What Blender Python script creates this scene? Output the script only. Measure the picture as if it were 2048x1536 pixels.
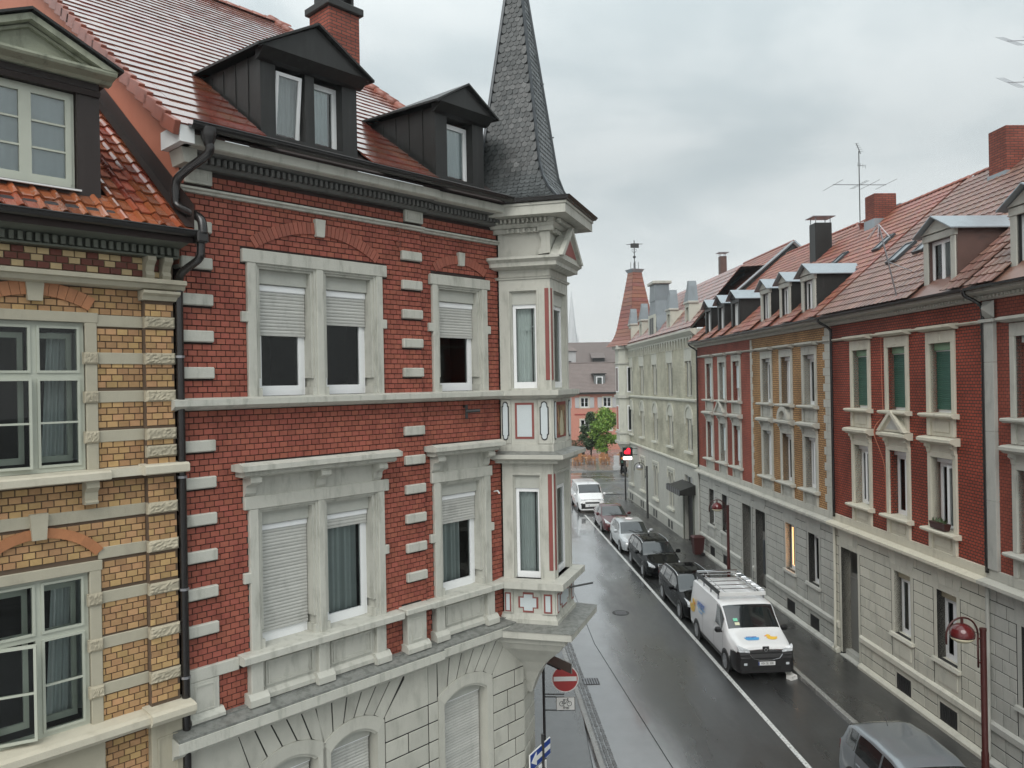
import bpy, bmesh, math, random
import numpy as np
from mathutils import Matrix, Vector, noise
random.seed(7)
for o in list(bpy.data.objects): bpy.data.objects.remove(o)
scene = bpy.context.scene
COL = scene.collection
rad = math.radians

# ------------------------------------------------------------------ camera
EYE = 9.2                                   # window height above the street
FPX = 1540.0                                # focal length in pixels of the 2048 px wide photograph
ROLL = rad(1.05)
cam_data = bpy.data.cameras.new('camera')
cam_data.sensor_width = 36.0
cam_data.lens = FPX / 2048 * 36
cam_data.clip_end = 3000
cam = bpy.data.objects.new('camera', cam_data)
COL.objects.link(cam)
cam.matrix_world = Matrix.Translation((0, 0, EYE)) @ Matrix.Rotation(rad(90), 4, 'X') @ Matrix.Rotation(-ROLL, 4, 'Z')
scene.camera = cam

# ------------------------------------------------------------------ sky, sun, exposure
SUN_EL, SUN_AZ = rad(45), rad(194)          # azimuth clockwise from +Y (the view direction)
world = bpy.data.worlds.new('World'); scene.world = world
world.use_nodes = True
wt = world.node_tree; wt.nodes.clear()
def wn(t, **k):
    n = wt.nodes.new(t)
    for a, b in k.items(): setattr(n, a, b)
    return n
def wmath(op, a, b=None):
    n = wn('ShaderNodeMath', operation=op)
    for i, v in enumerate((a, b)):
        if v is None: continue
        if isinstance(v, (int, float)): n.inputs[i].default_value = v
        else: wt.links.new(v, n.inputs[i])
    return n.outputs[0]
def wmix(f, a, b, bt='MIX'):
    n = wn('ShaderNodeMix', data_type='RGBA', blend_type=bt)
    for i, v in ((0, f), (6, a), (7, b)):
        if isinstance(v, (int, float)): n.inputs[i].default_value = v
        elif isinstance(v, tuple): n.inputs[i].default_value = (*v, 1)
        else: wt.links.new(v, n.inputs[i])
    return n.outputs[2]
sky = wn('ShaderNodeTexSky', sky_type='NISHITA', sun_disc=False)
sky.sun_elevation = SUN_EL; sky.sun_rotation = SUN_AZ; sky.air_density = 1.0; sky.dust_density = 3.0
tc = wn('ShaderNodeTexCoord'); sp = wn('ShaderNodeSeparateXYZ')
wt.links.new(tc.outputs['Generated'], sp.inputs[0])
zc = wmath('MAXIMUM', sp.outputs[2], 0.0)
den = wmath('ADD', zc, 0.22)
cb = wn('ShaderNodeCombineXYZ')
wt.links.new(wmath('DIVIDE', sp.outputs[0], den), cb.inputs[0])
wt.links.new(wmath('DIVIDE', sp.outputs[1], den), cb.inputs[1])
nz = wn('ShaderNodeTexNoise'); nz.inputs['Scale'].default_value = 1.5; nz.inputs['Detail'].default_value = 6; nz.inputs['Roughness'].default_value = .52
nz.inputs['Distortion'].default_value = .35
wt.links.new(cb.outputs[0], nz.inputs['Vector'])
mr = wn('ShaderNodeMapRange'); mr.interpolation_type = 'SMOOTHSTEP'
mr.inputs[1].default_value = .38; mr.inputs[2].default_value = .62
wt.links.new(nz.outputs['Fac'], mr.inputs[0])
cloud = wmix(mr.outputs[0], (4.0, 4.5, 4.62), (5.5, 5.85, 5.85))
hz = wn('ShaderNodeMapRange'); hz.interpolation_type = 'SMOOTHSTEP'
hz.inputs[1].default_value = .02; hz.inputs[2].default_value = .27; hz.inputs[3].default_value = .9; hz.inputs[4].default_value = 0
wt.links.new(sp.outputs[2], hz.inputs[0])
cloud = wmix(hz.outputs[0], cloud, (8.9, 9.15, 9.0))
# overcast sky: brighter towards the zenith, the same all round
zen = wn('ShaderNodeMapRange'); zen.inputs[1].default_value = .28; zen.inputs[2].default_value = 1; zen.inputs[3].default_value = 1; zen.inputs[4].default_value = 2.3
wt.links.new(zc, zen.inputs[0])
vm = wn('ShaderNodeVectorMath', operation='SCALE')
wt.links.new(cloud, vm.inputs[0]); wt.links.new(zen.outputs[0], vm.inputs['Scale'])
final = wmix(.93, sky.outputs[0], vm.outputs[0])
bg = wn('ShaderNodeBackground'); bg.inputs['Strength'].default_value = .1
wo = wn('ShaderNodeOutputWorld')
wt.links.new(final, bg.inputs['Color']); wt.links.new(bg.outputs[0], wo.inputs['Surface'])

sun_l = bpy.data.lights.new('sun', 'SUN'); sun_l.energy = 1.5; sun_l.angle = rad(42); sun_l.color = (1, .97, .93)
sun = bpy.data.objects.new('sun', sun_l); COL.objects.link(sun)
sun_dir = Vector((math.sin(SUN_AZ) * math.cos(SUN_EL), math.cos(SUN_AZ) * math.cos(SUN_EL), math.sin(SUN_EL)))
sun.rotation_euler = sun_dir.to_track_quat('Z', 'Y').to_euler()
sun.location = (0, -20, 40)
scene.render.engine = 'CYCLES'
scene.view_settings.view_transform = 'Standard'
scene.view_settings.look = 'None'
scene.view_settings.gamma = 1
scene.view_settings.exposure = .45
scene.cycles.max_bounces = 5; scene.cycles.diffuse_bounces = 3; scene.cycles.glossy_bounces = 3; scene.cycles.transmission_bounces = 2; scene.cycles.volume_bounces = 0
scene.cycles.transparent_max_bounces = 8

# ------------------------------------------------------------------ materials
MATS = {}
def M(name, col, rough=.6, var=.15, vs=4.0, tone=0.0, hue=0.0, dirt=0.0, dcol=(.05, .05, .045), ds=(1.6, 1.6, .5), bump=0.0, bs=40.0,
      metal=0.0, spec=.5, rvar=0.0, coat=0.0, lo=.5, hi=.72, obj=False):
    """painted / mineral surface: base colour with uneven tone, shaped stains, fine relief; 'tone' varies piece by piece"""
    m = bpy.data.materials.new(name); m.use_nodes = True; MATS[name] = m
    nt = m.node_tree; N = nt.nodes; L = nt.links; b = N['Principled BSDF']
    b.inputs['Roughness'].default_value = rough; b.inputs['Metallic'].default_value = metal
    b.inputs['Specular IOR Level'].default_value = spec; b.inputs['Coat Weight'].default_value = coat; b.inputs['Coat Roughness'].default_value = .09 if coat else .03; b.inputs['Coat IOR'].default_value = 1.45
    g = N.new('ShaderNodeTexCoord' if obj else 'ShaderNodeNewGeometry'); P = g.outputs['Object' if obj else 'Position']
    def mx(f, a, c, bt='MIX'):
        n = N.new('ShaderNodeMix'); n.data_type = 'RGBA'; n.blend_type = bt
        for i, v in ((0, f), (6, a), (7, c)):
            if isinstance(v, (int, float)): n.inputs[i].default_value = v
            elif isinstance(v, tuple): n.inputs[i].default_value = (*v, 1)
            else: L.new(v, n.inputs[i])
        return n.outputs[2]
    def nse(scale, vec=None, det=4):
        n = N.new('ShaderNodeTexNoise'); n.inputs['Scale'].default_value = scale; n.inputs['Detail'].default_value = det
        n.inputs['Roughness'].default_value = .62
        L.new(vec if vec is not None else P, n.inputs['Vector']); return n.outputs['Fac']
    c = (col[0], col[1], col[2])
    nv = nse(vs)
    out = mx(nv, tuple(x * (1 - var) for x in c), tuple(min(1, x * (1 + var)) for x in c))
    if tone:
        at = N.new('ShaderNodeAttribute'); at.attribute_name = 'tone'
        oi = N.new('ShaderNodeObjectInfo')
        ad = N.new('ShaderNodeMath'); ad.operation = 'ADD'; L.new(at.outputs['Fac'], ad.inputs[0]); L.new(oi.outputs['Random'], ad.inputs[1])
        fr = N.new('ShaderNodeMath'); fr.operation = 'FRACT'; L.new(ad.outputs[0], fr.inputs[0])
        hs = N.new('ShaderNodeHueSaturation')
        m1 = N.new('ShaderNodeMapRange'); m1.inputs[3].default_value = 1 - tone; m1.inputs[4].default_value = 1 + tone; L.new(fr.outputs[0], m1.inputs[0])
        L.new(m1.outputs[0], hs.inputs['Value'])
        if hue:
            f2 = N.new('ShaderNodeMath'); f2.operation = 'MULTIPLY'; f2.inputs[1].default_value = 7.13; L.new(fr.outputs[0], f2.inputs[0])
            f3 = N.new('ShaderNodeMath'); f3.operation = 'FRACT'; L.new(f2.outputs[0], f3.inputs[0])
            m2 = N.new('ShaderNodeMapRange'); m2.inputs[3].default_value = .5 - hue; m2.inputs[4].default_value = .5 + hue; L.new(f3.outputs[0], m2.inputs[0])
            L.new(m2.outputs[0], hs.inputs['Hue'])
        L.new(out, hs.inputs['Color']); out = hs.outputs[0]
    if dirt:
        vmu = N.new('ShaderNodeVectorMath'); vmu.operation = 'MULTIPLY'; vmu.inputs[1].default_value = ds; L.new(P, vmu.inputs[0])
        nd = nse(2.2, vmu.outputs[0], 7)
        r = N.new('ShaderNodeMapRange'); r.interpolation_type = 'SMOOTHSTEP'; r.inputs[1].default_value = lo; r.inputs[2].default_value = hi; r.inputs[4].default_value = dirt
        L.new(nd, r.inputs[0]); out = mx(r.outputs[0], out, dcol)
    L.new(out, b.inputs['Base Color'])
    if rvar:
        r = N.new('ShaderNodeMapRange'); r.inputs[1].default_value = .35; r.inputs[2].default_value = .65
        r.inputs[3].default_value = max(.02, rough - rvar); r.inputs[4].default_value = rough + rvar
        L.new(nse(vs * 2.1), r.inputs[0]); L.new(r.outputs[0], b.inputs['Roughness'])
    if bump:
        bn = N.new('ShaderNodeBump'); bn.inputs['Strength'].default_value = bump; bn.inputs['Distance'].default_value = .01
        L.new(nse(bs, None, 5), bn.inputs['Height']); L.new(bn.outputs[0], b.inputs['Normal'])
    return m
def M_glass(name, tint=(.75, .82, .8), refl=1.45):
    m = bpy.data.materials.new(name); m.use_nodes = True; MATS[name] = m
    nt = m.node_tree; N = nt.nodes; L = nt.links; N.clear()
    o = N.new('ShaderNodeOutputMaterial'); t = N.new('ShaderNodeBsdfTransparent'); t.inputs[0].default_value = (*tint, 1)
    gl = N.new('ShaderNodeBsdfGlossy'); gl.inputs['Roughness'].default_value = .015; gl.inputs['Color'].default_value = (.95, .97, .97, 1)
    lw = N.new('ShaderNodeFresnel'); lw.inputs['IOR'].default_value = refl
    g = N.new('ShaderNodeNewGeometry'); nz = N.new('ShaderNodeTexNoise'); nz.inputs['Scale'].default_value = 1.3; nz.inputs['Detail'].default_value = 1
    bp = N.new('ShaderNodeBump'); bp.inputs['Strength'].default_value = .05; bp.inputs['Distance'].default_value = .05
    L.new(g.outputs['Position'], nz.inputs['Vector']); L.new(nz.outputs[0], bp.inputs['Height']); L.new(bp.outputs[0], gl.inputs['Normal'])
    mx = N.new('ShaderNodeMixShader'); L.new(lw.outputs[0], mx.inputs[0]); L.new(t.outputs[0], mx.inputs[1]); L.new(gl.outputs[0], mx.inputs[2])
    L.new(mx.outputs[0], o.inputs[0]); return m
def M_brick(name, c1, c2, mortar=(.045, .036, .032), bw=.127, bh=.0775, joint=.0105, dirt=.4):
    """masonry too far off to tell the bricks apart: courses in the house's own coordinates"""
    m = bpy.data.materials.new(name); m.use_nodes = True; MATS[name] = m
    nt = m.node_tree; N = nt.nodes; L = nt.links; b = N['Principled BSDF']; b.inputs['Roughness'].default_value = .7; b.inputs['Specular IOR Level'].default_value = .22
    t = N.new('ShaderNodeTexCoord'); s = N.new('ShaderNodeSeparateXYZ'); c = N.new('ShaderNodeCombineXYZ'); L.new(t.outputs['Object'], s.inputs[0])
    ad = N.new('ShaderNodeMath'); ad.operation = 'ADD'; L.new(s.outputs[0], ad.inputs[0]); L.new(s.outputs[1], ad.inputs[1])
    L.new(ad.outputs[0], c.inputs[0]); L.new(s.outputs[2], c.inputs[1])
    k = N.new('ShaderNodeTexBrick'); L.new(c.outputs[0], k.inputs['Vector'])
    k.inputs['Scale'].default_value = 1; k.inputs['Brick Width'].default_value = bw; k.inputs['Row Height'].default_value = bh
    k.inputs['Mortar Size'].default_value = joint; k.inputs['Mortar Smooth'].default_value = .1; k.inputs['Bias'].default_value = 0
    k.inputs['Color1'].default_value = (*c1, 1); k.inputs['Color2'].default_value = (*c2, 1); k.inputs['Mortar'].default_value = (*mortar, 1)
    nz = N.new('ShaderNodeTexNoise'); nz.inputs['Scale'].default_value = .7; nz.inputs['Detail'].default_value = 6; L.new(t.outputs['Object'], nz.inputs['Vector'])
    r = N.new('ShaderNodeMapRange'); r.inputs[1].default_value = .3; r.inputs[2].default_value = .7; r.inputs[3].default_value = 1 - dirt; r.inputs[4].default_value = 1.12; L.new(nz.outputs[0], r.inputs[0])
    v = N.new('ShaderNodeVectorMath'); v.operation = 'SCALE'; L.new(k.outputs['Color'], v.inputs[0]); L.new(r.outputs[0], v.inputs['Scale'])
    L.new(v.outputs[0], b.inputs['Base Color'])
    bp = N.new('ShaderNodeBump'); bp.inputs['Strength'].default_value = .6; bp.inputs['Distance'].default_value = .008; bp.invert = True
    L.new(k.outputs['Fac'], bp.inputs['Height']); L.new(bp.outputs[0], b.inputs['Normal']); return m
def M_emit(name, col, s):
    m = bpy.data.materials.new(name); m.use_nodes = True; MATS[name] = m
    b = m.node_tree.nodes['Principled BSDF']; b.inputs['Base Color'].default_value = (*col, 1)
    b.inputs['Emission Color'].default_value = (*col, 1); b.inputs['Emission Strength'].default_value = s; return m

M('trim', (.475, .472, .42), .68, .12, 4, spec=.3, dirt=.62, dcol=(.23, .23, .195), ds=(3.2, 3.2, .8), lo=.47, hi=.74, bump=.35, bs=45)
M('trim_gf', (.455, .45, .395), .62, .12, 3, tone=.08, dirt=.45, dcol=(.25, .245, .21), bump=.25, bs=90)
M('ledge_stone', (.20, .205, .19), .5, .35, 9, dirt=.6, dcol=(.09, .095, .085), ds=(5, 5, 5), lo=.45, hi=.62, bump=.5, bs=50)
M('grey_stone', (.42, .42, .385), .6, .12, 3, tone=.05, dirt=.4, dcol=(.17, .17, .155), bump=.25, bs=70)
M('grey_trim', (.45, .445, .395), .6, .12, 3, dirt=.45, dcol=(.19, .19, .17), bump=.2, bs=70)
M('cream_trim', (.58, .55, .45), .6, .08, 3, dirt=.4, dcol=(.3, .28, .22), bump=.2, bs=70)
M('cream_gf', (.56, .545, .465), .62, .1, 2.5, tone=.08, dirt=.4, dcol=(.3, .3, .26), bump=.2, bs=70)
M('sandstone', (.40, .37, .285), .7, .12, 5, dirt=.35, dcol=(.24, .22, .17), bump=.35, bs=80)
M('sandstone_rough', (.39, .35, .26), .75, .3, 14, tone=.1, bump=1.0, bs=34)
M('sill_stone', (.52, .485, .39), .6, .12, 6, dirt=.4, dcol=(.3, .27, .2), bump=.35, bs=60)
M('dark_joint', (.022, .022, .02), .8)
M('mortar', (.03, .018, .016), .85)
M('mortar_yellow', (.11, .075, .05), .85)
M('brick_red', (.305, .097, .068), .68, .22, 14, spec=.22, tone=.14, hue=.004, bump=.35, bs=130, rvar=.1, dirt=.45, dcol=(.12, .03, .025), ds=(1.1, 1.1, .45))
M('brick_orange', (.30, .092, .06), .65, .15, 14, tone=.12, bump=.3, bs=130)
M('brick_yellow', (.42, .262, .128), .68, .2, 14, spec=.22, tone=.2, hue=.012, bump=.35, bs=130, dirt=.3, dcol=(.28, .14, .07), ds=(.9, .9, .6))
M('brick_brown', (.40, .17, .075), .5, .2, 12, tone=.1, bump=.3, bs=120)
M('brick_dark', (.17, .052, .036), .65, .2, 14, tone=.15, bump=.3, bs=120)
M('brick_pale', (.55, .41, .22), .55, .15, 14, tone=.12, bump=.3, bs=120)
M('tile_red', (.20, .064, .042), .2, .28, 6, tone=.25, hue=.012, coat=1.0, dirt=.35, dcol=(.12, .05, .04), ds=(1.2, 1.2, 1.2))
M('tile_orange', (.26, .066, .03), .2, .25, 9, tone=.35, hue=.012, bump=.1, bs=60, coat=1.0, dirt=.5, dcol=(.30, .24, .20), ds=(5, 5, 3), lo=.56, hi=.68)
M('tile_far', (.235, .083, .054), .36, .28, 4, coat=.2, tone=.22, hue=.012, bump=.12, bs=60, dirt=.5, dcol=(.16, .095, .08), ds=(.8, .8, .8))
M('tile_grey', (.19, .10, .076), .36, .3, 4, coat=.2, tone=.25, hue=.01, bump=.12, bs=60, dirt=.5, dcol=(.13, .1, .085), ds=(.8, .8, .8))
M('under_tile', (.03, .02, .018), .9)
M('ridge_tile', (.25, .082, .055), .35, .25, 6, tone=.15)
M('slate', (.038, .042, .042), .32, .3, 5, tone=.25, bump=.2, bs=60, rvar=.1)
M('lead', (.055, .062, .068), .35, .2, 3, metal=.3, bump=.1, bs=20)
M('zinc', (.34, .38, .41), .3, .15, 2, metal=.55, dirt=.3, dcol=(.16, .18, .19), bump=.08, bs=9)
M('dark_zinc', (.019, .019, .018), .42, .3, 3, spec=.35, dirt=.5, dcol=(.04, .041, .039), ds=(4, 4, .5), bump=.3, bs=5)
M('brown_metal', (.028, .02, .018), .42, .2, 3, spec=.35, dirt=.3, dcol=(.05, .038, .035), ds=(4, 4, .4), bump=.15, bs=8)
M('rust_metal', (.10, .055, .045), .5, .3, 3, dirt=.6, dcol=(.05, .03, .028), ds=(1, 1, 2), bump=.2, bs=8)
M('gutter_metal', (.012, .010, .0095), .25, .2, 5, spec=.6)
M('iron', (.03, .03, .03), .5)
M('steel', (.35, .35, .37), .35, .1, 6, metal=.8)
M('terracotta', (.46, .165, .10), .7, .1, 2, dirt=.4, dcol=(.32, .09, .05), ds=(.8, .8, .6), bump=.25, bs=90)
M('white_board', (.66, .67, .66), .5, .08, 4)
M('pvc', (.78, .79, .79), .3, .03, 5)
M('shutter', (.46, .46, .43), .45, .1, 3, tone=.07, dirt=.4, dcol=(.24, .24, .22), ds=(2, 2, 1))
M('shutter_green', (.035, .11, .08), .5, .2, 4, tone=.08)
M('shutter_box', (.44, .445, .40), .6, .1, 4, dirt=.3, dcol=(.25, .25, .22))
M('shutter_box_green', (.24, .40, .25), .5, .1, 4)
M('beige_panel', (.44, .40, .28), .6, .1, 4)
M('sash_green', (.43, .45, .38), .4, .08, 5)
M('pediment_green', (.31, .325, .245), .6, .25, 5, dirt=.75, dcol=(.12, .13, .095), ds=(3, 3, 1), bump=.3, bs=60)
M('dark_green_trim', (.12, .13, .105), .6, .3, 5, dirt=.5, dcol=(.06, .06, .05))
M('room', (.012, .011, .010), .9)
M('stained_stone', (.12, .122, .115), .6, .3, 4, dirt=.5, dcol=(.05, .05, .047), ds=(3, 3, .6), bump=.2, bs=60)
M('room_pale', (.16, .17, .17), .9)
M('curtain', (.42, .45, .44), .85, .1, 4)
M('curtain_pale', (.60, .64, .62), .85, .06, 4)
M('blind', (.72, .79, .80), .7, .05, 4)
M('red_paint', (.24, .065, .055), .5, .2, 6, dirt=.3, dcol=(.12, .05, .05))
M('panel_blue', (.52, .57, .58), .6, .06, 4)
M('fresco', (.34, .22, .12), .7, .7, 5, dirt=.8, dcol=(.08, .055, .035), ds=(6, 6, 3), lo=.4, hi=.6)
M('door_grey', (.20, .20, .185), .5, .1, 3)
M('door_dark', (.035, .035, .035), .45)
M('plastic_black', (.012, .012, .013), .4)
M('wood', (.55, .31, .15), .55, .2, 8, tone=.15)
M('bark', (.075, .055, .04), .85, .3, 10)
M('leaf_bright', (.17, .28, .045), .5, .3, 3, tone=.35, hue=.02)
M('leaf_dark', (.05, .085, .035), .55, .3, 3, tone=.35, hue=.02)
M('pink_plaster', (.50, .22, .165), .7, .08, 1.5, dirt=.3, dcol=(.42, .16, .12))
M('far_roof', (.155, .125, .115), .55, .25, 1.2, tone=.2, dirt=.4, dcol=(.10, .085, .08), bump=.3, bs=6)
M('church_stone_hazed', (.62, .63, .64), .7, .12, .05)  # stone lightened: part of the rain haze is in this colour
M('far_stone', (.42, .42, .42), .7, .15, .8)
M('cream_brick_trim', (.50, .50, .43), .62, .1, 2, dirt=.4, dcol=(.27, .27, .24), bump=.2, bs=40)
M('cream_roughcast', (.43, .43, .385), .7, .12, 1.5, dirt=.4, dcol=(.24, .24, .22), bump=.3, bs=30)
M('lamp_red', (.10, .012, .013), .12, .1, 5, coat=.5)
M('pole_red', (.055, .012, .010), .4, .3, 9, dirt=.2, dcol=(.3, .28, .26), ds=(14, 14, 14), lo=.66, hi=.7)
M('lamp_glass', (.55, .50, .36), .25, .1, 5)
M('sign_white', (.75, .75, .72), .35, .04, 6)
M('sign_red', (.36, .03, .03), .35, .1, 6)
M('sign_blue', (.012, .05, .26), .35, .08, 6)
M('sign_grey', (.22, .22, .20), .5, .1, 6)
M('black_print', (.01, .01, .01), .5)
M('bin_red', (.05, .013, .012), .45, .1, 5)
M_emit('heart_light', (1.0, .012, .03), 1.6)
M_emit('white_light', (1.0, .95, .95), .9)
M_emit('warm_window', (1.0, .56, .25), 3.2)
M_glass('glass', (.85, .9, .89), refl=1.42); M_glass('glass_sky', (.92, .95, .95), refl=2.1)
M('under_slate', (.026, .028, .028), .6)
M('lead_blue', (.17, .195, .21), .4, .2, 2, metal=.2, dirt=.3, dcol=(.1, .11, .12))
M_brick('far_brick_red', (.42, .088, .05), (.33, .066, .04))
M_brick('far_brick_rust', (.37, .10, .066), (.31, .08, .055), joint=.006)
M_brick('far_brick_ochre', (.56, .33, .145), (.46, .25, .11), mortar=(.10, .07, .045))
M_brick('far_brick_cream', (.57, .55, .43), (.50, .48, .37), mortar=(.34, .33, .26), bw=.26)
M_brick('chimney_brick', (.34, .10, .065), (.24, .065, .045), mortar=(.07, .05, .045), bw=.25)

# ------------------------------------------------------------------ mesh helpers
class MB:
    """collects faces in a local frame; obj() links them as one mesh object"""
    def __init__(s, fr=None): s.v = []; s.f = []; s.t = []; s.fr = fr
    def add(s, vs, fs, tone=0.0):
        b = len(s.v)
        if s.fr is not None: vs = [tuple(s.fr @ Vector(p)) for p in vs]
        s.v.extend(vs); s.f.extend([tuple(i + b for i in f) for f in fs]); s.t.extend([tone] * len(fs)); return s
    def quad(s, a, b, c, d, tone=0.0): return s.add([a, b, c, d], [(0, 1, 2, 3)], tone)
    def box(s, x0, x1, y0, y1, z0, z1, tone=0.0):
        return s.add([(x0, y0, z0), (x1, y0, z0), (x1, y1, z0), (x0, y1, z0), (x0, y0, z1), (x1, y0, z1), (x1, y1, z1), (x0, y1, z1)],
              [(0, 3, 2, 1), (4, 5, 6, 7), (0, 1, 5, 4), (1, 2, 6, 5), (2, 3, 7, 6), (3, 0, 4, 7)], tone)
    def cbox(s, x0, x1, y0, y1, z0, z1, b=.008, tone=0.0):
        b = min(b, (x1 - x0) * .3, (y1 - y0) * .3, (z1 - z0) * .3)
        X = (x0, x1); Y = (y0, y1); Z = (z0, z1); vs = []; ix = {}
        for i in (0, 1):
            for j in (0, 1):
                for k in (0, 1):
                    sx, sy, sz = (1 - 2 * i) * b, (1 - 2 * j) * b, (1 - 2 * k) * b
                    for a, p in enumerate(((X[i], Y[j] + sy, Z[k] + sz), (X[i] + sx, Y[j], Z[k] + sz), (X[i] + sx, Y[j] + sy, Z[k]))):
                        ix[i, j, k, a] = len(vs); vs.append(p)
        fs = []
        def face(l): fs.append(tuple(l))
        for i in (0, 1):
            q = [ix[i, 0, 0, 0], ix[i, 1, 0, 0], ix[i, 1, 1, 0], ix[i, 0, 1, 0]]; face(q if i else q[::-1])
            q = [ix[0, i, 0, 1], ix[1, i, 0, 1], ix[1, i, 1, 1], ix[0, i, 1, 1]]; face(q if not i else q[::-1])
            q = [ix[0, 0, i, 2], ix[1, 0, i, 2], ix[1, 1, i, 2], ix[0, 1, i, 2]]; face(q if i else q[::-1])
        for i in (0, 1):
            for j in (0, 1):
                p = (i + j) % 2
                q = [ix[i, j, 0, 0], ix[i, j, 0, 1], ix[i, j, 1, 1], ix[i, j, 1, 0]]; face(q[::-1] if p else q)
                q = [ix[i, 0, j, 0], ix[i, 0, j, 2], ix[i, 1, j, 2], ix[i, 1, j, 0]]; face(q if p else q[::-1])
                q = [ix[0, i, j, 1], ix[0, i, j, 2], ix[1, i, j, 2], ix[1, i, j, 1]]; face(q[::-1] if p else q)
                for k in (0, 1):
                    t = [ix[i, j, k, 0], ix[i, j, k, 1], ix[i, j, k, 2]]; face(t if (i + j + k) % 2 else t[::-1])
        return s.add(vs, fs, tone)
    def sweep(s, prof, x0, x1, tone=0.0):
        """closed (y,z) profile extruded along x"""
        n = len(prof); vs = [(x0, y, z) for y, z in prof] + [(x1, y, z) for y, z in prof]
        fs = [(i, (i + 1) % n, n + (i + 1) % n, n + i) for i in range(n)] + [tuple(range(n))[::-1], tuple(range(n, 2 * n))]
        return s.add(vs, fs, tone)
    def prism(s, pts, y0, y1, tone=0.0):
        """(x,z) outline extruded along y"""
        n = len(pts); vs = [(x, y0, z) for x, z in pts] + [(x, y1, z) for x, z in pts]
        fs = [(i, (i + 1) % n, n + (i + 1) % n, n + i) for i in range(n)] + [tuple(range(n))[::-1], tuple(range(n, 2 * n))]
        return s.add(vs, fs, tone)
    def slab(s, pts, z0, z1, tone=0.0, pts2=None):
        n = len(pts); q = pts2 or pts
        vs = [(x, y, z0) for x, y in pts] + [(x, y, z1) for x, y in q]
        fs = [(i, (i + 1) % n, n + (i + 1) % n, n + i) for i in range(n)] + [tuple(range(n))[::-1], tuple(range(n, 2 * n))]
        return s.add(vs, fs, tone)
    def tube(s, path, r, n=8, cap=True):
        path = [Vector(p) for p in path]; rs = r if isinstance(r, (list, tuple)) else [r] * len(path); vs = []; fs = []
        ref = None
        for i, p in enumerate(path):
            d = (path[min(i + 1, len(path) - 1)] - path[max(i - 1, 0)]).normalized()
            if ref is None: ref = Vector((0, 0, 1)) if abs(d.z) < .9 else Vector((1, 0, 0))
            a = d.cross(ref).normalized(); b = d.cross(a); ref = -b if False else a.cross(d)
            for k in range(n):
                th = 2 * math.pi * k / n; vs.append(tuple(p + (a * math.cos(th) + b * math.sin(th)) * rs[i]))
        for i in range(len(path) - 1):
            for k in range(n):
                k2 = (k + 1) % n; fs.append((i * n + k, i * n + k2, (i + 1) * n + k2, (i + 1) * n + k))
        if cap: fs += [tuple(range(n))[::-1], tuple(range((len(path) - 1) * n, len(path) * n))]
        return s.add(vs, fs)
    def lathe(s, prof, n=20, c=(0, 0, 0)):
        vs = []; fs = []
        for r, z in prof:
            for k in range(n):
                th = 2 * math.pi * k / n; vs.append((c[0] + r * math.cos(th), c[1] + r * math.sin(th), c[2] + z))
        for i in range(len(prof) - 1):
            for k in range(n):
                k2 = (k + 1) % n; fs.append((i * n + k, i * n + k2, (i + 1) * n + k2, (i + 1) * n + k))
        fs += [tuple(range(n))[::-1], tuple(range((len(prof) - 1) * n, len(prof) * n))]
        return s.add(vs, fs)
    def mesh(s, name, mat, smooth=False, fix=True, tone=False):
        me = bpy.data.meshes.new(name); me.from_pydata(s.v, [], s.f)
        if fix:
            bm = bmesh.new(); bm.from_mesh(me); bmesh.ops.recalc_face_normals(bm, faces=bm.faces); bm.to_mesh(me); bm.free()
        if tone:
            a = me.attributes.new('tone', 'FLOAT', 'FACE'); a.data.foreach_set('value', s.t)
        me.materials.append(MATS[mat])
        if smooth:
            me.shade_smooth() if smooth is True else (me.shade_smooth(), me.set_sharp_from_angle(angle=rad(smooth)))
        return me
    def obj(s, name, mat, parent=None, smooth=False, kind=None, label=None, fix=True, tone=False):
        return link(name, s.mesh(name, mat, smooth, fix, tone), parent, kind, label)
def link(name, me, parent=None, kind=None, label=None, mw=None):
    o = bpy.data.objects.new(name, me); COL.objects.link(o)
    if parent: o.parent = parent
    if mw is not None: o.matrix_basis = mw
    if kind: o['kind'] = kind
    if label: o['label'] = label
    return o
def tag(o, label, cat, group=None):
    o['label'] = label; o['category'] = cat
    if group: o['group'] = group
    return o
def thing(name, label, cat, loc=(0, 0, 0), rz=0.0, group=None):
    o = bpy.data.objects.new(name, None); COL.objects.link(o); o.empty_display_size = .3
    o.matrix_basis = Matrix.Translation(loc) @ Matrix.Rotation(rz, 4, 'Z')
    return tag(o, label, cat, group)
def box(name, mat, parent, *a, b=None, **k):
    m = MB(k.pop('fr', None))
    (m.cbox(*a, b) if b else m.box(*a)); return m.obj(name, mat, parent, fix=False, **k)
def mw_of(o):
    m = o.matrix_basis.copy(); p = o.parent
    while p: m = p.matrix_basis @ m; p = p.parent
    return m
def project(p):
    """photo pixel and depth of a world point"""
    U, D, V = p[0], p[1], EYE - p[2]
    if D < .1: return None
    u, v = U / D * FPX, V / D * FPX
    return 1024 + u * math.cos(ROLL) + v * math.sin(ROLL), 768 - u * math.sin(ROLL) + v * math.cos(ROLL), D
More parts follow.
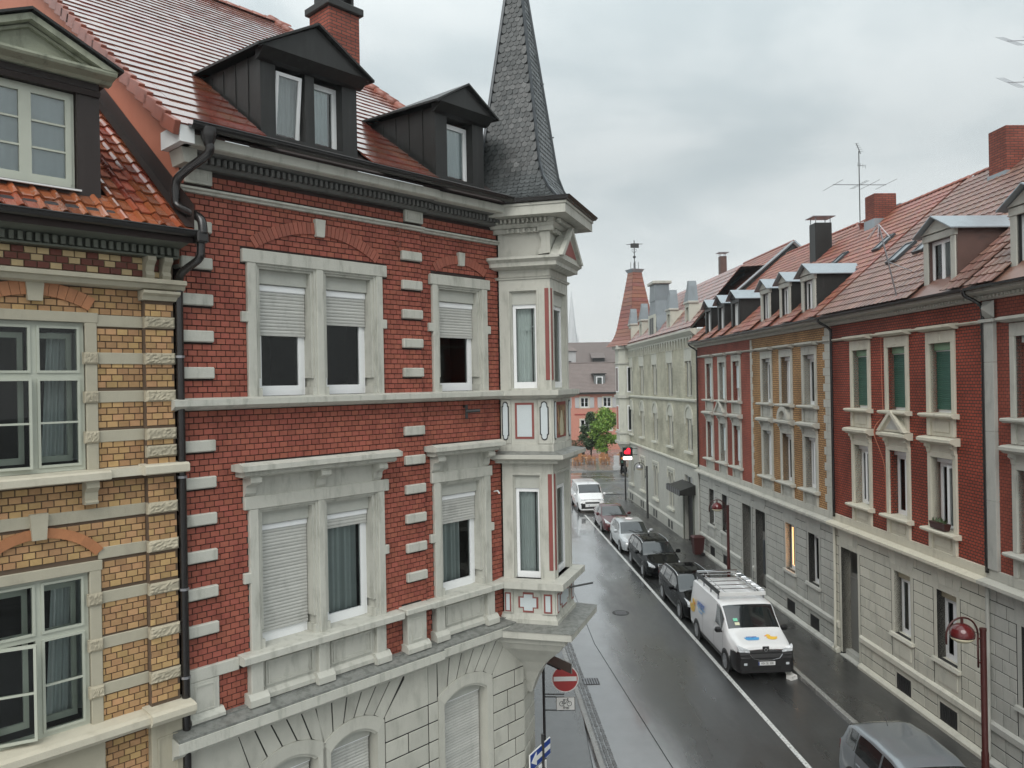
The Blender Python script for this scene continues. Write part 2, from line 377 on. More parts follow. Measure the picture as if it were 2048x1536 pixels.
def pieces(name, me, mats, parent, keep=300, vis=None, rest_name=None, rest_mat=None):
    """alike pieces: the ones that show largest become objects that share a mesh, the rest one joined part"""
    pm = mw_of(parent); sc = []
    for i, m in enumerate(mats):
        q = project((pm @ m).translation); ok = q and -20 < q[0] < 2068 and -20 < q[1] < 1556
        if ok and vis is not None: ok = vis((pm @ m).translation, q, m)
        sc.append((0 if ok else 1, q[2] if q else 1e6, i))
    sc.sort(); n = sum(1 for a in sc if a[0] == 0); take = set(a[2] for a in sc[:min(keep, n if n else keep)])
    for i in take: link(name, me, parent, mw=mats[i])
    rest = [m for i, m in enumerate(mats) if i not in take]
    if rest:
        co = np.empty(len(me.vertices) * 3); me.vertices.foreach_get('co', co); co = co.reshape(-1, 3)
        fs = [tuple(p.vertices) for p in me.polygons]; nv = len(co); V = []; F = []; T = []
        for k, m in enumerate(rest):
            a = np.array(m); V.append(co @ a[:3, :3].T + a[:3, 3]); F += [tuple(j + k * nv for j in f) for f in fs]; t = random.random(); T += [t] * len(fs)
        r = bpy.data.meshes.new(name); r.from_pydata(np.concatenate(V).tolist(), [], F)
        at = r.attributes.new('tone', 'FLOAT', 'FACE'); at.data.foreach_set('value', T)
        r.materials.append(me.materials[0])
        link(rest_name or name + 's_beyond', r, parent, kind='stuff')
def T(x=0, y=0, z=0): return Matrix.Translation((x, y, z))
def RX(a): return Matrix.Rotation(a, 4, 'X')
def RY(a): return Matrix.Rotation(a, 4, 'Y')
def RZ(a): return Matrix.Rotation(a, 4, 'Z')
def frame(o, ang): return T(*o) @ RZ(ang)
def arc(cx, cz, r, a0, a1, n): return [(cx + r * math.cos(a0 + (a1 - a0) * i / n), cz + r * math.sin(a0 + (a1 - a0) * i / n)) for i in range(n + 1)]
def text_mesh(s, size, mat, bold=.0, depth=.004):
    c = bpy.data.curves.new('lettering', 'FONT'); c.body = s; c.size = size; c.extrude = depth; c.offset = bold * size; c.align_x = 'CENTER'; c.align_y = 'CENTER'
    o = bpy.data.objects.new('lettering', c); COL.objects.link(o)
    me = bpy.data.meshes.new_from_object(o.evaluated_get(bpy.context.evaluated_depsgraph_get()))
    bpy.data.objects.remove(o); bpy.data.curves.remove(c); me.materials.clear(); me.materials.append(MATS[mat]); return me

def wall_mesh(mb, x0, x1, z0, z1, y, holes, depth=.25):
    """plane wall with rectangular openings and their reveals"""
    xs = sorted({x0, x1, *[h[i] for h in holes for i in (0, 1)]}); zs = sorted({z0, z1, *[h[i] for h in holes for i in (2, 3)]})
    xs = [x for x in xs if x0 <= x <= x1]; zs = [z for z in zs if z0 <= z <= z1]
    for i in range(len(xs) - 1):
        for j in range(len(zs) - 1):
            cx, cz = (xs[i] + xs[i + 1]) / 2, (zs[j] + zs[j + 1]) / 2
            if any(h[0] < cx < h[1] and h[2] < cz < h[3] for h in holes): continue
            mb.quad((xs[i], y, zs[j]), (xs[i + 1], y, zs[j]), (xs[i + 1], y, zs[j + 1]), (xs[i], y, zs[j + 1]))
    for a, b, c, d in holes:
        e = y + depth
        mb.quad((a, y, c), (a, y, d), (a, e, d), (a, e, c)); mb.quad((b, y, c), (b, e, c), (b, e, d), (b, y, d))
        mb.quad((a, y, c), (a, e, c), (b, e, c), (b, y, c)); mb.quad((a, y, d), (b, y, d), (b, e, d), (a, e, d))
def brick_layout(x0, x1, z0, z1, y, excl, bw=.127, bh=.0783, j=.0095, zoff=0.0):
    """running bond of header faces; returns [(xa,xb,za,zb,y)] clipped at the exclusions"""
    out = []; k0 = math.ceil((z0 - zoff) / bh - 1e-6); k1 = math.floor((z1 - zoff) / bh + 1e-6)
    for k in range(k0, k1):
        za, zb = zoff + k * bh + j / 2, zoff + (k + 1) * bh - j / 2
        x = x0 - (bw / 2 if k % 2 else 0)
        while x < x1 - .01:
            segs = [(max(x + j / 2, x0), min(x + bw - j / 2, x1))]
            for a, b, c, d in excl:
                if c < (za + zb) / 2 < d:
                    ns = []
                    for p, q in segs:
                        if b <= p or a >= q: ns.append((p, q)); continue
                        if p < a: ns.append((p, a))
                        if q > b: ns.append((b, q))
                    segs = ns
            out += [(p, q, za, zb, y) for p, q in segs if q - p > .02]
            x += bw
    return out
def brick_mesh(name, w, h, mat, d=.012, c=.003):
    m = MB(); a, b = w / 2, h / 2
    o = [(-a, 0, -b), (a, 0, -b), (a, 0, b), (-a, 0, b)]; f = [(-a + c, -d, -b + c), (a - c, -d, -b + c), (a - c, -d, b - c), (-a + c, -d, b - c)]
    m.add(f + o, [(0, 1, 2, 3)] + [(i, 4 + i, 4 + (i + 1) % 4, (i + 1) % 4) for i in range(4)]); return m.mesh(name, mat)
def lay_bricks(parent, rows, mat, name='brick', keep=300, bw=.127, j=.0095, jit=.0028, vis=None, rest=None):
    """full bricks: piece objects sharing one mesh (largest) + one joined part that also holds the cut ones"""
    if not rows: return
    w, h = bw - j, rows[0][3] - rows[0][2]; pm = mw_of(parent); full = []; other = []
    for r in rows:
        c = Vector(((r[0] + r[1]) / 2, r[4], (r[2] + r[3]) / 2)); q = project(pm @ c)
        if abs(r[1] - r[0] - w) < .002 and q and -5 < q[0] < 2053 and -5 < q[1] < 1541 and (vis is None or vis(c)): full.append((q[2], r, c))
        else: other.append(r)
    full.sort(key=lambda t: t[0])
    me = brick_mesh(name, w, h, mat)
    for _, r, c in full[:keep]:
        link(name, me, parent, mw=T(c.x, c.y + random.uniform(-jit, jit), c.z) @ RZ(random.uniform(-.01, .01)))
    mb = MB(); c_ = .003
    for r in [t[1] for t in full[keep:]] + other:
        xa, xb, za, zb, y = r; f = y - .012 + random.uniform(-jit, jit)
        mb.add([(xa + c_, f, za + c_), (xb - c_, f, za + c_), (xb - c_, f, zb - c_), (xa + c_, f, zb - c_), (xa, y, za), (xb, y, za), (xb, y, zb), (xa, y, zb)],
               [(0, 1, 2, 3), (0, 4, 5, 1), (1, 5, 6, 2), (2, 6, 7, 3), (3, 7, 4, 0)], random.random())
    if mb.v: mb.obj(rest or 'brickwork', mat, parent, kind='stuff', tone=True)
def window(parent, x0, x1, z0, z1, y, fr=None, frame_mat='pvc', fw=.06, sw=.065, room='room', curtain=None, cy=.16, shutter=None, box_h=0.0, box_mat='shutter_box',
           split=0, tilt=False, slat_mat='shutter', glass='glass', slat=.048, deep=.55, head=0.0, name='window', swing=None, bars=0, opaque=None, rm=.3):
    """casement window set back at depth y; shutter = height down to which the roller shutter hangs"""
    m = MB(fr); zt = z1
    if head:                                                     # fixed panel over the shutter box
        MB(fr).cbox(x0, x1, y - .09, y - .02, z1 - head, z1, .006).obj('shutter_panel', box_mat, parent, fix=False); zt = z1 - head
    m.box(x0, x0 + fw, y, y + .06, z0, zt); m.box(x1 - fw, x1, y, y + .06, z0, zt)
    m.box(x0 + fw, x1 - fw, y, y + .06, zt - fw, zt); m.box(x0 + fw, x1 - fw, y - .012, y + .06, z0, z0 + fw * 1.4)
    w = m.obj(name, frame_mat, parent, fix=False)
    if box_h:
        MB(fr).cbox(x0 + .004, x1 - .004, y - .055, y + .01, zt - box_h, zt - .002, .012).obj('shutter_box', frame_mat, w, fix=False)
    def sash(a, b, c, d, yy, ang=0.0, sw_=0.0):
        f = (fr or Matrix())
        if ang: f = f @ T((a + b) / 2, yy, c) @ RX(ang) @ T(-(a + b) / 2, -yy, -c)
        if sw_: f = f @ T(a if sw_ > 0 else b, yy, 0) @ RZ(-sw_) @ T(-(a if sw_ > 0 else b), -yy, 0)
        s = MB(f); s.box(a, a + sw, yy - .02, yy + .03, c, d); s.box(b - sw, b, yy - .02, yy + .03, c, d)
        s.box(a + sw, b - sw, yy - .02, yy + .03, d - sw, d); s.box(a + sw, b - sw, yy - .02, yy + .03, c, c + sw)
        for k in range(bars):
            zz = c + sw + (d - c - 2 * sw) * (k + 1) / (bars + 1); s.box(a + sw, b - sw, yy - .012, yy + .02, zz - .011, zz + .011)
        s.obj('sash', frame_mat, w, fix=False)
        g = MB(f); g.quad((a + sw, yy + .005, c + sw), (b - sw, yy + .005, c + sw), (b - sw, yy + .005, d - sw), (a + sw, yy + .005, d - sw)); g.obj('pane', opaque or glass, w, fix=False)
    a, b, c, d = x0 + fw * .75, x1 - fw * .75, z0 + fw * 1.2, zt - fw * .75 - (box_h * .8)
    if split: 
        mid = (a + b) / 2; sash(a, mid, c, d, y + .01, 0, swing[0] if swing else 0); sash(mid, b, c, d, y + .01, 0, swing[1] if swing else 0)
    else: sash(a, b, c, d, y + .01, rad(7) if tilt else 0)
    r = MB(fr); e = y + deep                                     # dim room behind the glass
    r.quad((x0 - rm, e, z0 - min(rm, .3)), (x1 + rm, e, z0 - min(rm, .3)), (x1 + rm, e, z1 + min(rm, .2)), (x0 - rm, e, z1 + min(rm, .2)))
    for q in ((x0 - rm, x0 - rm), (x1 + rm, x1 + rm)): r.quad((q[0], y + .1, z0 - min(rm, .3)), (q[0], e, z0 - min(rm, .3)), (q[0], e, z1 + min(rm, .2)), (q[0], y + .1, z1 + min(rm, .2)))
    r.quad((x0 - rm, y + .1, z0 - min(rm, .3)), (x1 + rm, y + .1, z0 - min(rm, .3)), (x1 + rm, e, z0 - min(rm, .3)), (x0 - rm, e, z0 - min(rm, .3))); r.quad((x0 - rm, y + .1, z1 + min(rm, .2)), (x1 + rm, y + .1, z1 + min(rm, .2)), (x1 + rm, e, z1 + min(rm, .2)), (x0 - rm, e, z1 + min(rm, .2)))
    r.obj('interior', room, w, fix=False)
    if curtain:
        cm, ca, cbx = curtain; q = MB(fr); n = 40; vs = []
        for i in range(n + 1):
            xx = x0 + fw + (x1 - x0 - 2 * fw) * (ca + (cbx - ca) * i / n); yy = y + cy + (.035 * math.sin(i * .95) + .02 * math.sin(i * .37 + 1)) * (1 if cy > .1 else .25)
            vs += [(xx, yy, z0 + .02), (xx + .006 * math.sin(i * 1.7), yy, zt)]
        q.add(vs, [(2 * i, 2 * i + 2, 2 * i + 3, 2 * i + 1) for i in range(n)]); q.obj('curtain', cm, w, smooth=True, fix=False)
    if shutter is not None:
        top = zt - box_h; n = max(1, int(round((top - shutter) / slat))); h = (top - shutter) / n
        p = [(0, 0), (-.007, .006), (-.011, h * .5), (-.007, h - .006), (0, h - .001)]; sm = MB(); L_ = x1 - x0 - .03
        vs = [(0, a_, b_) for a_, b_ in p] + [(L_, a_, b_) for a_, b_ in p]; sm.add(vs, [(i, i + 1, 6 + i, 5 + i) for i in range(4)]); me = sm.mesh('slat', slat_mat, fix=False)
        for k in range(n): link('slat', me, w, mw=(fr or Matrix()) @ T(x0 + .015, y - .03, shutter + k * h))
        MB(fr).cbox(x0 + .012, x1 - .012, y - .045, y - .02, shutter - .035, shutter, .005).obj('bottom_rail', slat_mat, w, fix=False)
    return w
# ================================================================== red corner house
RO = Vector((-4.1631, 9.7418, 0)); RA = math.atan2(.72897, .68455)
red = thing('brick_house', 'red brick corner house with cream window surrounds, corner oriel and slate spire', 'house', RO, RA)
RI = (T(*RO) @ RZ(RA)).inverted()
def rl(x, y):                                # world plan point -> house coordinates
    p = RI @ Vector((x, y, 0)); return (p.x, p.y)
BX = 3.95                                    # right edge of the slightly projecting left bay
W2 = [(.98, 1.925, 9.08, 10.9), (2.045, 3.03, 9.08, 10.9), (4.3, 5.36, 9.08, 10.88)]
W1 = [(.96, 1.9, 5.66, 7.57), (2.02, 2.99, 5.66, 7.57), (4.28, 5.35, 5.66, 7.57)]
mb = MB(); wall_mesh(mb, 0, BX, 4.6, 12.3, .012, W2[:2] + W1[:2], .3); wall_mesh(mb, BX, 5.83, 4.6, 12.3, .062, [W2[2], W1[2]], .25)
mb.quad((0, .012, 4.6), (0, .012, 12.3), (0, 9, 12.3), (0, 9, 4.6)); mb.quad((BX, .012, 4.6), (BX, .062, 4.6), (BX, .062, 12.3), (BX, .012, 12.3))
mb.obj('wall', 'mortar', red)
# --- bricks
ex = []
QT = [11.37 - .47 * k for k in (0, 1, 2, 3, 4, 6, 7, 8, 9, 10, 11)]
for t in QT: ex += [(0, .40, t - .15, t), (3.53, BX, t - .15, t)]
for a in ((.875, 3.135), (4.2, 5.49)): ex += [(a[0], a[1], 9.0, 11.09)]
ex += [(.80, 3.22, 10.9, 11.09), (4.15, 5.56, 10.88, 11.07), (-1, 6, 8.93, 9.08), (-1, 6, 11.72, 11.8), (.06, .42, 11.8, 12.06), (3.6, 4.0, 11.8, 12.06),
       (.845, 3.1, 5.5, 7.75), (.78, 3.18, 7.57, 7.75), (.82, 3.04, 7.75, 8.2), (4.16, 5.49, 5.5, 7.75), (4.11, 5.53, 7.57, 7.75), (4.18, 5.4, 7.75, 8.2),
       (0, .385, 5.0, 5.65), (.385, .8, 5.49, 5.65), (.8, 3.05, 5.0, 5.66), (3.05, BX, 5.49, 5.66), (3.44, 3.84, 5.0, 5.68), (4.1, 5.5, 5.0, 5.66)]
rows = brick_layout(0.004, BX, 4.93, 12.03, .012, ex) + brick_layout(BX + .004, 5.80, 4.93, 12.03, .062, ex)
lay_bricks(red, rows, 'brick_red')
# --- quoin blocks
for t in QT:
    box('quoin', 'trim', red, -.012, .40, -.055, .2, t - .15, t, b=.014)
    box('quoin', 'trim', red, 3.535, BX - .002, -.05, .05, t - .148, t, b=.014)
# --- string courses and cornices
def course(name, prof, x0, x1, mat='trim'): return MB().sweep(prof, x0, x1).obj(name, mat, red)
course('sill_course', [(.02, 8.93), (-.12, 8.95), (-.2, 8.995), (-.2, 9.07), (-.05, 9.095), (.02, 9.095)], -.19, BX)
course('sill_course', [(.07, 8.93), (-.08, 8.95), (-.165, 8.995), (-.165, 9.07), (-.01, 9.095), (.07, 9.095)], BX, 5.80)
course('frieze_band', [(.02, 11.715), (-.05, 11.72), (-.06, 11.745), (-.09, 11.76), (-.09, 11.785), (-.02, 11.805), (.02, 11.805)], -.02, BX + .03)
course('frieze_band', [(.07, 11.715), (0, 11.72), (-.01, 11.745), (-.045, 11.76), (-.045, 11.785), (.03, 11.805), (.07, 11.805)], BX + .03, 5.78)
for x0, x1, yo in ((.06, .42, 0), (3.61, 3.99, 0)):
    p = box('plaque', 'trim', red, x0, x1, -.035, .03, 11.845, 12.045, b=.006)
    m = MB(); m.box(x0 + .05, x1 - .05, -.042, -.03, 11.885, 11.9); m.box(x0 + .05, x1 - .05, -.042, -.03, 11.995, 12.01); m.box(x0 + .05, x0 + .065, -.042, -.03, 11.9, 11.995); m.box(x1 - .065, x1 - .05, -.042, -.03, 11.9, 11.995)
    m.obj('moulding', 'trim', p)
for x0, x1, yo in ((-.06, BX + .06, 0), (BX + .06, 5.72, .04)):
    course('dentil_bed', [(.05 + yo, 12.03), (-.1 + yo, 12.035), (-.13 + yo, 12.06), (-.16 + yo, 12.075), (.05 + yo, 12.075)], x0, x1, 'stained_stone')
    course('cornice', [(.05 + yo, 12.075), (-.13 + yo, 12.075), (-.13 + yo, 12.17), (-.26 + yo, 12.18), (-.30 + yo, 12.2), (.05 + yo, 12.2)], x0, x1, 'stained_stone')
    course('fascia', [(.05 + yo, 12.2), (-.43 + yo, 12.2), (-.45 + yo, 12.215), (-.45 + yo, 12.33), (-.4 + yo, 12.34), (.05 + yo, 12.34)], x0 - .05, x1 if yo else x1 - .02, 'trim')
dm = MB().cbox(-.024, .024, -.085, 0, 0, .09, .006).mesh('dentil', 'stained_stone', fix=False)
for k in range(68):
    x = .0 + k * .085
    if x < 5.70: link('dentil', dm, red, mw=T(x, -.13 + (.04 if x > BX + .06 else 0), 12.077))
# --- arches of standing bricks, keystones
def brick_arch(cx, z0, half, rise, th, n, yf, kz0, kz1, kw):
    r = (half * half + rise * rise) / (2 * rise); cz = z0 + rise - r; a = math.asin(half / r); m = n // 2
    for sgn in (-1, 1):
        for i in range(m):
            a0 = sgn * (a - (a - kw * .42 / r) * i / m); a1 = sgn * (a - (a - kw * .42 / r) * (i + 1) / m); g = sgn * .0022
            q = [(cx + rr * math.sin(t), cz + rr * math.cos(t)) for rr, t in ((r, a0 - g), (r + th, a0 - g), (r + th, a1 + g), (r, a1 + g))]
            MB().prism(q, yf + random.uniform(-.002, .002), yf + .04).obj('arch_brick', 'brick_orange', red)
    MB().prism([(cx - kw * .42, kz0), (cx + kw * .42, kz0), (cx + kw * .55, kz1), (cx - kw * .55, kz1)], yf - .045, yf + .04).obj('keystone', 'trim', red)
brick_arch(2.02, 11.11, 1.0, .31, .165, 30, -.022, 11.385, 11.635, .155)
brick_arch(4.87, 11.11, .56, .17, .15, 16, .03, 11.255, 11.48, .135)
# --- window surrounds (jambs, lintel with ears, mullion, stepped moulding)
def surround(jx, lz0, lz1, lx, sill, yf, ear, mull=None):
    x0, x0i, x1i, x1 = jx
    for a, b, l in ((x0, x0i, 1), (x1i, x1, 0)):
        MB().cbox(a, b, yf - .05, yf + .28, sill, lz0, .008).obj('jamb', 'trim', red, fix=False)
        e = (a - .09, a + .02) if l else (b - .02, b + .075)
        MB().cbox(e[0], e[1], yf - .052, yf + .05, ear - .14, ear, .008).obj('jamb_ear', 'trim', red, fix=False)
    MB().cbox(lx[0], lx[1], yf - .055, yf + .28, lz0, lz1, .009).obj('lintel', 'trim', red, fix=False)
    op = [(x0i, x1i)]
    if mull:
        MB().cbox(mull[0], mull[1], yf - .05, yf + .28, sill, lz0, .008).obj('mullion', 'trim', red, fix=False); op = [(x0i, mull[0]), (mull[1], x1i)]
    for a, b in op:                          # two steps back into the opening
        for k, (w, y) in enumerate(((.035, yf - .022), (.075, yf + .008))):
            m = MB(); m.box(a, a + w, y, yf + .27, sill + .13 * (k + 1), lz0); m.box(b - w, b, y, yf + .27, sill + .13 * (k + 1), lz0); m.box(a + w, b - w, y, yf + .27, lz0 - w * .8, lz0)
            m.obj('moulding', 'trim', red, fix=False)
        m = MB(); m.box(b - .075, b - .002, yf - .03, yf + .27, sill, sill + .13); m.box(a + .002, a + .075, yf - .03, yf + .27, sill, sill + .13); m.obj('jamb_foot', 'trim', red, fix=False)
surround((.877, 1.004, 3.014, 3.131), 10.905, 11.085, (.81, 3.216), 9.08, 0, 10.24, (1.947, 2.064))
surround((4.202, 4.313, 5.348, 5.485), 10.885, 11.06, (4.157, 5.556), 9.08, .05, 10.24)
surround((.845, .978, 2.975, 3.095), 7.573, 7.75, (.779, 3.182), 5.66, 0, 6.73, (1.912, 2.012))
surround((4.16, 4.298, 5.336, 5.484), 7.573, 7.75, (4.114, 5.529), 5.66, .05, 6.73)
window(red, 1.075, 1.875, 9.1, 10.85, .19, head=.2, box_h=.1, shutter=9.97, deep=.9)
window(red, 2.135, 2.94, 9.1, 10.85, .19, head=.2, box_h=.1, shutter=10.16, deep=.9)
window(red, 4.385, 5.275, 9.1, 10.83, .22, head=.2, box_h=.1, shutter=10.05, deep=.9)
window(red, 1.05, 1.84, 5.68, 7.52, .19, head=.2, box_h=.09, shutter=5.86, deep=.9)
window(red, 2.085, 2.90, 5.68, 7.52, .19, head=.2, box_h=.09, shutter=7.13, deep=.9, curtain=('curtain', .06, .98))
window(red, 4.37, 5.26, 5.68, 7.52, .22, head=.2, box_h=.09, shutter=6.86, deep=.9, curtain=('curtain', 0, .8))
# --- first floor hoods on brackets, sills, dado
for x0, x1, yo, br in ((.62, 3.24, 0, (.86, 1.945, 2.955)), (3.98, 5.6, .05, (4.19, 5.36))):
    MB().sweep([(.04 + yo, 8.19), (-.2 + yo, 8.225), (-.33 + yo, 8.19), (-.33 + yo, 8.12), (-.28 + yo, 8.11), (.04 + yo, 8.11)], x0, x1).obj('hood', 'trim', red)
    MB().sweep([(.04 + yo, 8.11), (-.25 + yo, 8.11), (-.26 + yo, 8.06), (-.2 + yo, 8.03), (.04 + yo, 8.03)], x0 + .06, x1 - .06).obj('hood_moulding', 'trim', red)
    box('hood_frieze', 'trim', red, x0 + .2, x1 - .2, -.03 + yo, .04 + yo, 7.75, 8.03)
    for b in br:
        p = [(0 + yo, 8.03), (-.2 + yo, 8.03), (-.225 + yo, 8.0), (-.225 + yo, 7.955), (-.2 + yo, 7.93), (-.12 + yo, 7.915), (-.085 + yo, 7.88), (-.07 + yo, 7.8), (-.03 + yo, 7.755), (0 + yo, 7.75)]
        MB().sweep(p, b - .08, b + .08).obj('bracket', 'trim', red)
for x0, x1, yo in ((.66, 3.33, 0), (3.97, 5.6, .05)):
    MB().sweep([(.25 + yo, 5.685), (-.18 + yo, 5.665), (-.2 + yo, 5.65), (-.2 + yo, 5.565), (-.16 + yo, 5.545), (.04 + yo, 5.545)], x0, x1).obj('sill', 'trim', red)
box('sill_band', 'trim', red, -.014, .66, -.055, .1, 5.49, 5.65, b=.008); box('sill_band', 'trim', red, 3.33, 3.45, -.045, .1, 5.49, 5.65, b=.008)
p = box('corner_block', 'trim', red, -.012, .385, -.05, .1, 5.0, 5.488, b=.01)
m = MB(); m.box(.06, .325, -.06, -.045, 5.42, 5.44); m.box(.06, .325, -.06, -.045, 5.1, 5.12); m.box(.06, .08, -.06, -.045, 5.12, 5.42); m.box(.305, .325, -.06, -.045, 5.12, 5.42); m.obj('moulding', 'trim', p)
MB().sweep([(.05, 4.99), (-.12, 4.99), (-.12, 5.03), (-.055, 5.09), (.05, 5.09)], -.015, .43).obj('block_foot', 'trim', red)
def pedestal(x0, x1, yo):
    box('pedestal', 'trim', red, x0, x1, -.11 + yo, .05 + yo, 5.0, 5.545, b=.01)
    MB().sweep([(.05 + yo, 4.97), (-.17 + yo, 4.97), (-.17 + yo, 5.06), (-.112 + yo, 5.13), (.05 + yo, 5.13)], x0 - .05, x1 + .05).obj('pedestal_foot', 'trim', red)
for x0, x1, yo in ((.80, .98, 0), (1.84, 2.02, 0), (2.86, 3.04, 0), (4.11, 4.3, .05), (5.3, 5.48, .05)): pedestal(x0, x1, yo)
for x0, x1, yo in ((.98, 1.84, 0), (2.02, 2.86, 0), (4.3, 5.3, .05)):
    p = box('apron_panel', 'trim', red, x0, x1, -.03 + yo, .05 + yo, 5.0, 5.545)
    m = MB()
    for k, (i, y) in enumerate(((.06, -.05), (.1, -.042))):
        a, b, c, d = x0 + i, x1 - i, 5.12 + i * .6, 5.52 - i * .5; w = .022
        m.box(a, b, y + yo, -.028 + yo, c, c + w); m.box(a, b, y + yo, -.028 + yo, d - w, d); m.box(a, a + w, y + yo, -.028 + yo, c + w, d - w); m.box(b - w, b, y + yo, -.028 + yo, c + w, d - w)
    m.obj('moulding', 'trim', p)
    MB().sweep([(yo, 5.0), (-.09 + yo, 5.0), (-.09 + yo, 5.06), (-.035 + yo, 5.11), (yo, 5.11)], x0, x1).obj('panel_foot', 'trim', red)
box('small_pilaster', 'trim', red, 3.45, 3.84, -.12, .05, 5.0, 5.6, b=.01); box('pilaster_cap', 'trim', red, 3.36, 3.93, -.22, .05, 5.595, 5.69, b=.014)
m = MB(); m.box(3.53, 3.76, -.132, -.11, 5.48, 5.5); m.box(3.53, 3.76, -.132, -.11, 5.14, 5.16); m.box(3.53, 3.55, -.132, -.11, 5.16, 5.48); m.box(3.74, 3.76, -.132, -.11, 5.16, 5.48); m.obj('moulding', 'trim', red)
MB().sweep([(.05, 4.97), (-.18, 4.97), (-.18, 5.04), (-.122, 5.1), (.05, 5.1)], 3.41, 3.88).obj('pedestal_foot', 'trim', red)
# --- base cornice with weathered top
for x0, x1, yo in ((-.26, 4.06, 0), (4.06, 5.86, .06)):
    MB().sweep([(.06 + yo, 4.62), (-.12 + yo, 4.64), (-.16 + yo, 4.7), (-.27 + yo, 4.745), (-.3 + yo, 4.755), (-.3 + yo, 4.885), (.06 + yo, 4.93)], x0, x1).obj('base_cornice', 'trim', red)
    MB().sweep([(.02 + yo, 4.93), (-.285 + yo, 4.888), (-.285 + yo, 4.92), (-.1 + yo, 4.965), (-.1 + yo, 4.985), (.02 + yo, 4.99)], x0 + .01, x1).obj('ledge_top', 'ledge_stone', red)
# --- rusticated ground floor
GY = -.03
mb = MB(); GH = [(.93, 1.84, 1.2, 3.93), (1.98, 2.86, 1.2, 3.93), (4.25, 5.2, 1.2, 3.93)]
wall_mesh(mb, 0, 6.2, 0, 4.66, GY - .004, [(.92, 1.85, 1.2, 4.1), (2.02, 2.89, 1.2, 4.1), (4.22, 5.27, 1.2, 4.1)], .3)
mb.quad((0, GY + .02, 0), (0, GY + .02, 4.66), (0, 9, 4.66), (0, 9, 0)); mb.obj('ground_floor_wall', 'dark_joint', red)
zl = [3.99 - .312 * k for k in range(13)]
def block(x0, x1, z0, z1): box('block', 'trim_gf', red, x0 + .012, x1 - .012, GY - .022, GY + .05, z0 + .012, z1 - .012, b=.006)
for k in range(8):
    z1, z0 = zl[k], zl[k + 1]
    for a, b in ((0, .80), (3.02, 4.12), (5.39, 6.2)):
        if a == 0: cuts = [a, .42, b] if k % 2 else [a, b]
        elif a == 3.02: cuts = [a, a + .46, 3.90, b] if k % 2 else [a, 3.90, b]
        else: cuts = [a, 5.77, 6.2] if k % 2 else [a, 5.96, 6.2]
        for p, q in zip(cuts, cuts[1:]): block(p, q, z0, z1)
def seg(x, cx, half, z0, rise):
    r = (half * half + rise * rise) / (2 * rise); return z0 + rise - r + math.sqrt(max(0, r * r - (x - cx) ** 2))
def gf_arch(cx, half, ends, n):
    """voussoirs from the arch up to the cornice"""
    zo, ri, zt = 4.06, .2, 4.63; pts = [(cx - half + 2 * half * i / n) for i in range(n + 1)]
    tops = [ends[0] + (ends[1] - ends[0]) * i / n for i in range(n + 1)]
    for i in range(n):
        g = .012; q = [(pts[i] + g, seg(pts[i], cx, half, zo, ri)), (pts[i + 1] - g, seg(pts[i + 1], cx, half, zo, ri)), (tops[i + 1] - g, zt), (tops[i] + g, zt)]
        MB().prism(q, GY - .014, GY + .05).obj('voussoir', 'trim_gf', red)
    r = 14; o = [(cx - half + 2 * half * i / r, seg(cx - half + 2 * half * i / r, cx, half, zo, ri) - .008) for i in range(r + 1)]
    hi = half - .13; inn = [(cx - hi + 2 * hi * i / r, seg(cx - hi + 2 * hi * i / r, cx, hi, 3.9, .17)) for i in range(r + 1)]
    m = MB()
    for i in range(r): m.prism([inn[i], inn[i + 1], o[i + 1], o[i]], GY - .03, GY + .28)
    m.obj('arch_moulding', 'trim_gf', red)
    m = MB(); hj = hi - .035; i2 = [(cx - hj + 2 * hj * i / r, seg(cx - hj + 2 * hj * i / r, cx, hj, 3.88, .15)) for i in range(r + 1)]
    for i in range(r): m.prism([i2[i], i2[i + 1], inn[i + 1], inn[i]], GY - .005, GY + .28)
    m.obj('arch_moulding', 'trim_gf', red)
    for s_ in (-1, 1): MB().prism([(cx + s_ * half, .9), (cx + s_ * hi, .9), (cx + s_ * hi, 3.9), (cx + s_ * half, 4.05)], GY - .028, GY + .28).obj('jamb', 'trim_gf', red)
    x0, x1 = cx - hi + .03, cx + hi - .03
    pts = [(x0, 3.83), (x1, 3.83)] + [(x, seg(x, cx, hi, 3.9, .17)) for x in (x1, cx + hi * .5, cx, cx - hi * .5, x0)]
    MB().prism(pts, GY + .14, GY + .2).obj('shutter_panel', 'shutter_box', red)
    window(red, x0, x1, 1.25, 3.83, GY + .2, box_h=.02, shutter=1.35, deep=.3)
gf_arch(1.385, .575, (.62, 1.80), 5); gf_arch(2.455, .55, (1.80, 3.42), 6); gf_arch(4.745, .635, (4.10, 5.78), 6)
MB().prism([(.0, 4.0), (.79, 4.0), (.805, 4.055), (.62, 4.63), (.0, 4.63)], GY - .012, GY + .05).obj('block', 'trim_gf', red)
MB().prism([(3.03, 4.0), (3.9, 4.0), (3.9, 4.63), (3.43, 4.63), (3.42, 4.55), (3.03, 4.08)], GY - .012, GY + .05).obj('block', 'trim_gf', red)
MB().prism([(3.91, 4.0), (4.09, 4.0), (4.095, 4.63), (3.91, 4.63)], GY - .012, GY + .05).obj('block', 'trim_gf', red)
MB().prism([(5.40, 4.0), (6.2, 4.0), (6.2, 4.63), (5.79, 4.63), (5.4, 4.08)], GY - .012, GY + .05).obj('block', 'trim_gf', red)
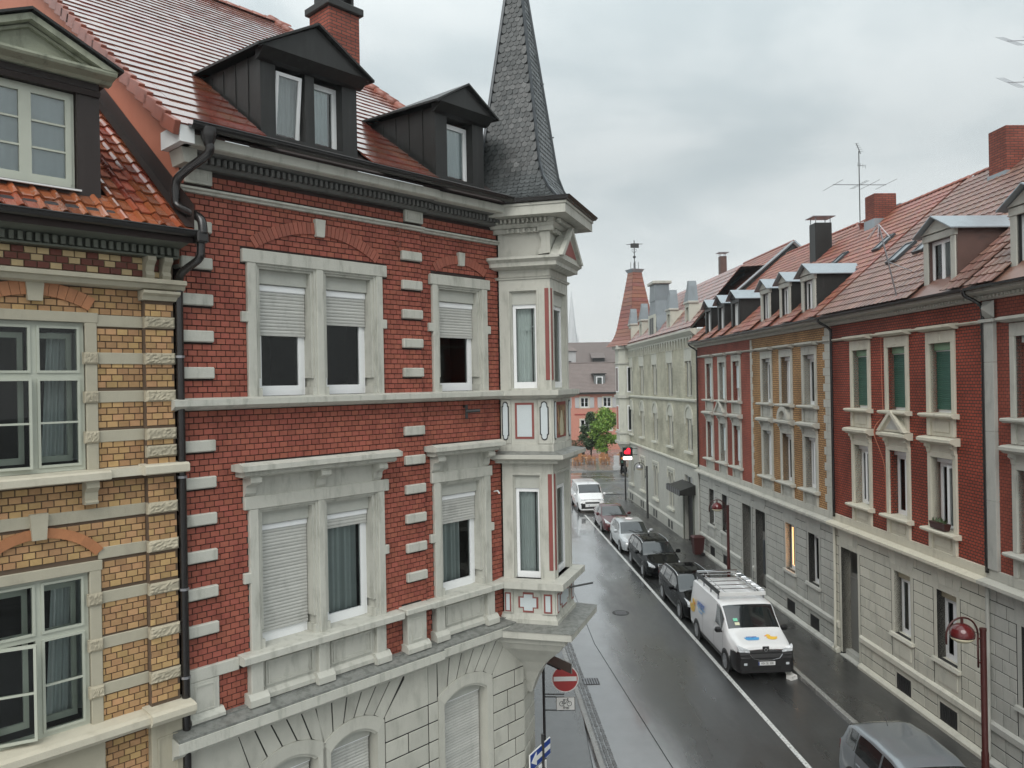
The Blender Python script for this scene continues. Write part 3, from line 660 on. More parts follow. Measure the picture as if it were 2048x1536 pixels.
# --- corner below the oriel and side-street wall (faces away)
oA, oB, oC, oD = rl(-.207, 13.955), rl(.704, 13.71), rl(1.096, 14.81), rl(.236, 15.196)
cA = (6.2, GY + .02); cB = rl(.30, 15.05); sE = rl(-.42, 29.0)
m = MB(); m.slab([cA, cB, (cB[0] - .4, cB[1] + .5), (5.6, .6)], 0, 4.7); m.obj('corner_wall', 'trim_gf', red)
m = MB(); m.slab([cB, sE, (sE[0] - .6, sE[1] + .3), (cB[0] - .5, cB[1] + .4)], 0, 12.3); m.obj('side_wall', 'far_brick_red', red)
ca, cb_ = Vector((cA[0], cA[1], 0)), Vector((cB[0], cB[1], 0)); cd = cb_ - ca; fr = frame(ca, math.atan2(cd.y, cd.x)); cl = cd.length
for k in range(8):
    cuts = [0, cl * .5, cl] if k % 2 else [0, cl]
    for p, q in zip(cuts, cuts[1:]): MB(fr).cbox(p + .011, q - .011, -.03, .05, zl[k + 1] + .011, zl[k] - .011, .01).obj('block', 'trim_gf', red, fix=False)
# --- oriel
F1 = math.atan2(oB[1] - oA[1], oB[0] - oA[0]); F2 = math.atan2(oC[1] - oB[1], oC[0] - oB[0]); F3 = math.atan2(oD[1] - oC[1], oD[0] - oC[0])
fr1, fr2, fr3 = frame((*oA, 0), F1), frame((*oB, 0), F2), frame((*oC, 0), F3)
L1 = math.dist(oA, oB); L2 = math.dist(oB, oC); L3 = math.dist(oC, oD)
def offs(e):
    """oriel outline pushed out by e, run back into the building"""
    n = lambda f: Vector((math.sin(f), -math.cos(f)))
    P = [Vector(p) for p in (oA, oB, oC, oD)]; d = [Vector((math.cos(f), math.sin(f))) for f in (F1, F2, F3)]; out = []
    out.append(P[0] + n(F1) * e - d[0] * .0)
    for i, (f, g) in enumerate(((F1, F2), (F2, F3))):
        a, b = P[i + 1] + n(f) * e, P[i + 1] + n(g) * e; u, v = d[i], d[i + 1]; cr = u.x * v.y - u.y * v.x; t = ((b - a).x * v.y - (b - a).y * v.x) / cr; out.append(a + u * t)
    out.append(P[3] + n(F3) * e)
    if e > 0: out[0] = out[0] - d[0] * e * .55
    return [tuple(p) for p in out] + [(oD[0] - .5, oD[1] + .3), (oA[0] - .12, oA[1] + .6)]
oriel = MB(); OW1 = [(.2, .70, 9.12, 10.87), (.2, .70, 5.70, 7.56)]; OW2 = [(.17, 1.0, 9.12, 10.87), (.17, 1.0, 5.70, 7.56)]; OW3 = [(.25, .75, 9.12, 10.87), (.25, .75, 5.70, 7.56)]
for f, l, h in ((fr1, L1, OW1), (fr2, L2, OW2), (fr3, L3, OW3)):
    oriel.fr = f; wall_mesh(oriel, 0, l, 4.9, 12.2, 0, h, .2)
oriel = oriel.obj('oriel', 'trim', red)
def oslab(name, e, z0, z1, mat='trim', e2=None):
    return MB().slab(offs(e), z0, z1, pts2=offs(e2) if e2 is not None else None).obj(name, mat, oriel)
oslab('oriel_moulding', .025, 11.08, 11.1); oslab('oriel_moulding', .03, 11.1, 11.12, e2=.05)
oslab('oriel_cornice', .05, 11.25, 11.29, e2=.14); oslab('oriel_cornice', .17, 11.29, 11.36); oslab('oriel_cornice', .17, 11.36, 11.41, e2=.23); oslab('oriel_cornice', .24, 11.41, 11.455)
oslab('cornice_top', .22, 11.455, 11.49, 'ledge_stone', .04)
oslab('oriel_band', .06, 11.9, 11.98); oslab('oriel_moulding', .1, 11.985, 12.045, e2=.15)
oslab('oriel_cornice', .13, 12.048, 12.14, 'grey_trim'); oslab('oriel_fascia', .42, 12.14, 12.30); oslab('oriel_fascia', .44, 12.30, 12.34)
oslab('oriel_sill', .06, 8.93, 8.99, e2=.16); oslab('oriel_sill', .165, 8.992, 9.085)
oslab('oriel_plinth', .025, 7.955, 8.115)
oslab('oriel_string', .12, 7.78, 7.83); oslab('oriel_string', .15, 7.83, 7.87, e2=.25); oslab('oriel_string', .255, 7.87, 7.945, 'grey_trim'); oslab('string_top', .25, 7.945, 7.99, 'ledge_stone', .03)
oslab('oriel_sill', .2, 5.555, 5.67); oslab('sill_top', .195, 5.67, 5.70, 'grey_trim', .02)
oslab('oriel_plinth', .03, 4.97, 5.07, e2=.0); oslab('oriel_plinth', .05, 4.9, 4.97)
oslab('oriel_base', .38, 4.735, 4.865, 'grey_trim'); oslab('base_top', .40, 4.865, 4.9, 'ledge_stone', .06); oslab('oriel_base', .22, 4.60, 4.735, 'grey_trim')
# corbel under the base, tapering to the corner
cc = ((cA[0] + cB[0]) / 2, (cA[1] + cB[1]) / 2); prev = offs(.18)
for k, (z, t) in enumerate(((4.6, 0), (4.45, .1), (4.3, .28), (4.1, .5), (3.85, .7), (3.6, .84), (3.4, .92))):
    cur = [(p[0] + (cc[0] - p[0]) * t * .95, p[1] + (cc[1] - p[1]) * t * .95) for p in offs(.18)]
    if k: MB().slab(cur, z, zp, pts2=prev).obj('corbel', 'grey_trim', oriel)
    prev, zp = cur, z
for f, l in ((fr1, L1), (fr2, L2)):          # dentils and blocks under the spire eave
    d2 = MB().cbox(-.02, .02, -.09, 0, 0, .075, .005).mesh('dentil', 'trim', fix=False); n = int(l / .085)
    for k in range(n + 1): link('dentil', d2, oriel, mw=f @ T(.04 + (l - .06) * k / n, -.13, 12.055))
    d3 = MB().cbox(-.028, .028, -.05, 0, 0, .075, .006).mesh('corbel_block', 'trim', fix=False)
    for k in range(6): link('corbel_block', d3, oriel, mw=f @ T(.2 + (l - .44) * k / 5, -.05, 11.9))
    MB(f).cbox(l - .19, l + .1, -.11, .02, 11.91, 12.0, .008).obj('capital', 'trim', oriel, fix=False)
    MB(f).prism([(l - .15, 11.91), (l + .03, 11.91), (l + .03, 11.52), (l - .19, 11.5), (l - .19, 11.56), (l - .13, 11.64), (l - .13, 11.78), (l - .16, 11.84)], -.06, .02).obj('console', 'trim', oriel)
# small pediment over the front cornice
MB(fr2).prism([(-.1, 11.46), (L2 + .1, 11.46), (L2 / 2, 12.0)], -.22, -.02).obj('pediment', 'trim', oriel)
MB(fr2).prism([(.12, 11.52), (L2 - .12, 11.52), (L2 / 2, 11.85)], -.225, -.2).obj('pediment_field', 'red_paint', oriel)
for s0, s1 in (((-.16, 11.45), (L2 / 2, 12.06)), ((L2 + .16, 11.45), (L2 / 2, 12.06))):
    MB(fr2).prism([s0, s1, (s1[0], s1[1] - .09), (s0[0] + (.14 if s0[0] < 0 else -.14), s0[1])], -.29, -.2).obj('raking_moulding', 'trim', oriel)
def o_window(f, x0, x1, z0, z1, star):
    for k, (w, y) in enumerate(((.0, -.015), (.014, .015), (.028, .04))):
        if k == 0:
            m = MB(f)
            for a in ((x0 - .05, x0, z0 - .02, z1), (x1, x1 + .03, z0 - .02, z1), (x0 - .05, x1 + .03, z1, z1 + .05)): m.box(a[0], a[1], y, .05, a[2], a[3])
        else:
            m = MB(f); m.box(x0, x0 + w, y, .18, z0, z1); m.box(x1 - w, x1, y, .18, z0, z1); m.box(x0 + w, x1 - w, y, .18, z1 - w, z1)
        m.obj('moulding', 'trim', oriel, fix=False)
    MB(f).box(x0 + .028, x1 - .028, .06, .18, z1 - .24, z1 - .028).obj('shutter_panel', 'shutter_box', oriel, fix=False)
    fx = f @ T(0, 0, 0)
    m = MB(fx); a, b, c, d, y = x0 + .03, x1 - .01, z0, z1 - .24, .085
    for q in ((a, a + .055, c, d), (b - .055, b, c, d), (a + .055, b - .055, d - .07, d), (a + .055, b - .055, c, c + .11)): m.box(q[0], q[1], y, y + .06, q[2], q[3])
    m.obj('window_frame', 'pvc', oriel, fix=False)
    g = MB(fx); g.quad((a + .055, y + .03, c + .11), (b - .055, y + .03, c + .11), (b - .055, y + .03, d - .07), (a + .055, y + .03, d - .07)); g.obj('pane', 'glass', oriel, fix=False)
    cu = MB(fx); vs = []; n = 30
    for i in range(n + 1): vs += [(a + (b - a) * i / n, y + .14 + .02 * math.sin(i * 1.3), c), (a + (b - a) * i / n, y + .14 + .02 * math.sin(i * 1.3), d)]
    cu.add(vs, [(2 * i, 2 * i + 2, 2 * i + 3, 2 * i + 1) for i in range(n)]); cu.obj('curtain', 'curtain_pale' if star else 'curtain', oriel, smooth=True, fix=False)
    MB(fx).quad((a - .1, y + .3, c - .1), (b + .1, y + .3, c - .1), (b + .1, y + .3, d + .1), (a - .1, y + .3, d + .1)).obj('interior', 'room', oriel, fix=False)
    if star:                                  # paper star hung in the window
        m = MB(fx); cx, cz = (a + b) / 2 + .02, d - .42
        for k in range(8):
            t = k * math.pi / 4 + .25; r = .2 if k % 2 == 0 else .12
            m.add([(cx + r * math.cos(t), y + .09, cz + r * math.sin(t)), (cx + .018 * math.cos(t + 1.5), y + .08, cz + .018 * math.sin(t + 1.5)), (cx + .018 * math.cos(t - 1.5), y + .08, cz + .018 * math.sin(t - 1.5))], [(0, 1, 2)])
        m.obj('paper_star', 'curtain_pale', oriel, fix=False)
for f, h in ((fr1, OW1), (fr2, OW2), (fr3, OW3)):
    for i, q in enumerate(h): o_window(f, *q, star=(i == 0 and f is fr1))
for z0, z1 in ((9.26, 10.9), (5.86, 7.58)):  # red stripes on the corner post
    MB(fr1).cbox(.845, .918, -.012, .02, z0, z1, .004).obj('painted_stripe', 'red_paint', oriel, fix=False)
    MB(fr2).cbox(.035, .1, -.012, .02, z0, z1, .004).obj('painted_stripe', 'red_paint', oriel, fix=False)
def fillet(f, outline, y, w, mat, inner=None):
    """flat painted frame along an (x,z) outline with a pale field inside"""
    cx = sum(p[0] for p in outline) / len(outline); cz = sum(p[1] for p in outline) / len(outline)
    mx_ = max(p[0] for p in outline) - cx; mz_ = max(p[1] for p in outline) - cz
    inn = [(cx + (p[0] - cx) * (1 - w / mx_), cz + (p[1] - cz) * (1 - w / mz_)) for p in outline]
    MB(f).prism(outline, y - .008, y + .01).obj('painted_border', mat, oriel); MB(f).prism(inn, y - .014, y + .01).obj('painted_panel', inner or 'panel_blue', oriel)
def oval(x0, x1, z0, z1):
    w = (x1 - x0) / 2; cx = (x0 + x1) / 2; r = w * .72
    return [(x0, z0 + w * 1.3), (x0, z1 - w * 1.3), (cx - r, z1 - w * 1.1)] + [(cx - r * math.cos(t), z1 - r + r * math.sin(t)) for t in (.3, .8, 1.3, 1.84, 2.34, 2.84)] + [(cx + r, z1 - w * 1.1), (x1, z1 - w * 1.3), (x1, z0 + w * 1.3), (cx + r, z0 + w * 1.1)] + [(cx + r * math.cos(t), z0 + r - r * math.sin(t)) for t in (.3, .8, 1.3, 1.84, 2.34, 2.84)] + [(cx - r, z0 + w * 1.1)]
def cross(x0, x1, z0, z1):
    a, b = (x1 - x0) * .23, (z1 - z0) * .22
    return [(x0 + a, z0), (x1 - a, z0), (x1 - a, z0 + b), (x1, z0 + b), (x1, z1 - b), (x1 - a, z1 - b), (x1 - a, z1), (x0 + a, z1), (x0 + a, z1 - b), (x0, z1 - b), (x0, z0 + b), (x0 + a, z0 + b)]
rc = lambda a, b, c, d: [(a, c), (b, c), (b, d), (a, d)]
for f, l in ((fr1, L1), (fr2, L2)):
    k = (l - .30) / (L1 - .30)
    MB(f).cbox(l - .255, l + .0, -.028, .02, 8.12, 8.92, .006).obj('panel_strip', 'trim', oriel, fix=False); MB(f).cbox(.0, .19, -.028, .02, 8.12, 8.92, .006).obj('panel_strip', 'trim', oriel, fix=False)
    fillet(f, oval(l - .22, l - .055, 8.185, 8.885), -.028, .022, 'iron'); fillet(f, oval(.02, .155, 8.185, 8.885), -.028, .022, 'iron')
    MB(f).cbox(l - .245, l, -.03, .02, 5.07, 5.54, .006).obj('panel_strip', 'trim', oriel, fix=False); MB(f).cbox(.0, .17, -.03, .02, 5.07, 5.54, .006).obj('panel_strip', 'trim', oriel, fix=False)
    fillet(f, rc(l - .205, l - .055, 5.1, 5.44), -.03, .03, 'red_paint'); fillet(f, rc(.02, .13, 5.1, 5.44), -.03, .022, 'red_paint')
    fillet(f, cross(.26, l - .315, 5.09, 5.45), 0, .035, 'red_paint')
fillet(fr1, rc(.26, .612, 8.21, 8.86), 0, .04, 'red_paint'); fillet(fr2, rc(.24, L2 - .3, 8.21, 8.86), 0, .06, 'red_paint', 'fresco')
m = MB(fr2 @ T(.55, -.018, 8.24)); m.prism([(-.08, 0), (.1, 0), (.12, .2), (.07, .38), (.03, .46), (-.03, .46), (-.06, .36), (-.12, .2)], 0, .012); m.obj('painted_figure', 'beige_panel', oriel)
MB(fr2).tube([(.25, -.2, 5.52), (.55, -.55, 5.55)], .018, 6).obj('flag_socket', 'iron', oriel)
# --- spire: square in plan, flared foot, fish-scale slates
nrm2 = Vector((math.sin(F2), -math.cos(F2))); mid2 = (Vector(oB) + Vector(oC)) / 2; SC = mid2 - nrm2 * .724; SZ0, SZ1 = 12.36, 17.67
def s_half(z):
    h = (SZ1 - z) * .1245
    if z < 13.25: h += .40 * ((13.25 - z) / .89) ** 2.2
    return h
spire = MB(T(SC.x, SC.y, 0) @ RZ(F2)); zs_ = [SZ0 + (SZ1 - SZ0) * (i / 30) ** 1.25 for i in range(31)]
for a, b in zip(zs_, zs_[1:]):
    p, q = s_half(a) - .02, max(.002, s_half(b) - .02); spire.slab([(-p, -p), (p, -p), (p, p), (-p, p)], a, b, pts2=[(-q, -q), (q, -q), (q, q), (-q, q)])
spire = spire.obj('spire', 'under_slate', red)
# eave board with gutter round the oriel
ev = MB(); ev.slab(offs(.42), 12.335, 12.36, pts2=offs(.46)); ev.slab(offs(.48), 12.36, 12.42, pts2=offs(.52)); ev.obj('spire_gutter', 'gutter_metal', red)
sl = MB(); hw = .06; n = 6; pts = [(-hw, .16), (hw, .16)] + [(hw * math.cos(t), .035 - .05 * math.sin(t)) for t in [math.pi * i / n for i in range(n + 1)]]
V_ = [(x, -.008 - (.16 - y) * .09, y) for x, y in pts]; sl.add(V_ + [(x, y + .012, z) for x, y, z in V_], [tuple(range(len(pts)))] + [(i, i + 1, len(pts) + i + 1, len(pts) + i) for i in range(1, len(pts) - 1)])
sme = sl.mesh('slate', 'slate'); sm_ = []; z = 12.40; row = 0
base = T(SC.x, SC.y, 0) @ RZ(F2)
while z < 17.1:
    h = s_half(z); slope = math.atan2(s_half(z) - s_half(z + .12), .12); n = max(1, int(round(2 * h / .105)))
    for face in range(4):
        for k in range(n):
            x = -h + 2 * h * (k + .5 + (.25 if row % 2 else -.25)) / n
            if abs(x) > h - .05: continue
            sm_.append(base @ RZ(face * math.pi / 2) @ T(x, -h, z) @ RX(-slope) @ RZ(random.uniform(-.04, .04)) @ RY(random.uniform(-.05, .05)) @ Matrix.Diagonal((2 * h / n / .125, 1, 1, 1)))
    z += .094 * math.cos(slope); row += 1
# the slates are sub-parts of the spire
sc_ = MB()
def svis(w, q, m):
    nn = (mw_of(red).to_3x3() @ m.to_3x3() @ Vector((0, -1, 0))); return nn.dot(Vector((0, 0, EYE)) - w) > 0 and w.z > 12.5
pieces('slate', sme, sm_, spire, 300, svis, 'slates_beyond')
for i in range(4):                           # lead hips
    path = []
    for z in [12.4 + .25 * j for j in range(21)]:
        h = s_half(z) + .012; c = RZ(F2 + i * math.pi / 2) @ Vector((h, -h, z)); path.append((SC.x + c.x, SC.y + c.y, z))
    MB().tube(path, [.032] * 21, 6).obj('hip_roll', 'lead', spire)
for zc_ in (13.9, 14.9, 15.9, 16.8):         # roof hooks
    h = s_half(zc_); c = RZ(F2) @ Vector((h, -h, 0)); MB().tube([(SC.x + c.x, SC.y + c.y, zc_), (SC.x + c.x * 1.12, SC.y + c.y * 1.12, zc_ + .03)], .012, 5).obj('roof_hook', 'iron', spire)
# --- main roof
TR = .70; RP = math.atan(TR); EY, EZ = -.52, 12.39
def roof_y(v): return EY + v * math.cos(RP)
def roof_z(v): return EZ + v * math.sin(RP)
VM = 9.5 / math.cos(RP); HX = 6.62
m = MB(); c = [(-.22, EY + .05, EZ - .03), (5.5, EY + .05, EZ - .03), (HX, .6, EZ + .72), (HX, roof_y(VM), roof_z(VM) - .05), (-.22, roof_y(VM), roof_z(VM) - .05)]
lo_ = [(x, y, z - .03) for x, y, z in c]; m.add(c + lo_, [(0, 1, 2, 3, 4), (5, 6, 7, 8, 9)] + [(i, (i + 1) % 5, 5 + (i + 1) % 5, 5 + i) for i in range(5)]); m.obj('roof', 'under_tile', red)
m = MB(); k = rl(-.42, 29.0); m.add([(HX, .4, EZ + .5), (k[0] + .5, k[1], EZ), (k[0] - 4, k[1] + 3, roof_z(VM) - .1), (HX, roof_y(VM), roof_z(VM) - .06)], [(0, 1, 2, 3)]); m.add([(-.22, roof_y(VM), roof_z(VM) - .06), (HX, roof_y(VM), roof_z(VM) - .06), (HX, roof_y(VM) + 8, EZ), (-.22, roof_y(VM) + 8, EZ)], [(0, 1, 2, 3)]); m.obj('rear_roof', 'tile_red', red)
def tile_mesh(name, w, l, mat, roll=.012, kind=0, n=8, lip=.034):
    """interlocking clay tile: shallow double trough (kind 0) or a bold side roll (kind 1); origin at the lower left edge, +y up the slope"""
    m = MB(); top = []
    for i in range(n + 1):
        t = i / n
        h = roll * (.5 - .5 * math.cos(4 * math.pi * t)) if kind == 0 else roll * max(0, math.sin(math.pi * min(1, t / .42))) * (1 if t < .42 else 0)
        top.append((t * w, h))
    th = .02 if lip > .03 else .021
    for i in range(n):
        (x0, h0), (x1, h1) = top[i], top[i + 1]
        m.add([(x0, 0, h0 + lip), (x1, 0, h1 + lip), (x1, l, h1 + .006), (x0, l, h0 + .006)], [(0, 1, 2, 3)]); m.add([(x0, 0, h0 + lip - th), (x1, 0, h1 + lip - th), (x1, 0, h1 + lip), (x0, 0, h0 + lip)], [(0, 1, 2, 3)])
    m.add([(0, 0, lip - th), (0, 0, lip), (0, l, .006), (0, l, -.012)], [(0, 1, 2, 3)]); m.add([(w, 0, lip - th), (w, l, -.012), (w, l, .006), (w, 0, lip)], [(0, 1, 2, 3)])
    return m.mesh(name, mat, fix=False)
tme = tile_mesh('roof_tile', .218, .36, 'tile_red', .0, 0, 2, .0225); tm = []; DORM = [(1.0, 2.86, 14.0), (4.15, 5.56, 14.0)]
for r in range(int(VM / .315)):
    v = .02 + r * .315
    for kx in range(32):
        x = -.24 + kx * .22 + random.uniform(-.002, .002)
        if x > HX - .1: continue
        y, z = roof_y(v), roof_z(v)
        if x > 5.35 and z < 12.75: continue
        if any(a - .1 < x < b - .05 and z < zt for a, b, zt in DORM): continue
        tm.append(T(x, y, z) @ RX(RP) @ RZ(random.uniform(-.008, .008)) @ RX(random.uniform(-.008, .008)))
pieces('roof_tile', tme, tm, red, 300, lambda w, q, m: True)
vt = MB().cbox(-.05, .03, -.04, .36, -.13, .045, .008).mesh('verge_tile', 'ridge_tile', fix=False)
for r in range(int(VM / .315)): link('verge_tile', vt, red, mw=T(-.235, roof_y(r * .315 + .02), roof_z(r * .315 + .02)) @ RX(RP - .13))
rt = MB(); pr = [(.11 * math.cos(t), .11 * math.sin(t)) for t in [math.pi * i / 8 for i in range(9)]]
rt.add([(x, 0, z) for x, z in pr] + [(x * .86, .4, z * .86) for x, z in pr], [(i, i + 1, 10 + i, 9 + i) for i in range(8)] + [tuple(range(9))]); rtm = rt.mesh('ridge_tile', 'ridge_tile', True)
for k in range(20): link('ridge_tile', rtm, red, mw=T(-.2 + k * .36, roof_y(VM), roof_z(VM) - .02) @ RZ(-math.pi / 2))
for k in range(24): link('ridge_tile', rtm, red, mw=T(HX + .02, roof_y(VM) - k * .36, roof_z(VM) - k * .36 * TR + .0) @ RX(RP))
# gutter, verge boards, party wall
gp = [(.075 * math.cos(t), .075 * math.sin(t)) for t in [math.pi + math.pi * i / 8 for i in range(9)]]; gi = [(a * .88, b * .88) for a, b in gp[::-1]]
MB(T(0, -.575, 12.43)).sweep(gp + gi, -.1, 5.55).obj('gutter', 'gutter_metal', red)
MB().tube([(-.1, -.65, 12.432), (5.55, -.65, 12.432)], .012, 6).obj('gutter_bead', 'gutter_metal', red)
for k in range(8): MB().tube([(.3 + k * .7, -.66, 12.43), (.3 + k * .7, -.5, 12.435)], .009, 5).obj('gutter_strap', 'gutter_metal', red)
m = MB(); m.add([(-.02, .02, 10.8), (-.02, roof_y(VM), 10.8), (-.02, roof_y(VM), roof_z(VM) - .1), (-.02, .02, roof_z((.02 - EY) / math.cos(RP)) - .1)], [(0, 1, 2, 3)]); m.add([(-.02, .02, 10.8), (.0, -.0, 10.8), (.0, 0, 12.5), (-.02, .02, 12.5)], [(0, 1, 2, 3)])
m.obj('party_wall', 'terracotta', red)
MB().prism([(-.2, 12.2), (-.02, 12.2), (-.02, 12.42), (-.2, 12.42)], -.5, .05).obj('eave_end', 'white_board', red)
MB().prism([(-.06, 12.02), (.1, 12.02), (.1, 12.2), (-.1, 12.2)], -.3, .05).obj('eave_end', 'grey_trim', red)
MB().lathe([(.05, -.12), (.09, -.02), (.1, .06), (.1, .1)], 12, (.12, -.575, 12.3)).obj('hopper', 'gutter_metal', red, smooth=40)
def dpipe(path, name='downpipe', r=.05, par=None, mat='gutter_metal'):
    P = [Vector(p) for p in path]; out = []
    for i in range(len(P) - 1):
        p0, p1, p2, p3 = P[max(i - 1, 0)], P[i], P[i + 1], P[min(i + 2, len(P) - 1)]
        for k in range(6):
            t = k / 6; out.append(.5 * ((2 * p1) + (p2 - p0) * t + (2 * p0 - 5 * p1 + 4 * p2 - p3) * t * t + (3 * p1 - p0 - 3 * p2 + p3) * t ** 3))
    out.append(P[-1]); return MB().tube(out, r, 10).obj(name, mat, par or red, smooth=True)
dpipe([(.12, -.575, 12.24), (.12, -.56, 12.1), (-.02, -.3, 11.93), (-.1, -.16, 11.8), (-.11, -.14, 11.6), (-.09, -.17, 11.48), (.02, -.4, 11.35), (.05, -.5, 11.26), (.05, -.53, 11.1)], r=.055)
# --- dormers
def dormer(x0, x1, zb, ze, apex, wins, ov=.16):
    fr_ = MB(); H = [(a, b, zb + .06, zt) for a, b, zt in wins]; wall_mesh(fr_, x0, x1, zb - .3, ze + .05, -.02, H, .22)
    d = fr_.obj('dormer', 'dark_zinc', red)
    for xx, s_ in ((x0, -1), (x1, 1)):       # cheeks in standing-seam sheets
        m = MB(); m.add([(xx, -.02, zb - .3), (xx, 2.2, zb + 1.25), (xx, 2.2, ze + .16), (xx, -.02, ze)], [(0, 1, 2, 3)]); m.obj('cheek', 'dark_zinc', d)
        for k in range(5):
            y = .3 + k * .36; z0 = max(zb - .2, EZ + (y - EY) * TR - .1); m = MB(); m.box(xx - .012 if s_ < 0 else xx, xx if s_ < 0 else xx + .012, y - .006, y + .006, z0, ze + .04); m.obj('seam', 'dark_zinc', d)
    cx = (x0 + x1) / 2; e0, e1 = x0 - ov, x1 + ov
    g = MB(); g.prism([(e0 + .04, ze + .02), (e1 - .04, ze + .02), (cx, apex - .02)], -.2, -.16); g.obj('gable_sheet', 'dark_zinc', d)
    MB().sweep([(-.02, ze - .1), (-.1, ze - .08), (-.2, ze + .0), (-.24, ze + .03), (.0, ze + .04)], e0 + .1, e1 - .1).obj('eave_moulding', 'dark_zinc', d)
    for a, b in ((e0, cx), (e1, cx)):
        back = 2.6; m = MB(); t = .035
        m.add([(a, -.27, ze), (b, -.27, apex), (b, back + 1.2, apex + .12), (a, back, ze + .2), (a, -.27, ze + t), (b, -.27, apex + t), (b, back + 1.2, apex + .12 + t), (a, back, ze + .2 + t)], [(0, 1, 2, 3), (4, 7, 6, 5), (0, 4, 5, 1), (1, 5, 6, 2), (2, 6, 7, 3), (3, 7, 4, 0)]); m.obj('dormer_roof', 'dark_zinc', d)
    return d
D1 = dormer(1.13, 2.72, 12.66, 13.80, 14.36, [(1.36, 1.83, 13.74), (1.98, 2.46, 13.74)])
window(red, 1.36, 1.83, 12.6, 13.68, .14, fw=.04, sw=.05, tilt=True, room='room_pale', curtain=('blind', 0, 1), cy=.045, deep=.4, rm=.04, glass='glass_sky', name='dormer_window')
window(red, 1.98, 2.46, 12.6, 13.68, .14, fw=.04, sw=.05, room='room_pale', curtain=('blind', 0, .8), cy=.045, deep=.4, rm=.04, glass='glass_sky', name='dormer_window')
D2 = dormer(4.30, 5.43, 12.66, 13.86, 14.30, [(4.56, 5.16, 13.76)])
window(red, 4.56, 5.16, 12.6, 13.7, .14, fw=.045, sw=.05, room='room_pale', curtain=('blind', 0, 1), cy=.045, deep=.4, rm=.04, glass='glass_sky', name='dormer_window')
# --- chimney by the hip
MB().cbox(5.6, 6.42, 4.95, 5.75, 15.0, 17.75, .01).obj('chimney', 'chimney_brick', red, fix=False)
MB().cbox(5.52, 6.5, 4.87, 5.83, 17.75, 17.92, .02).obj('chimney_cap', 'dark_zinc', red, fix=False)
MB().cbox(6.3, 6.46, 4.9, 5.8, 15.6, 16.6, .01).obj('chimney_flashing', 'white_board', red, fix=False)
for k in range(2):
    m = MB(); x = 5.64 + k * .4; m.box(x, x + .34, 5.1, 5.6, 17.92, 18.02); m.box(x, x + .06, 5.1, 5.6, 18.02, 18.25); m.box(x + .28, x + .34, 5.1, 5.6, 18.02, 18.25); m.box(x - .02, x + .36, 5.06, 5.64, 18.25, 18.33); m.box(x + .05, x + .29, 5.15, 5.55, 18.33, 18.6); m.obj('chimney_pot', 'dark_zinc', red, fix=False)
# --- small ironwork on the wall
for x, z in ((3.42, 11.66), (3.42, 11.46)): MB().tube([(x, .02, z + .03), (x, -.07, z + .04), (x + .03, -.11, z), (x + .02, -.1, z - .05), (x - .01, -.06, z - .06)], .013, 6).obj('wall_hook', 'brick_dark', red)
m = MB(); m.tube([(4.9, .06, 8.82), (4.9, -.02, 8.85), (4.9, -.02, 8.62)], .025, 6); m.tube([(4.88, -.02, 8.74), (5.12, -.12, 8.745)], .03, 6); m.obj('flag_bracket', 'iron', red)
MB().tube([(5.62, .06, 7.27), (5.62, -.03, 7.29), (5.64, -.06, 7.24)], .015, 6).obj('wall_hook', 'white_board', red)
# ================================================================== yellow brick house on the left
yel = thing('brick_house', 'yellow brick house with sandstone bands and green window frames at left edge', 'house', RO, RA)
XL = -3.7
YW = [(-2.16, -1.13, 8.29, 10.0), (-2.16, -1.13, 5.33, 7.116)]
mb = MB(); wall_mesh(mb, XL, -.1, 0, 11.05, .012, YW, .28); mb.quad((-.1, .012, 0), (-.1, 6, 0), (-.1, 6, 11.0), (-.1, .012, 11.0)); mb.obj('wall', 'mortar_yellow', yel)
ex = [(-2.3, -1.0, 8.2, 10.12), (-2.3, -1.0, 5.2, 7.26), (-2.3, 0, 10.4, 10.62), (XL, 0, 7.7, 7.84), (XL, 0, 8.17, 8.3), (-.49, -.1, 5.3, 10.45), (XL, 0, 5.18, 5.34)]
for z in (10.10, 9.658, 9.205, 8.74, 7.376, 6.856, 6.325, 5.783): ex.append((-1.02, -.1, z - .137, z)); ex.append((XL, -2.27, z - .137, z))
rows = brick_layout(XL, -.486, 4.5, 10.42, .012, ex, j=.010)
pil = []                                     # brick shaft of the pilaster
pz = [10.10, 9.658, 9.205, 8.74, 8.53, 7.84, 7.376, 6.856, 6.325, 5.783]
pex = [(-.6, 0, z - .14, z) for z in pz] + [(-.6, 0, 10.29, 10.62), (-.6, 0, 8.17, 8.31), (-.6, 0, 5.18, 5.34)]
box('pilaster', 'mortar_yellow', yel, -.484, -.142, -.078, .02, 5.3, 10.42)
rows += brick_layout(-.482, -.144, 5.34, 10.30, -.078, pex, j=.010)
lay_bricks(yel, rows, 'brick_yellow', j=.010)
side = brick_layout(-.075, .014, 5.34, 10.30, 0, [])
# checkered frieze of dark and pale bricks
ck = brick_layout(XL, -.12, 10.56, 10.83, .012, [], zoff=.02)
A_, B_ = [], []
for r in ck:
    k = round(r[2] / .0783); c = int(math.floor((r[0] + r[1]) / 2 / .127)) % 3
    (A_ if ((c + k) % 3 == 0 or (c + k) % 6 == 1) else B_).append(r)
lay_bricks(yel, A_, 'brick_pale', 'pale_brick', rest='pale_brickwork'); lay_bricks(yel, B_, 'brick_dark', 'dark_brick', rest='dark_brickwork')
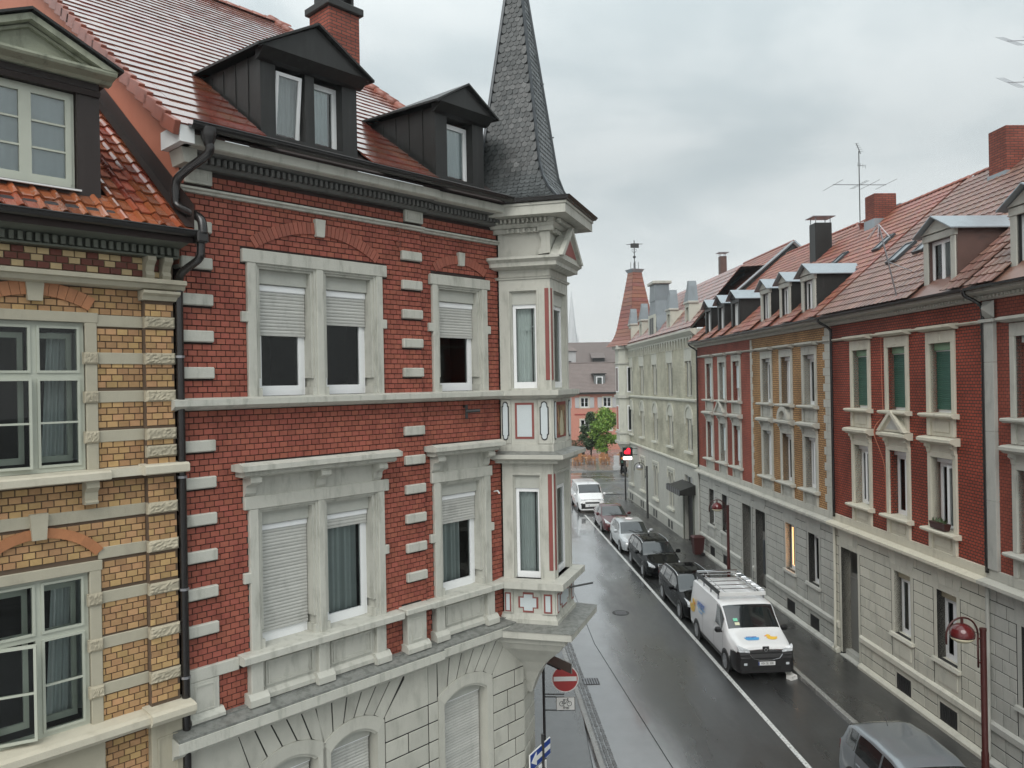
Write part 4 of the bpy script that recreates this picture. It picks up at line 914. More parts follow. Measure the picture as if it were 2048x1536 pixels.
# bands and rock-faced blocks
for z in (10.10, 9.658, 9.205, 8.74, 7.84, 7.376, 6.856, 6.325, 5.783):
    full = z == 7.84
    box('band', 'sandstone', yel, -2.9 if full else (-1.135 if z == 10.10 else -1.03), -.48, -.012, .05, z - .137, z, b=.006)
    if not full: box('band', 'sandstone', yel, XL, -2.26, -.012, .05, z - .137, z, b=.006)
def rockface(x0, x1, y, z0, z1, d=.05):
    n, k = 14, 7; vs = []; fs = []
    for j in range(k + 1):
        for i in range(n + 1):
            e = i in (0, n) or j in (0, k); yy = y + (0 if e else -d * (.35 + .65 * abs(noise.noise(Vector((x0 * 9 + i * .55, z0 * 7 + j * .7, y * 3))))))
            vs.append((x0 + (x1 - x0) * i / n, yy, z0 + (z1 - z0) * j / k))
    fs = [(j * (n + 1) + i, j * (n + 1) + i + 1, (j + 1) * (n + 1) + i + 1, (j + 1) * (n + 1) + i) for j in range(k) for i in range(n)]
    m = MB(); m.add(vs, fs); m.box(x0, x1, y, y + .06, z0, z1); m.obj('rough_block', 'sandstone_rough', yel)
for z in pz: rockface(-.495, -.132, -.10, z - .14, z)
for z in (9.658, 9.205, 8.74, 6.856, 6.325, 5.783): rockface(-1.155, -1.0, -.035, z - .137, z, .03); rockface(-2.29, -2.135, -.035, z - .137, z, .03)
# window surrounds
for z0, z1 in ((8.29, 10.0), (5.33, 7.116)):
    for a, b in ((-1.13, -1.005), (-2.285, -2.16)): box('jamb', 'sandstone', yel, a, b, -.02, .26, z0, z1, b=.006)
    box('lintel', 'sandstone', yel, -2.33, -.99, -.022, .26, z1, z1 + .118, b=.006)
def seg_arch(cx, z0, half, rise, th, n, kz0, kz1, mat, joints):
    r = (half * half + rise * rise) / (2 * rise); cz = z0 + rise - r; a = math.asin(half / r)
    for i in range(n):
        a0 = -a + 2 * a * i / n; a1 = -a + 2 * a * (i + 1) / n; g = .002 if joints else 0
        q = [(cx + rr * math.sin(t), cz + rr * math.cos(t)) for rr, t in ((r, a0 + g), (r + th, a0 + g), (r + th, a1 - g), (r, a1 - g))]
        MB().prism(q, -.03, .03).obj('arch_brick', mat, yel)
    MB().prism([(cx - .07, kz0), (cx + .07, kz0), (cx + .09, kz1), (cx - .09, kz1)], -.07, .03).obj('keystone', 'sandstone', yel)
seg_arch(-1.645, 10.14, .55, .15, .155, 13, 10.22, 10.43, 'brick_brown', True)
seg_arch(-1.645, 7.3, .58, .28, .11, 12, 7.57, 7.86, 'brick_brown', False)
# green timber windows with open casement
def green_window(z0, z1, zt, swing):
    x0, x1, xm, y = -2.16, -1.13, -1.645, .05
    m = MB(); f = .045
    for a in ((x0, x0 + f, z0, z1), (x1 - f, x1, z0, z1), (xm - .03, xm + .03, z0, z1), (x0 + f, xm - .03, z1 - f, z1), (xm + .03, x1 - f, z1 - f, z1), (x0 + f, xm - .03, z0, z0 + f * 1.2), (xm + .03, x1 - f, z0, z0 + f * 1.2), (x0 + f, xm - .03, zt - .03, zt + .03), (xm + .03, x1 - f, zt - .03, zt + .03)): m.box(a[0], a[1], y, y + .07, a[2], a[3])
    w = m.obj('window', 'sash_green', yel, fix=False)
    def pane(a, b, c, d, bars, ang=0, fw=.028):
        fr = T(a, y + .02, 0) @ RZ(ang) @ T(-a, -(y + .02), 0); s = MB(fr)
        for q in ((a, a + fw, c, d), (b - fw, b, c, d), (a + fw, b - fw, d - fw, d), (a + fw, b - fw, c, c + fw)): s.box(q[0], q[1], y - .015, y + .04, q[2], q[3])
        for k in range(bars): zz = c + (d - c) * (k + 1) / (bars + 1); s.box(a + fw, b - fw, y - .01, y + .03, zz - .011, zz + .011)
        s.obj('sash', 'sash_green', w, fix=False); g = MB(fr); g.quad((a + fw, y + .01, c + fw), (b - fw, y + .01, c + fw), (b - fw, y + .01, d - fw), (a + fw, y + .01, d - fw)); g.obj('pane', 'glass', w, fix=False)
    for a, b, s_ in ((x0 + f, xm - .03, 1), (xm + .03, x1 - f, 0)):
        pane(a, b, zt + .03, z1 - f, 0); pane(a, b, z0 + f * 1.2, zt - .03, 1, -swing if s_ else 0)
    for a, b in ((x0 + .08, xm - .06), (xm + .06, x1 - .08)):          # inner casements
        m = MB()
        for q in ((a, a + .05, z0 + .1, z1 - .12), (b - .05, b, z0 + .1, z1 - .12), (a + .05, b - .05, z1 - .18, z1 - .12), (a + .05, b - .05, zt - .03, zt + .03), (a + .05, b - .05, z0 + .1, z0 + .17)): m.box(q[0], q[1], y + .17, y + .21, q[2], q[3])
        m.obj('inner_casement', 'sash_green', w, fix=False)
    r = MB(); e = y + .7; r.quad((x0 - .3, e, z0 - .2), (x1 + .5, e, z0 - .2), (x1 + .5, e, z1 + .2), (x0 - .3, e, z1 + .2)); r.quad((x1 + .5, y + .2, z0 - .2), (x1 + .5, e, z0 - .2), (x1 + .5, e, z1 + .2), (x1 + .5, y + .2, z1 + .2)); r.obj('interior', 'room', w, fix=False)
    cu = MB(); vs = []
    for i in range(31): vs += [(-1.5 + .42 * i / 30, y + .32 + .025 * math.sin(i * 1.1), z0 + .1), (-1.42 + .36 * i / 30, y + .32 + .025 * math.sin(i * 1.1), z1 - .1)]
    cu.add(vs, [(2 * i, 2 * i + 2, 2 * i + 3, 2 * i + 1) for i in range(30)]); cu.obj('curtain', 'curtain', w, smooth=True, fix=False)
green_window(8.30, 10.0, 9.39, .12); green_window(5.34, 7.116, 6.47, .35)
# sills, cornices, capital
def yc(name, prof, x0, x1, mat='sandstone'): return MB().sweep(prof, x0, x1).obj(name, mat, yel)
yc('sill', [(.2, 8.305), (-.19, 8.285), (-.22, 8.265), (-.22, 8.19), (-.18, 8.175), (.02, 8.175)], -2.7, -.94, 'sill_stone')
yc('string_course', [(.02, 8.30), (-.12, 8.29), (-.13, 8.19), (.02, 8.18)], -.94, -.5, 'sill_stone'); yc('string_course', [(.02, 8.30), (-.12, 8.29), (-.13, 8.19), (.02, 8.18)], XL, -2.7, 'sill_stone')
yc('pilaster_course', [(.02, 8.315), (-.2, 8.305), (-.23, 8.285), (-.23, 8.2), (-.2, 8.185), (.02, 8.185)], -.56, -.03, 'sill_stone')
yc('base_course', [(.2, 5.355), (-.2, 5.335), (-.27, 5.315), (-.27, 5.24), (-.22, 5.19), (-.1, 5.15), (.02, 5.15)], XL, -.56, 'sill_stone'); yc('pilaster_course', [(.02, 5.37), (-.27, 5.35), (-.33, 5.33), (-.33, 5.26), (-.28, 5.2), (-.15, 5.15), (.02, 5.15)], -.57, -.04, 'sill_stone')
yc('cornice', [(.02, 10.56), (-.2, 10.555), (-.22, 10.535), (-.22, 10.5), (-.17, 10.49), (-.15, 10.44), (-.1, 10.425), (.02, 10.42)], XL, -.02)
yc('capital', [(.02, 10.415), (-.19, 10.413), (-.19, 10.38), (-.14, 10.35), (-.12, 10.3), (.02, 10.295)], -.53, -.09)
box('apron_block', 'sandstone', yel, -.5, -.12, -.1, .05, 3.6, 5.15, b=.01); box('apron_block', 'sandstone', yel, -2.4, -1.0, -.05, .05, 4.3, 5.15, b=.01)
m = MB(); m.box(-.43, -.19, -.112, -.09, 4.95, 4.97); m.box(-.43, -.41, -.112, -.09, 4.3, 4.95); m.box(-.21, -.19, -.112, -.09, 4.3, 4.95); m.obj('moulding', 'sandstone', yel)
for x in (-1.12, -2.2): MB().sweep([(.0, 8.175), (-.15, 8.175), (-.16, 8.1), (-.1, 8.04), (-.09, 7.95), (-.12, 7.93), (-.11, 7.905), (0, 7.9)], x - .07, x + .07).obj('bracket', 'sandstone', yel)
for x in (-.42, -.22): MB().sweep([(.02, 10.83), (-.17, 10.83), (-.18, 10.78), (-.12, 10.73), (-.09, 10.66), (-.12, 10.61), (-.1, 10.565), (.02, 10.565)], x - .05, x + .05).obj('bracket', 'sandstone', yel)
yc('eave_moulding', [(.05, 10.83), (-.13, 10.83), (-.14, 10.85), (.05, 10.86)], XL, -.08, 'dark_green_trim'); yc('eave_board', [(.05, 10.86), (-.08, 10.86), (-.08, 10.96), (-.3, 10.99), (-.36, 11.0), (-.38, 11.06), (.05, 11.08)], XL, -.05, 'dark_green_trim')
dm = MB().cbox(-.024, .024, -.075, 0, 0, .095, .005).mesh('dentil', 'dark_green_trim', fix=False)
for k in range(42): link('dentil', dm, yel, mw=T(-.12 - k * .084, -.08, 10.862))
# gutter and downpipe
MB(T(0, -.46, 11.13)).sweep(gp + gi, XL, .09).obj('gutter', 'gutter_metal', yel); MB().tube([(XL, -.535, 11.132), (.09, -.535, 11.132)], .012, 6).obj('gutter_bead', 'gutter_metal', yel)
MB().cbox(-.03, .12, -.56, -.36, 11.0, 11.14, .02).obj('hopper', 'gutter_metal', yel, fix=False)
dpipe([(.05, -.46, 11.02), (.05, -.46, 10.9), (.03, -.43, 10.8), (-.06, -.2, 10.67), (-.075, -.115, 10.56), (-.075, -.1, 10.4), (-.075, -.1, 8), (-.075, -.1, 4.0), (-.075, -.1, 0.05)], par=yel, r=.05)
for z in (9.6, 8.1, 6.7, 5.6): MB().tube([(-.075, -.1, z), (-.075, -.1, z + .03)], .06, 10).obj('pipe_clip', 'steel', yel)
# roof
YT = .77; YP = math.atan(YT); y0_, z0_ = -.47, 11.12; YV = 5.2
def ry(v): return y0_ + v * math.cos(YP)
def rz_(v): return z0_ + v * math.sin(YP)
m = MB(); c = [(XL, y0_ + .05, z0_ - .03), (-.03, y0_ + .05, z0_ - .03), (-.03, ry(YV), rz_(YV) - .06), (XL, ry(YV), rz_(YV) - .06)]; m.add(c + [(x, y, z - .1) for x, y, z in c], [(0, 1, 2, 3), (4, 7, 6, 5), (0, 4, 5, 1), (1, 5, 6, 2), (2, 6, 7, 3), (3, 7, 4, 0)]); m.obj('roof', 'under_tile', yel)
tme = tile_mesh('roof_tile', .205, .36, 'tile_orange', .035, 1); tm = []
for r in range(int(YV / .29)):
    v = .01 + r * .29
    for k in range(17):
        x = -.245 - k * .207
        if -2.55 < x < -.98 and .3 < v < 2.6: continue
        tm.append(T(x + random.uniform(-.003, .003), ry(v), rz_(v)) @ RX(YP) @ RZ(random.uniform(-.015, .015)) @ RX(random.uniform(-.01, .01)))
pieces('roof_tile', tme, tm, yel, 300)
m = MB(); t = .03
for v0, v1 in ((0.0, 1.3), (1.3, 2.6), (2.6, 4.2)):
    m.add([(-.03, ry(v0), rz_(v0) + .02), (-.03, ry(v1), rz_(v1) + .02), (-.03, ry(v1), rz_(v1) + .34), (-.03, ry(v0), rz_(v0) + .34)], [(0, 1, 2, 3)])
m.add([(-.14, ry(0), rz_(0) + .06), (-.03, ry(0), rz_(0) + .06), (-.03, ry(4.2), rz_(4.2) + .06), (-.14, ry(4.2), rz_(4.2) + .06)], [(0, 1, 2, 3)]); m.obj('wall_flashing', 'brown_metal', yel)
# dormer with green pediment
x0, x1, zb, ze = -2.455, -.945, 11.40, 12.79
fr_ = MB(); wall_mesh(fr_, x0, x1, zb - .12, ze + .02, -.05, [(-2.2, -1.19, 11.53, 12.64)], .2)
for xx in (x0, x1): fr_.add([(xx, -.05, zb - .1), (xx, 1.9, zb + 1.4), (xx, 1.9, ze), (xx, -.05, ze)], [(0, 1, 2, 3)])
yd = fr_.obj('dormer', 'brown_metal', yel)
MB().sweep([(-.04, ze - .16), (-.08, ze - .16), (-.1, ze - .1), (-.06, ze - .08), (-.04, ze - .08)], x0, x1).obj('moulding', 'brown_metal', yd)
MB().sweep([(.0, ze), (-.1, ze), (-.14, ze + .03), (-.28, ze + .05), (-.3, ze + .075), (-.3, ze + .1), (.0, ze + .11)], x0 - .12, x1 + .12).obj('pediment_cornice', 'pediment_green', yd)
cx = (x0 + x1) / 2; az = 13.30
MB().prism([(x0 - .05, ze + .1), (x1 + .05, ze + .1), (cx, az - .06)], -.14, 0).obj('pediment', 'pediment_green', yd)
MB().prism([(x0 + .3, ze + .13), (x1 - .3, ze + .13), (cx, az - .2)], -.155, -.12).obj('pediment_field', 'pediment_green', yd)
for a in (x0 - .13, x1 + .13):
    s_ = 1 if a < cx else -1
    MB().prism([(a, ze + .1), (cx, az), (cx, az - .07), (a + s_ * .17, ze + .1)], -.31, -.1).obj('raking_moulding', 'pediment_green', yd)
    MB().prism([(a + s_ * .2, ze + .11), (cx, az - .085), (cx, az - .12), (a + s_ * .28, ze + .11)], -.2, -.1).obj('raking_moulding', 'pediment_green', yd)
    m = MB(); e = a - s_ * .04; m.add([(e, -.36, ze + .1), (cx, -.36, az + .02), (cx, 2.3, az + .02), (e, 1.9, ze + .1), (e, -.36, ze + .13), (cx, -.36, az + .05), (cx, 2.3, az + .05), (e, 1.9, ze + .13)], [(0, 1, 2, 3), (4, 7, 6, 5), (0, 4, 5, 1), (1, 5, 6, 2), (2, 6, 7, 3), (3, 7, 4, 0)]); m.obj('dormer_roof', 'dark_zinc', yd)
window(yel, -2.19, -1.20, 11.53, 12.63, .02, frame_mat='sash_green', fw=.04, sw=.06, split=1, bars=2, room='room_pale', curtain=('blind', 0, 1), cy=.06, rm=.04, glass='glass_sky', deep=.5, name='dormer_window', swing=(.0, 0))  # pale blind added close behind the panes to brighten them
MB().sweep([(-.02, 11.53), (-.12, 11.51), (-.12, 11.49), (-.02, 11.5)], -2.22, -1.17).obj('sill_sheet', 'white_board', yd)
MB().sweep([(-.1, 11.40), (-.2, 11.30), (-.34, 11.245), (-.34, 11.26), (-.2, 11.325), (-.1, 11.43)], x0 - .1, x1 + .05).obj('apron_flashing', 'lead', yd)
# ================================================================== terrace on the right
D2 = Vector((-.04798, .99885)); QO = Vector((11.06, 18.5)); RR = math.atan2(-D2.y, -D2.x)
def rp(t, w=0.0): p = QO + D2 * t + Vector((D2.y, -D2.x)) * w; return (p.x, p.y)   # along the street, inward
RS = .862; RRP = math.atan(RS)
def frame_box(parent, name, mat, x0, x1, y0, y1, z0, z1): return box(name, mat, parent, x0, x1, y0, y1, z0, z1)
def row_house(label, t_left, W, brick, trim, gft, wins, gwins, door, mid, shut, dormers, tile, ridge=15.9, dorm_style=0, pil=None, quoin=False, lit=None, green=False, gray_edge=None, win_kw=None):
    h = thing('row_house', label, 'house', (*rp(t_left), 0), RR, 'brick houses along the right of the street')
    op = [(x - .46, x + .46, 8.25, 10.05) for x in wins] + [(x - .46, x + .46, 5.25, 7.1) for x in wins]
    m = MB(); wall_mesh(m, 0, W, 4.4, 11.15, 0, op, .32); m.obj('wall', brick, h)
    go = [(x - .42, x + .42, 1.88, 3.72) for x in gwins] + ([(door - .55, door + .55, .05, 3.7)] if door is not None else [])
    m = MB(); wall_mesh(m, 0, W, 0, 4.4, -.021, go, .39)
    m.quad((W, 0, 0), (W, 9, 0), (W, 9, 11.1), (W, 0, 11.1)); m.quad((0, 0, 0), (0, 9, 0), (0, 9, 11.1), (0, 0, 11.1)); m.quad((0, 9.9, 0), (W, 9.9, 0), (W, 9.9, 11.2), (0, 9.9, 11.2)); m.obj('ground_floor_wall', 'dark_joint', h)
    # rusticated blocks
    nz = 10; zz = [1.15 + (4.28 - 1.15) * k / nz for k in range(nz + 1)]
    skip = [(a - .16, b + .16, 1.1 if c > 1 else 0, 3.72) for a, b, c, d in go]
    bl = {}
    def blk(a, b, c, d):
        k = (round(b - a, 3), round(d - c, 3))
        if k not in bl: bl[k] = MB().cbox(0, k[0], -.035, .03, 0, k[1], .005).mesh('block', gft, fix=False)
        link('block', bl[k], h, mw=T(a, random.uniform(-.002, .002), c))
    for k in range(nz):
        edges = sorted({0.0, W, *[e for s in skip if s[2] < (zz[k] + zz[k + 1]) / 2 < 3.72 for e in (s[0], s[1])]})
        for a, b in zip(edges, edges[1:]):
            if b - a < .05 or any(s[0] - .01 < (a + b) / 2 < s[1] + .01 and s[2] < (zz[k] + zz[k + 1]) / 2 < 3.72 for s in skip): continue
            if zz[k] > 3.7 and any(abs((a + b) / 2 - g) < .55 for g in gwins): pass
            n = max(1, round((b - a) / .62)); w = (b - a) / n; cuts = [a + w * i for i in range(n + 1)]
            if k % 2 and n > 0: cuts = [a] + [a + w * (i + .5) for i in range(n)] + [b]
            for p, q in zip(cuts, cuts[1:]): blk(p + .011, q - .011, zz[k] + .011, zz[k + 1] - .011)
    for a, b, c, d in go:                    # flat arches, surrounds
        cx = (a + b) / 2; n = 4
        for i in range(n):
            x0, x1 = cx - .56 + 1.12 * i / n, cx - .56 + 1.12 * (i + 1) / n; u0, u1 = cx - .7 + 1.4 * i / n, cx - .7 + 1.4 * (i + 1) / n
            MB().prism([(x0 + .006, d + .13), (x1 - .006, d + .13), (u1 - .006, 4.28), (u0 + .006, 4.28)], -.05, .03).obj('voussoir', gft, h)
        z0 = c if c > 1 else .2
        for p, q in ((a - .13, a), (b, b + .13)): box('jamb', gft, h, p, q, -.03, .3, z0, d)
        box('lintel', gft, h, a - .13, b + .13, -.03, .3, d, d + .125)
        if c > 1:
            MB().sweep([(.3, 1.89), (-.1, 1.87), (-.12, 1.78), (0, 1.77)], a - .16, b + .16).obj('sill', gft, h)
            box('apron', gft, h, a - .13, b + .13, -.028, .05, 1.15, 1.77); box('apron_panel', gft, h, a, b, -.048, -.02, 1.28, 1.66, b=.01)
            window(h, a, b, c, d, .2, room=('warm_window' if lit == cx else 'room'), head=(.25 if gft == 'cream_gf' else .12), box_mat=('beige_panel' if gft == 'cream_gf' else 'pvc'), split=1, curtain=None if lit == cx else ('curtain_pale', .5, 1), deep=.35, tilt=False)
        else:
            dp = MB(); dp.box(a, b, .28, .33, .3, 3.7); dr = dp.obj('door', 'door_grey' if door > 1 or gft == 'cream_gf' else 'door_dark', h, fix=False)
            box('door_leaf', 'door_grey', dr, a + .06, cx - .02, .25, .28, .4, 2.7, b=.01); box('door_leaf', 'door_grey', dr, cx + .02, b - .06, .25, .28, .4, 2.7, b=.01)
            MB().quad((a + .08, .27, 2.85), (b - .08, .27, 2.85), (b - .08, .27, 3.6), (a + .08, .27, 3.6)).obj('fanlight', 'glass', dr, fix=False)
            for k in range(2): box('step', 'grey_stone', h, a - .02, b + .02, -.12 + .2 * k, .3, .0 + .15 * k, .15 * (k + 1))
    # socle, basement windows, plinth
    gaps = [(d_ - .7, d_ + .7) for d_ in ([door] if door is not None else [])]
    def runs():
        e = 0.0
        for a, b in sorted(gaps):
            if a > e + .05: yield e, a
            e = b
        if e < W - .05: yield e, W
    for a, b in runs():
        MB().sweep([(.02, 1.18), (-.06, 1.15), (-.1, 1.1), (-.1, .96), (-.06, .92), (.02, .92)], a, b).obj('socle_band', gft, h)
        MB().sweep([(.02, .3), (-.1, .27), (-.16, .2), (-.16, 0), (.02, 0)], a, b).obj('plinth', gft, h)
    bw = [(g - .36, g + .36) for g in gwins]
    edges = [0, W] + [e for a, b in bw for e in (a - .1, b + .1)] + [e for g in gaps for e in g]; edges.sort()
    for a, b in zip(edges, edges[1:]):
        c = (a + b) / 2
        if b - a < .12 or any(p - .1 < c < q + .1 for p, q in bw) or any(p < c < q for p, q in gaps): continue
        n = max(1, round((b - a) / .55))
        for i in range(n):
            for z0, z1 in ((.3, .6), (.61, .92)): blk(a + (b - a) * i / n + .011, a + (b - a) * (i + 1) / n - .011, z0 + .011, z1 - .011)
    for a, b in bw:
        box('basement_window', 'door_dark', h, a, b, -.024, .1, .31, .74)
        m = MB()
        for i in range(7): m.box(a + (b - a) * (i + .5) / 7 - .008, a + (b - a) * (i + .5) / 7 + .008, -.045, -.03, .32, .73)
        m.obj('window_grille', 'iron', h, kind='stuff'); box('basement_lintel', gft, h, a - .1, b + .1, -.028, .03, .75, .92, b=.008)
        for p in (a - .1, b + .0): box('basement_jamb', gft, h, p, p + .1, -.028, .03, .3, .75, b=.008)
    # ledge over the ground floor
    MB().sweep([(.02, 4.28), (-.14, 4.29), (-.22, 4.33), (-.3, 4.34), (-.3, 4.42), (-.08, 4.47), (.02, 4.47)], 0, W).obj('ledge', trim, h)
    box('ledge_band', trim, h, 0, W, -.055, .02, 4.47, 4.7, b=.008)
    # windows of the two upper floors
    for i, x in enumerate(wins):
        for lo_f in (1, 0):
            z0, z1 = (5.25, 7.1) if lo_f else (8.25, 10.05)
            for p, q in ((x - .61, x - .46), (x + .46, x + .61)): box('jamb', trim, h, p, q, -.05, .31, z0, z1, b=.008)
            box('lintel', trim, h, x - .61, x + .61, -.05, .31, z1, z1 + (.15 if lo_f else .30), b=.008)
            m = MB(); m.sweep([(.3, z0 + .015), (-.2, z0 - .01), (-.23, z0 - .03), (-.23, z0 - .07), (-.15, z0 - .12), (0, z0 - .13)], x - .72, x + .72); m.obj('sill', trim, h)
            za, zb = (4.70, 5.12) if lo_f else (7.66, 8.12)
            for p, q in ((x - .58, x - .44), (x + .44, x + .58)): box('apron_pilaster', trim, h, p, q, -.07, .02, za, zb, b=.008)
            box('apron', trim, h, x - .44, x + .44, -.02, .02, za, zb); box('apron_panel', trim, h, x - .34, x + .34, -.04, -.015, za + .1, zb - .07, b=.012)
            if lo_f:
                MB().sweep([(.02, 7.65), (-.2, 7.63), (-.27, 7.6), (-.27, 7.53), (-.2, 7.5), (-.14, 7.45), (.02, 7.45)], x - .73, x + .73).obj('hood', trim, h)
                box('hood_frieze', trim, h, x - .58, x + .58, -.04, .02, 7.25, 7.45)
                for b_ in (x - .53, x + .53): MB().sweep([(0, 7.45), (-.14, 7.45), (-.15, 7.38), (-.09, 7.33), (-.07, 7.22), (-.03, 7.17), (0, 7.17)], b_ - .06, b_ + .06).obj('bracket', trim, h)
            else:
                MB().sweep([(.02, 10.52), (-.2, 10.50), (-.25, 10.48), (-.25, 10.43), (-.15, 10.38), (.02, 10.36)], x - .73, x + .73).obj('hood', trim, h)
                MB().cbox(x - .06, x + .06, -.065, 0, 10.1, 10.3, .02).obj('lintel_boss', trim, h, fix=False)
            kw = dict(win_kw or {}); up = not lo_f
            if green and up: window(h, x - .46, x + .46, z0, z1, .2, shutter=z0 + .12, head=.18, box_h=.03, box_mat='shutter_box_green', slat_mat='shutter_green', slat=.055, deep=.3)
            elif shut: window(h, x - .46, x + .46, z0, z1, .2, shutter=z0 + shut[(i * 2 + lo_f) % len(shut)], head=.2, box_h=.02, box_mat='shutter_box', slat=.055, deep=.3, slat_mat='blind')
            else: window(h, x - .46, x + .46, z0, z1, .22, head=.14, box_mat='pvc', split=1, curtain=('curtain', .1, .95), deep=.4, swing=(.0, -.3) if (i + lo_f) % 2 else None, **kw)
        if i == 1 and mid:
            if mid == 'tri':
                MB().prism([(x - .62, 7.655), (x + .62, 7.655), (x, 8.2)], -.18, -.0).obj('pediment', trim, h)
                MB().prism([(x - .34, 7.72), (x + .34, 7.72), (x, 8.02)], -.186, -.17).obj('pediment_field', 'grey_stone', h)
                for s_ in (-1, 1): MB().prism([(x + s_ * .72, 7.655), (x, 8.27), (x, 8.15), (x + s_ * .55, 7.655)], -.26, -.17).obj('raking_moulding', trim, h)
            else:
                o = arc(x, 7.66, .5, 0, math.pi, 14); n_ = arc(x, 7.66, .33, 0, math.pi, 14)
                m = MB()
                for k in range(14): m.prism([o[k], o[k + 1], n_[k + 1], n_[k]], -.22, 0)
                m.obj('arched_pediment', trim, h); MB().prism(n_, -.08, 0).obj('pediment_field', 'grey_stone', h)
    e = 0.0
    for x in list(wins) + [W + .73]:
        if x - .73 > e + .02: MB().sweep([(.02, 10.5), (-.07, 10.49), (-.09, 10.46), (-.05, 10.42), (.02, 10.41)], e, min(W, x - .73)).obj('string_course', trim, h)
        e = x + .73
    # eaves
    MB().sweep([(.05, 10.94), (-.08, 10.95), (-.1, 10.99), (-.1, 11.06), (-.3, 11.09), (-.38, 11.11), (-.38, 11.2), (.05, 11.22)], 0, W).obj('eave_cornice', 'grey_trim', h)
    dm = MB().box(-.03, .03, -.06, 0, 0, .06).mesh('dentil', 'grey_trim', fix=False)
    for k in range(int(W / .13)): link('dentil', dm, h, mw=T(.06 + k * .13, -.1, 10.99))
    MB(T(0, -.46, 11.24)).sweep(gp + gi, 0.02, W - .02).obj('gutter', 'gutter_metal' if not green else 'brown_metal', h)
    if quoin:
        k = 0; z = 4.7
        while z < 10.9:
            z1 = min(z + .27, 10.94); wd = .5 if k % 2 else .36; box('quoin', 'grey_trim', h, W - wd - .08, W - .02, -.03, .03, z + .004, z1 - .004, b=.006)
            box('quoin', 'grey_trim', h, .02, .28 if k % 2 else .2, -.03, .03, z + .004, z1 - .004, b=.006); z += .27; k += 1
    if pil is not None:
        k = 0
        for z0, z1 in ((4.7, 6.3), (6.3, 7.9), (7.9, 9.5), (9.5, 10.42)): box('pilaster', 'grey_stone', h, pil[0], pil[1], -.09, .02, z0 + .003, z1 - .003, b=.006)
        box('pilaster_cap', 'grey_stone', h, pil[0] - .05, pil[1] + .05, -.14, .02, 10.42, 10.5, b=.01)
        c = [(pil[0], -.05, 10.52), (pil[1], -.05, 10.52), (pil[1], -.05, 10.92), (pil[0], -.05, 10.92)]; MB().add(c + [((pil[0] + pil[1]) / 2, -.22, 10.74)], [(0, 1, 4), (1, 2, 4), (2, 3, 4), (3, 0, 4), (0, 1, 2, 3)]).obj('diamond_block', 'grey_stone', h)
    # roof and tiles
    ey, ez = -.5, 11.26; yv = (ridge - ez) / RS; VL = yv / math.cos(RRP); ry_ = ey + yv
    m = MB(); c = [(0, ey + .06, ez - .04), (W, ey + .06, ez - .04), (W, ry_, ridge - .07), (0, ry_, ridge - .07), (0, ry_ * 2 - ey, ez - .04), (W, ry_ * 2 - ey, ez - .04)]
    m.add(c, [(0, 1, 2, 3), (3, 2, 5, 4), (0, 3, 4), (1, 5, 2)]); m.obj('roof', 'under_tile' if False else tile, h)
    tme = tile_mesh('roof_tile', .243, .39, tile, .02, 1); tm = []
    for r in range(int(VL / .33)):
        v = .02 + r * .33; y, z = ey + v * math.cos(RRP), ez + v * math.sin(RRP)
        for k in range(int(W / .245)):
            x = .01 + k * .245
            if any(d - dw / 2 - .15 < x < d + dw / 2 - .05 and z < 12.95 for d, dw, _ in dormers): continue
            tm.append(T(x, y, z) @ RX(RRP) @ RZ(random.uniform(-.008, .008)) @ RX(random.uniform(-.006, .006)))
    pieces('roof_tile', tme, tm, h, 300)
    for k in range(int(W / .38)): link('ridge_tile', rtm, h, mw=T(W - k * .38, ry_, ridge - .03) @ RZ(math.pi / 2) @ Matrix.Scale(1, 4))
    # dormers
    for d, dw, st in dormers:
        x0, x1 = d - dw / 2, d + dw / 2; zb, zee, ap = 11.4, 12.9, 13.28
        m = MB(); wall_mesh(m, x0, x1, zb, zee, .02, [(x0 + .2, x1 - .2, zb + .12, zee - .2)], .2)
        yb = ey + (zee - ez) / RS
        for xx in (x0, x1): m.add([(xx, .02, zb), (xx, yb + .2, zee - .05), (xx, yb + .2, zee), (xx, .02, zee)], [(0, 1, 2, 3)])
        dd = m.obj('dormer', ('dark_zinc' if st != 2 else 'rust_metal'), h)
        for a, b in ((x0, x0 + .2), (x1 - .2, x1)): box('dormer_jamb', 'grey_trim' if st else 'dark_zinc', dd, a, b, -.01, .06, zb, zee - .2, b=.01)
        box('dormer_lintel', 'grey_trim' if st else 'dark_zinc', dd, x0 - .02, x1 + .02, -.03, .06, zee - .2, zee - .02, b=.01)
        MB().prism([(x0 - .03, zee), (x1 + .03, zee), (d, ap - .04)], -.06, .1).obj('dormer_gable', 'dark_zinc' if not st else 'grey_trim', dd)
        ye = ey + (ap - ez) / RS + .15
        for s_, e_ in ((-1, x0 - .16), (1, x1 + .16)):
            m = MB(); t_ = .03; c = [(e_, -.22, zee - .06), (d, -.22, ap), (d, ye, ap), (e_, yb + .1, zee - .06)]
            m.add(c + [(p[0], p[1], p[2] + t_) for p in c], [(0, 1, 2, 3), (4, 7, 6, 5), (0, 4, 5, 1), (1, 5, 6, 2), (2, 6, 7, 3), (3, 7, 4, 0)]); m.obj('dormer_roof', 'zinc', dd)
        if st == 0: window(h, x0 + .2, x1 - .2, zb + .12, zee - .2, .12, fw=.04, sw=.05, split=1, curtain=('white_board', 0, 1), room='room_pale', deep=.3, rm=.04, name='dormer_window', opaque='white_board')
        else: window(h, x0 + .2, x1 - .2, zb + .12, zee - .2, .12, fw=.05, sw=.06, split=1, curtain=('curtain', .3, 1), deep=.4, rm=.04, name='dormer_window')
    return h
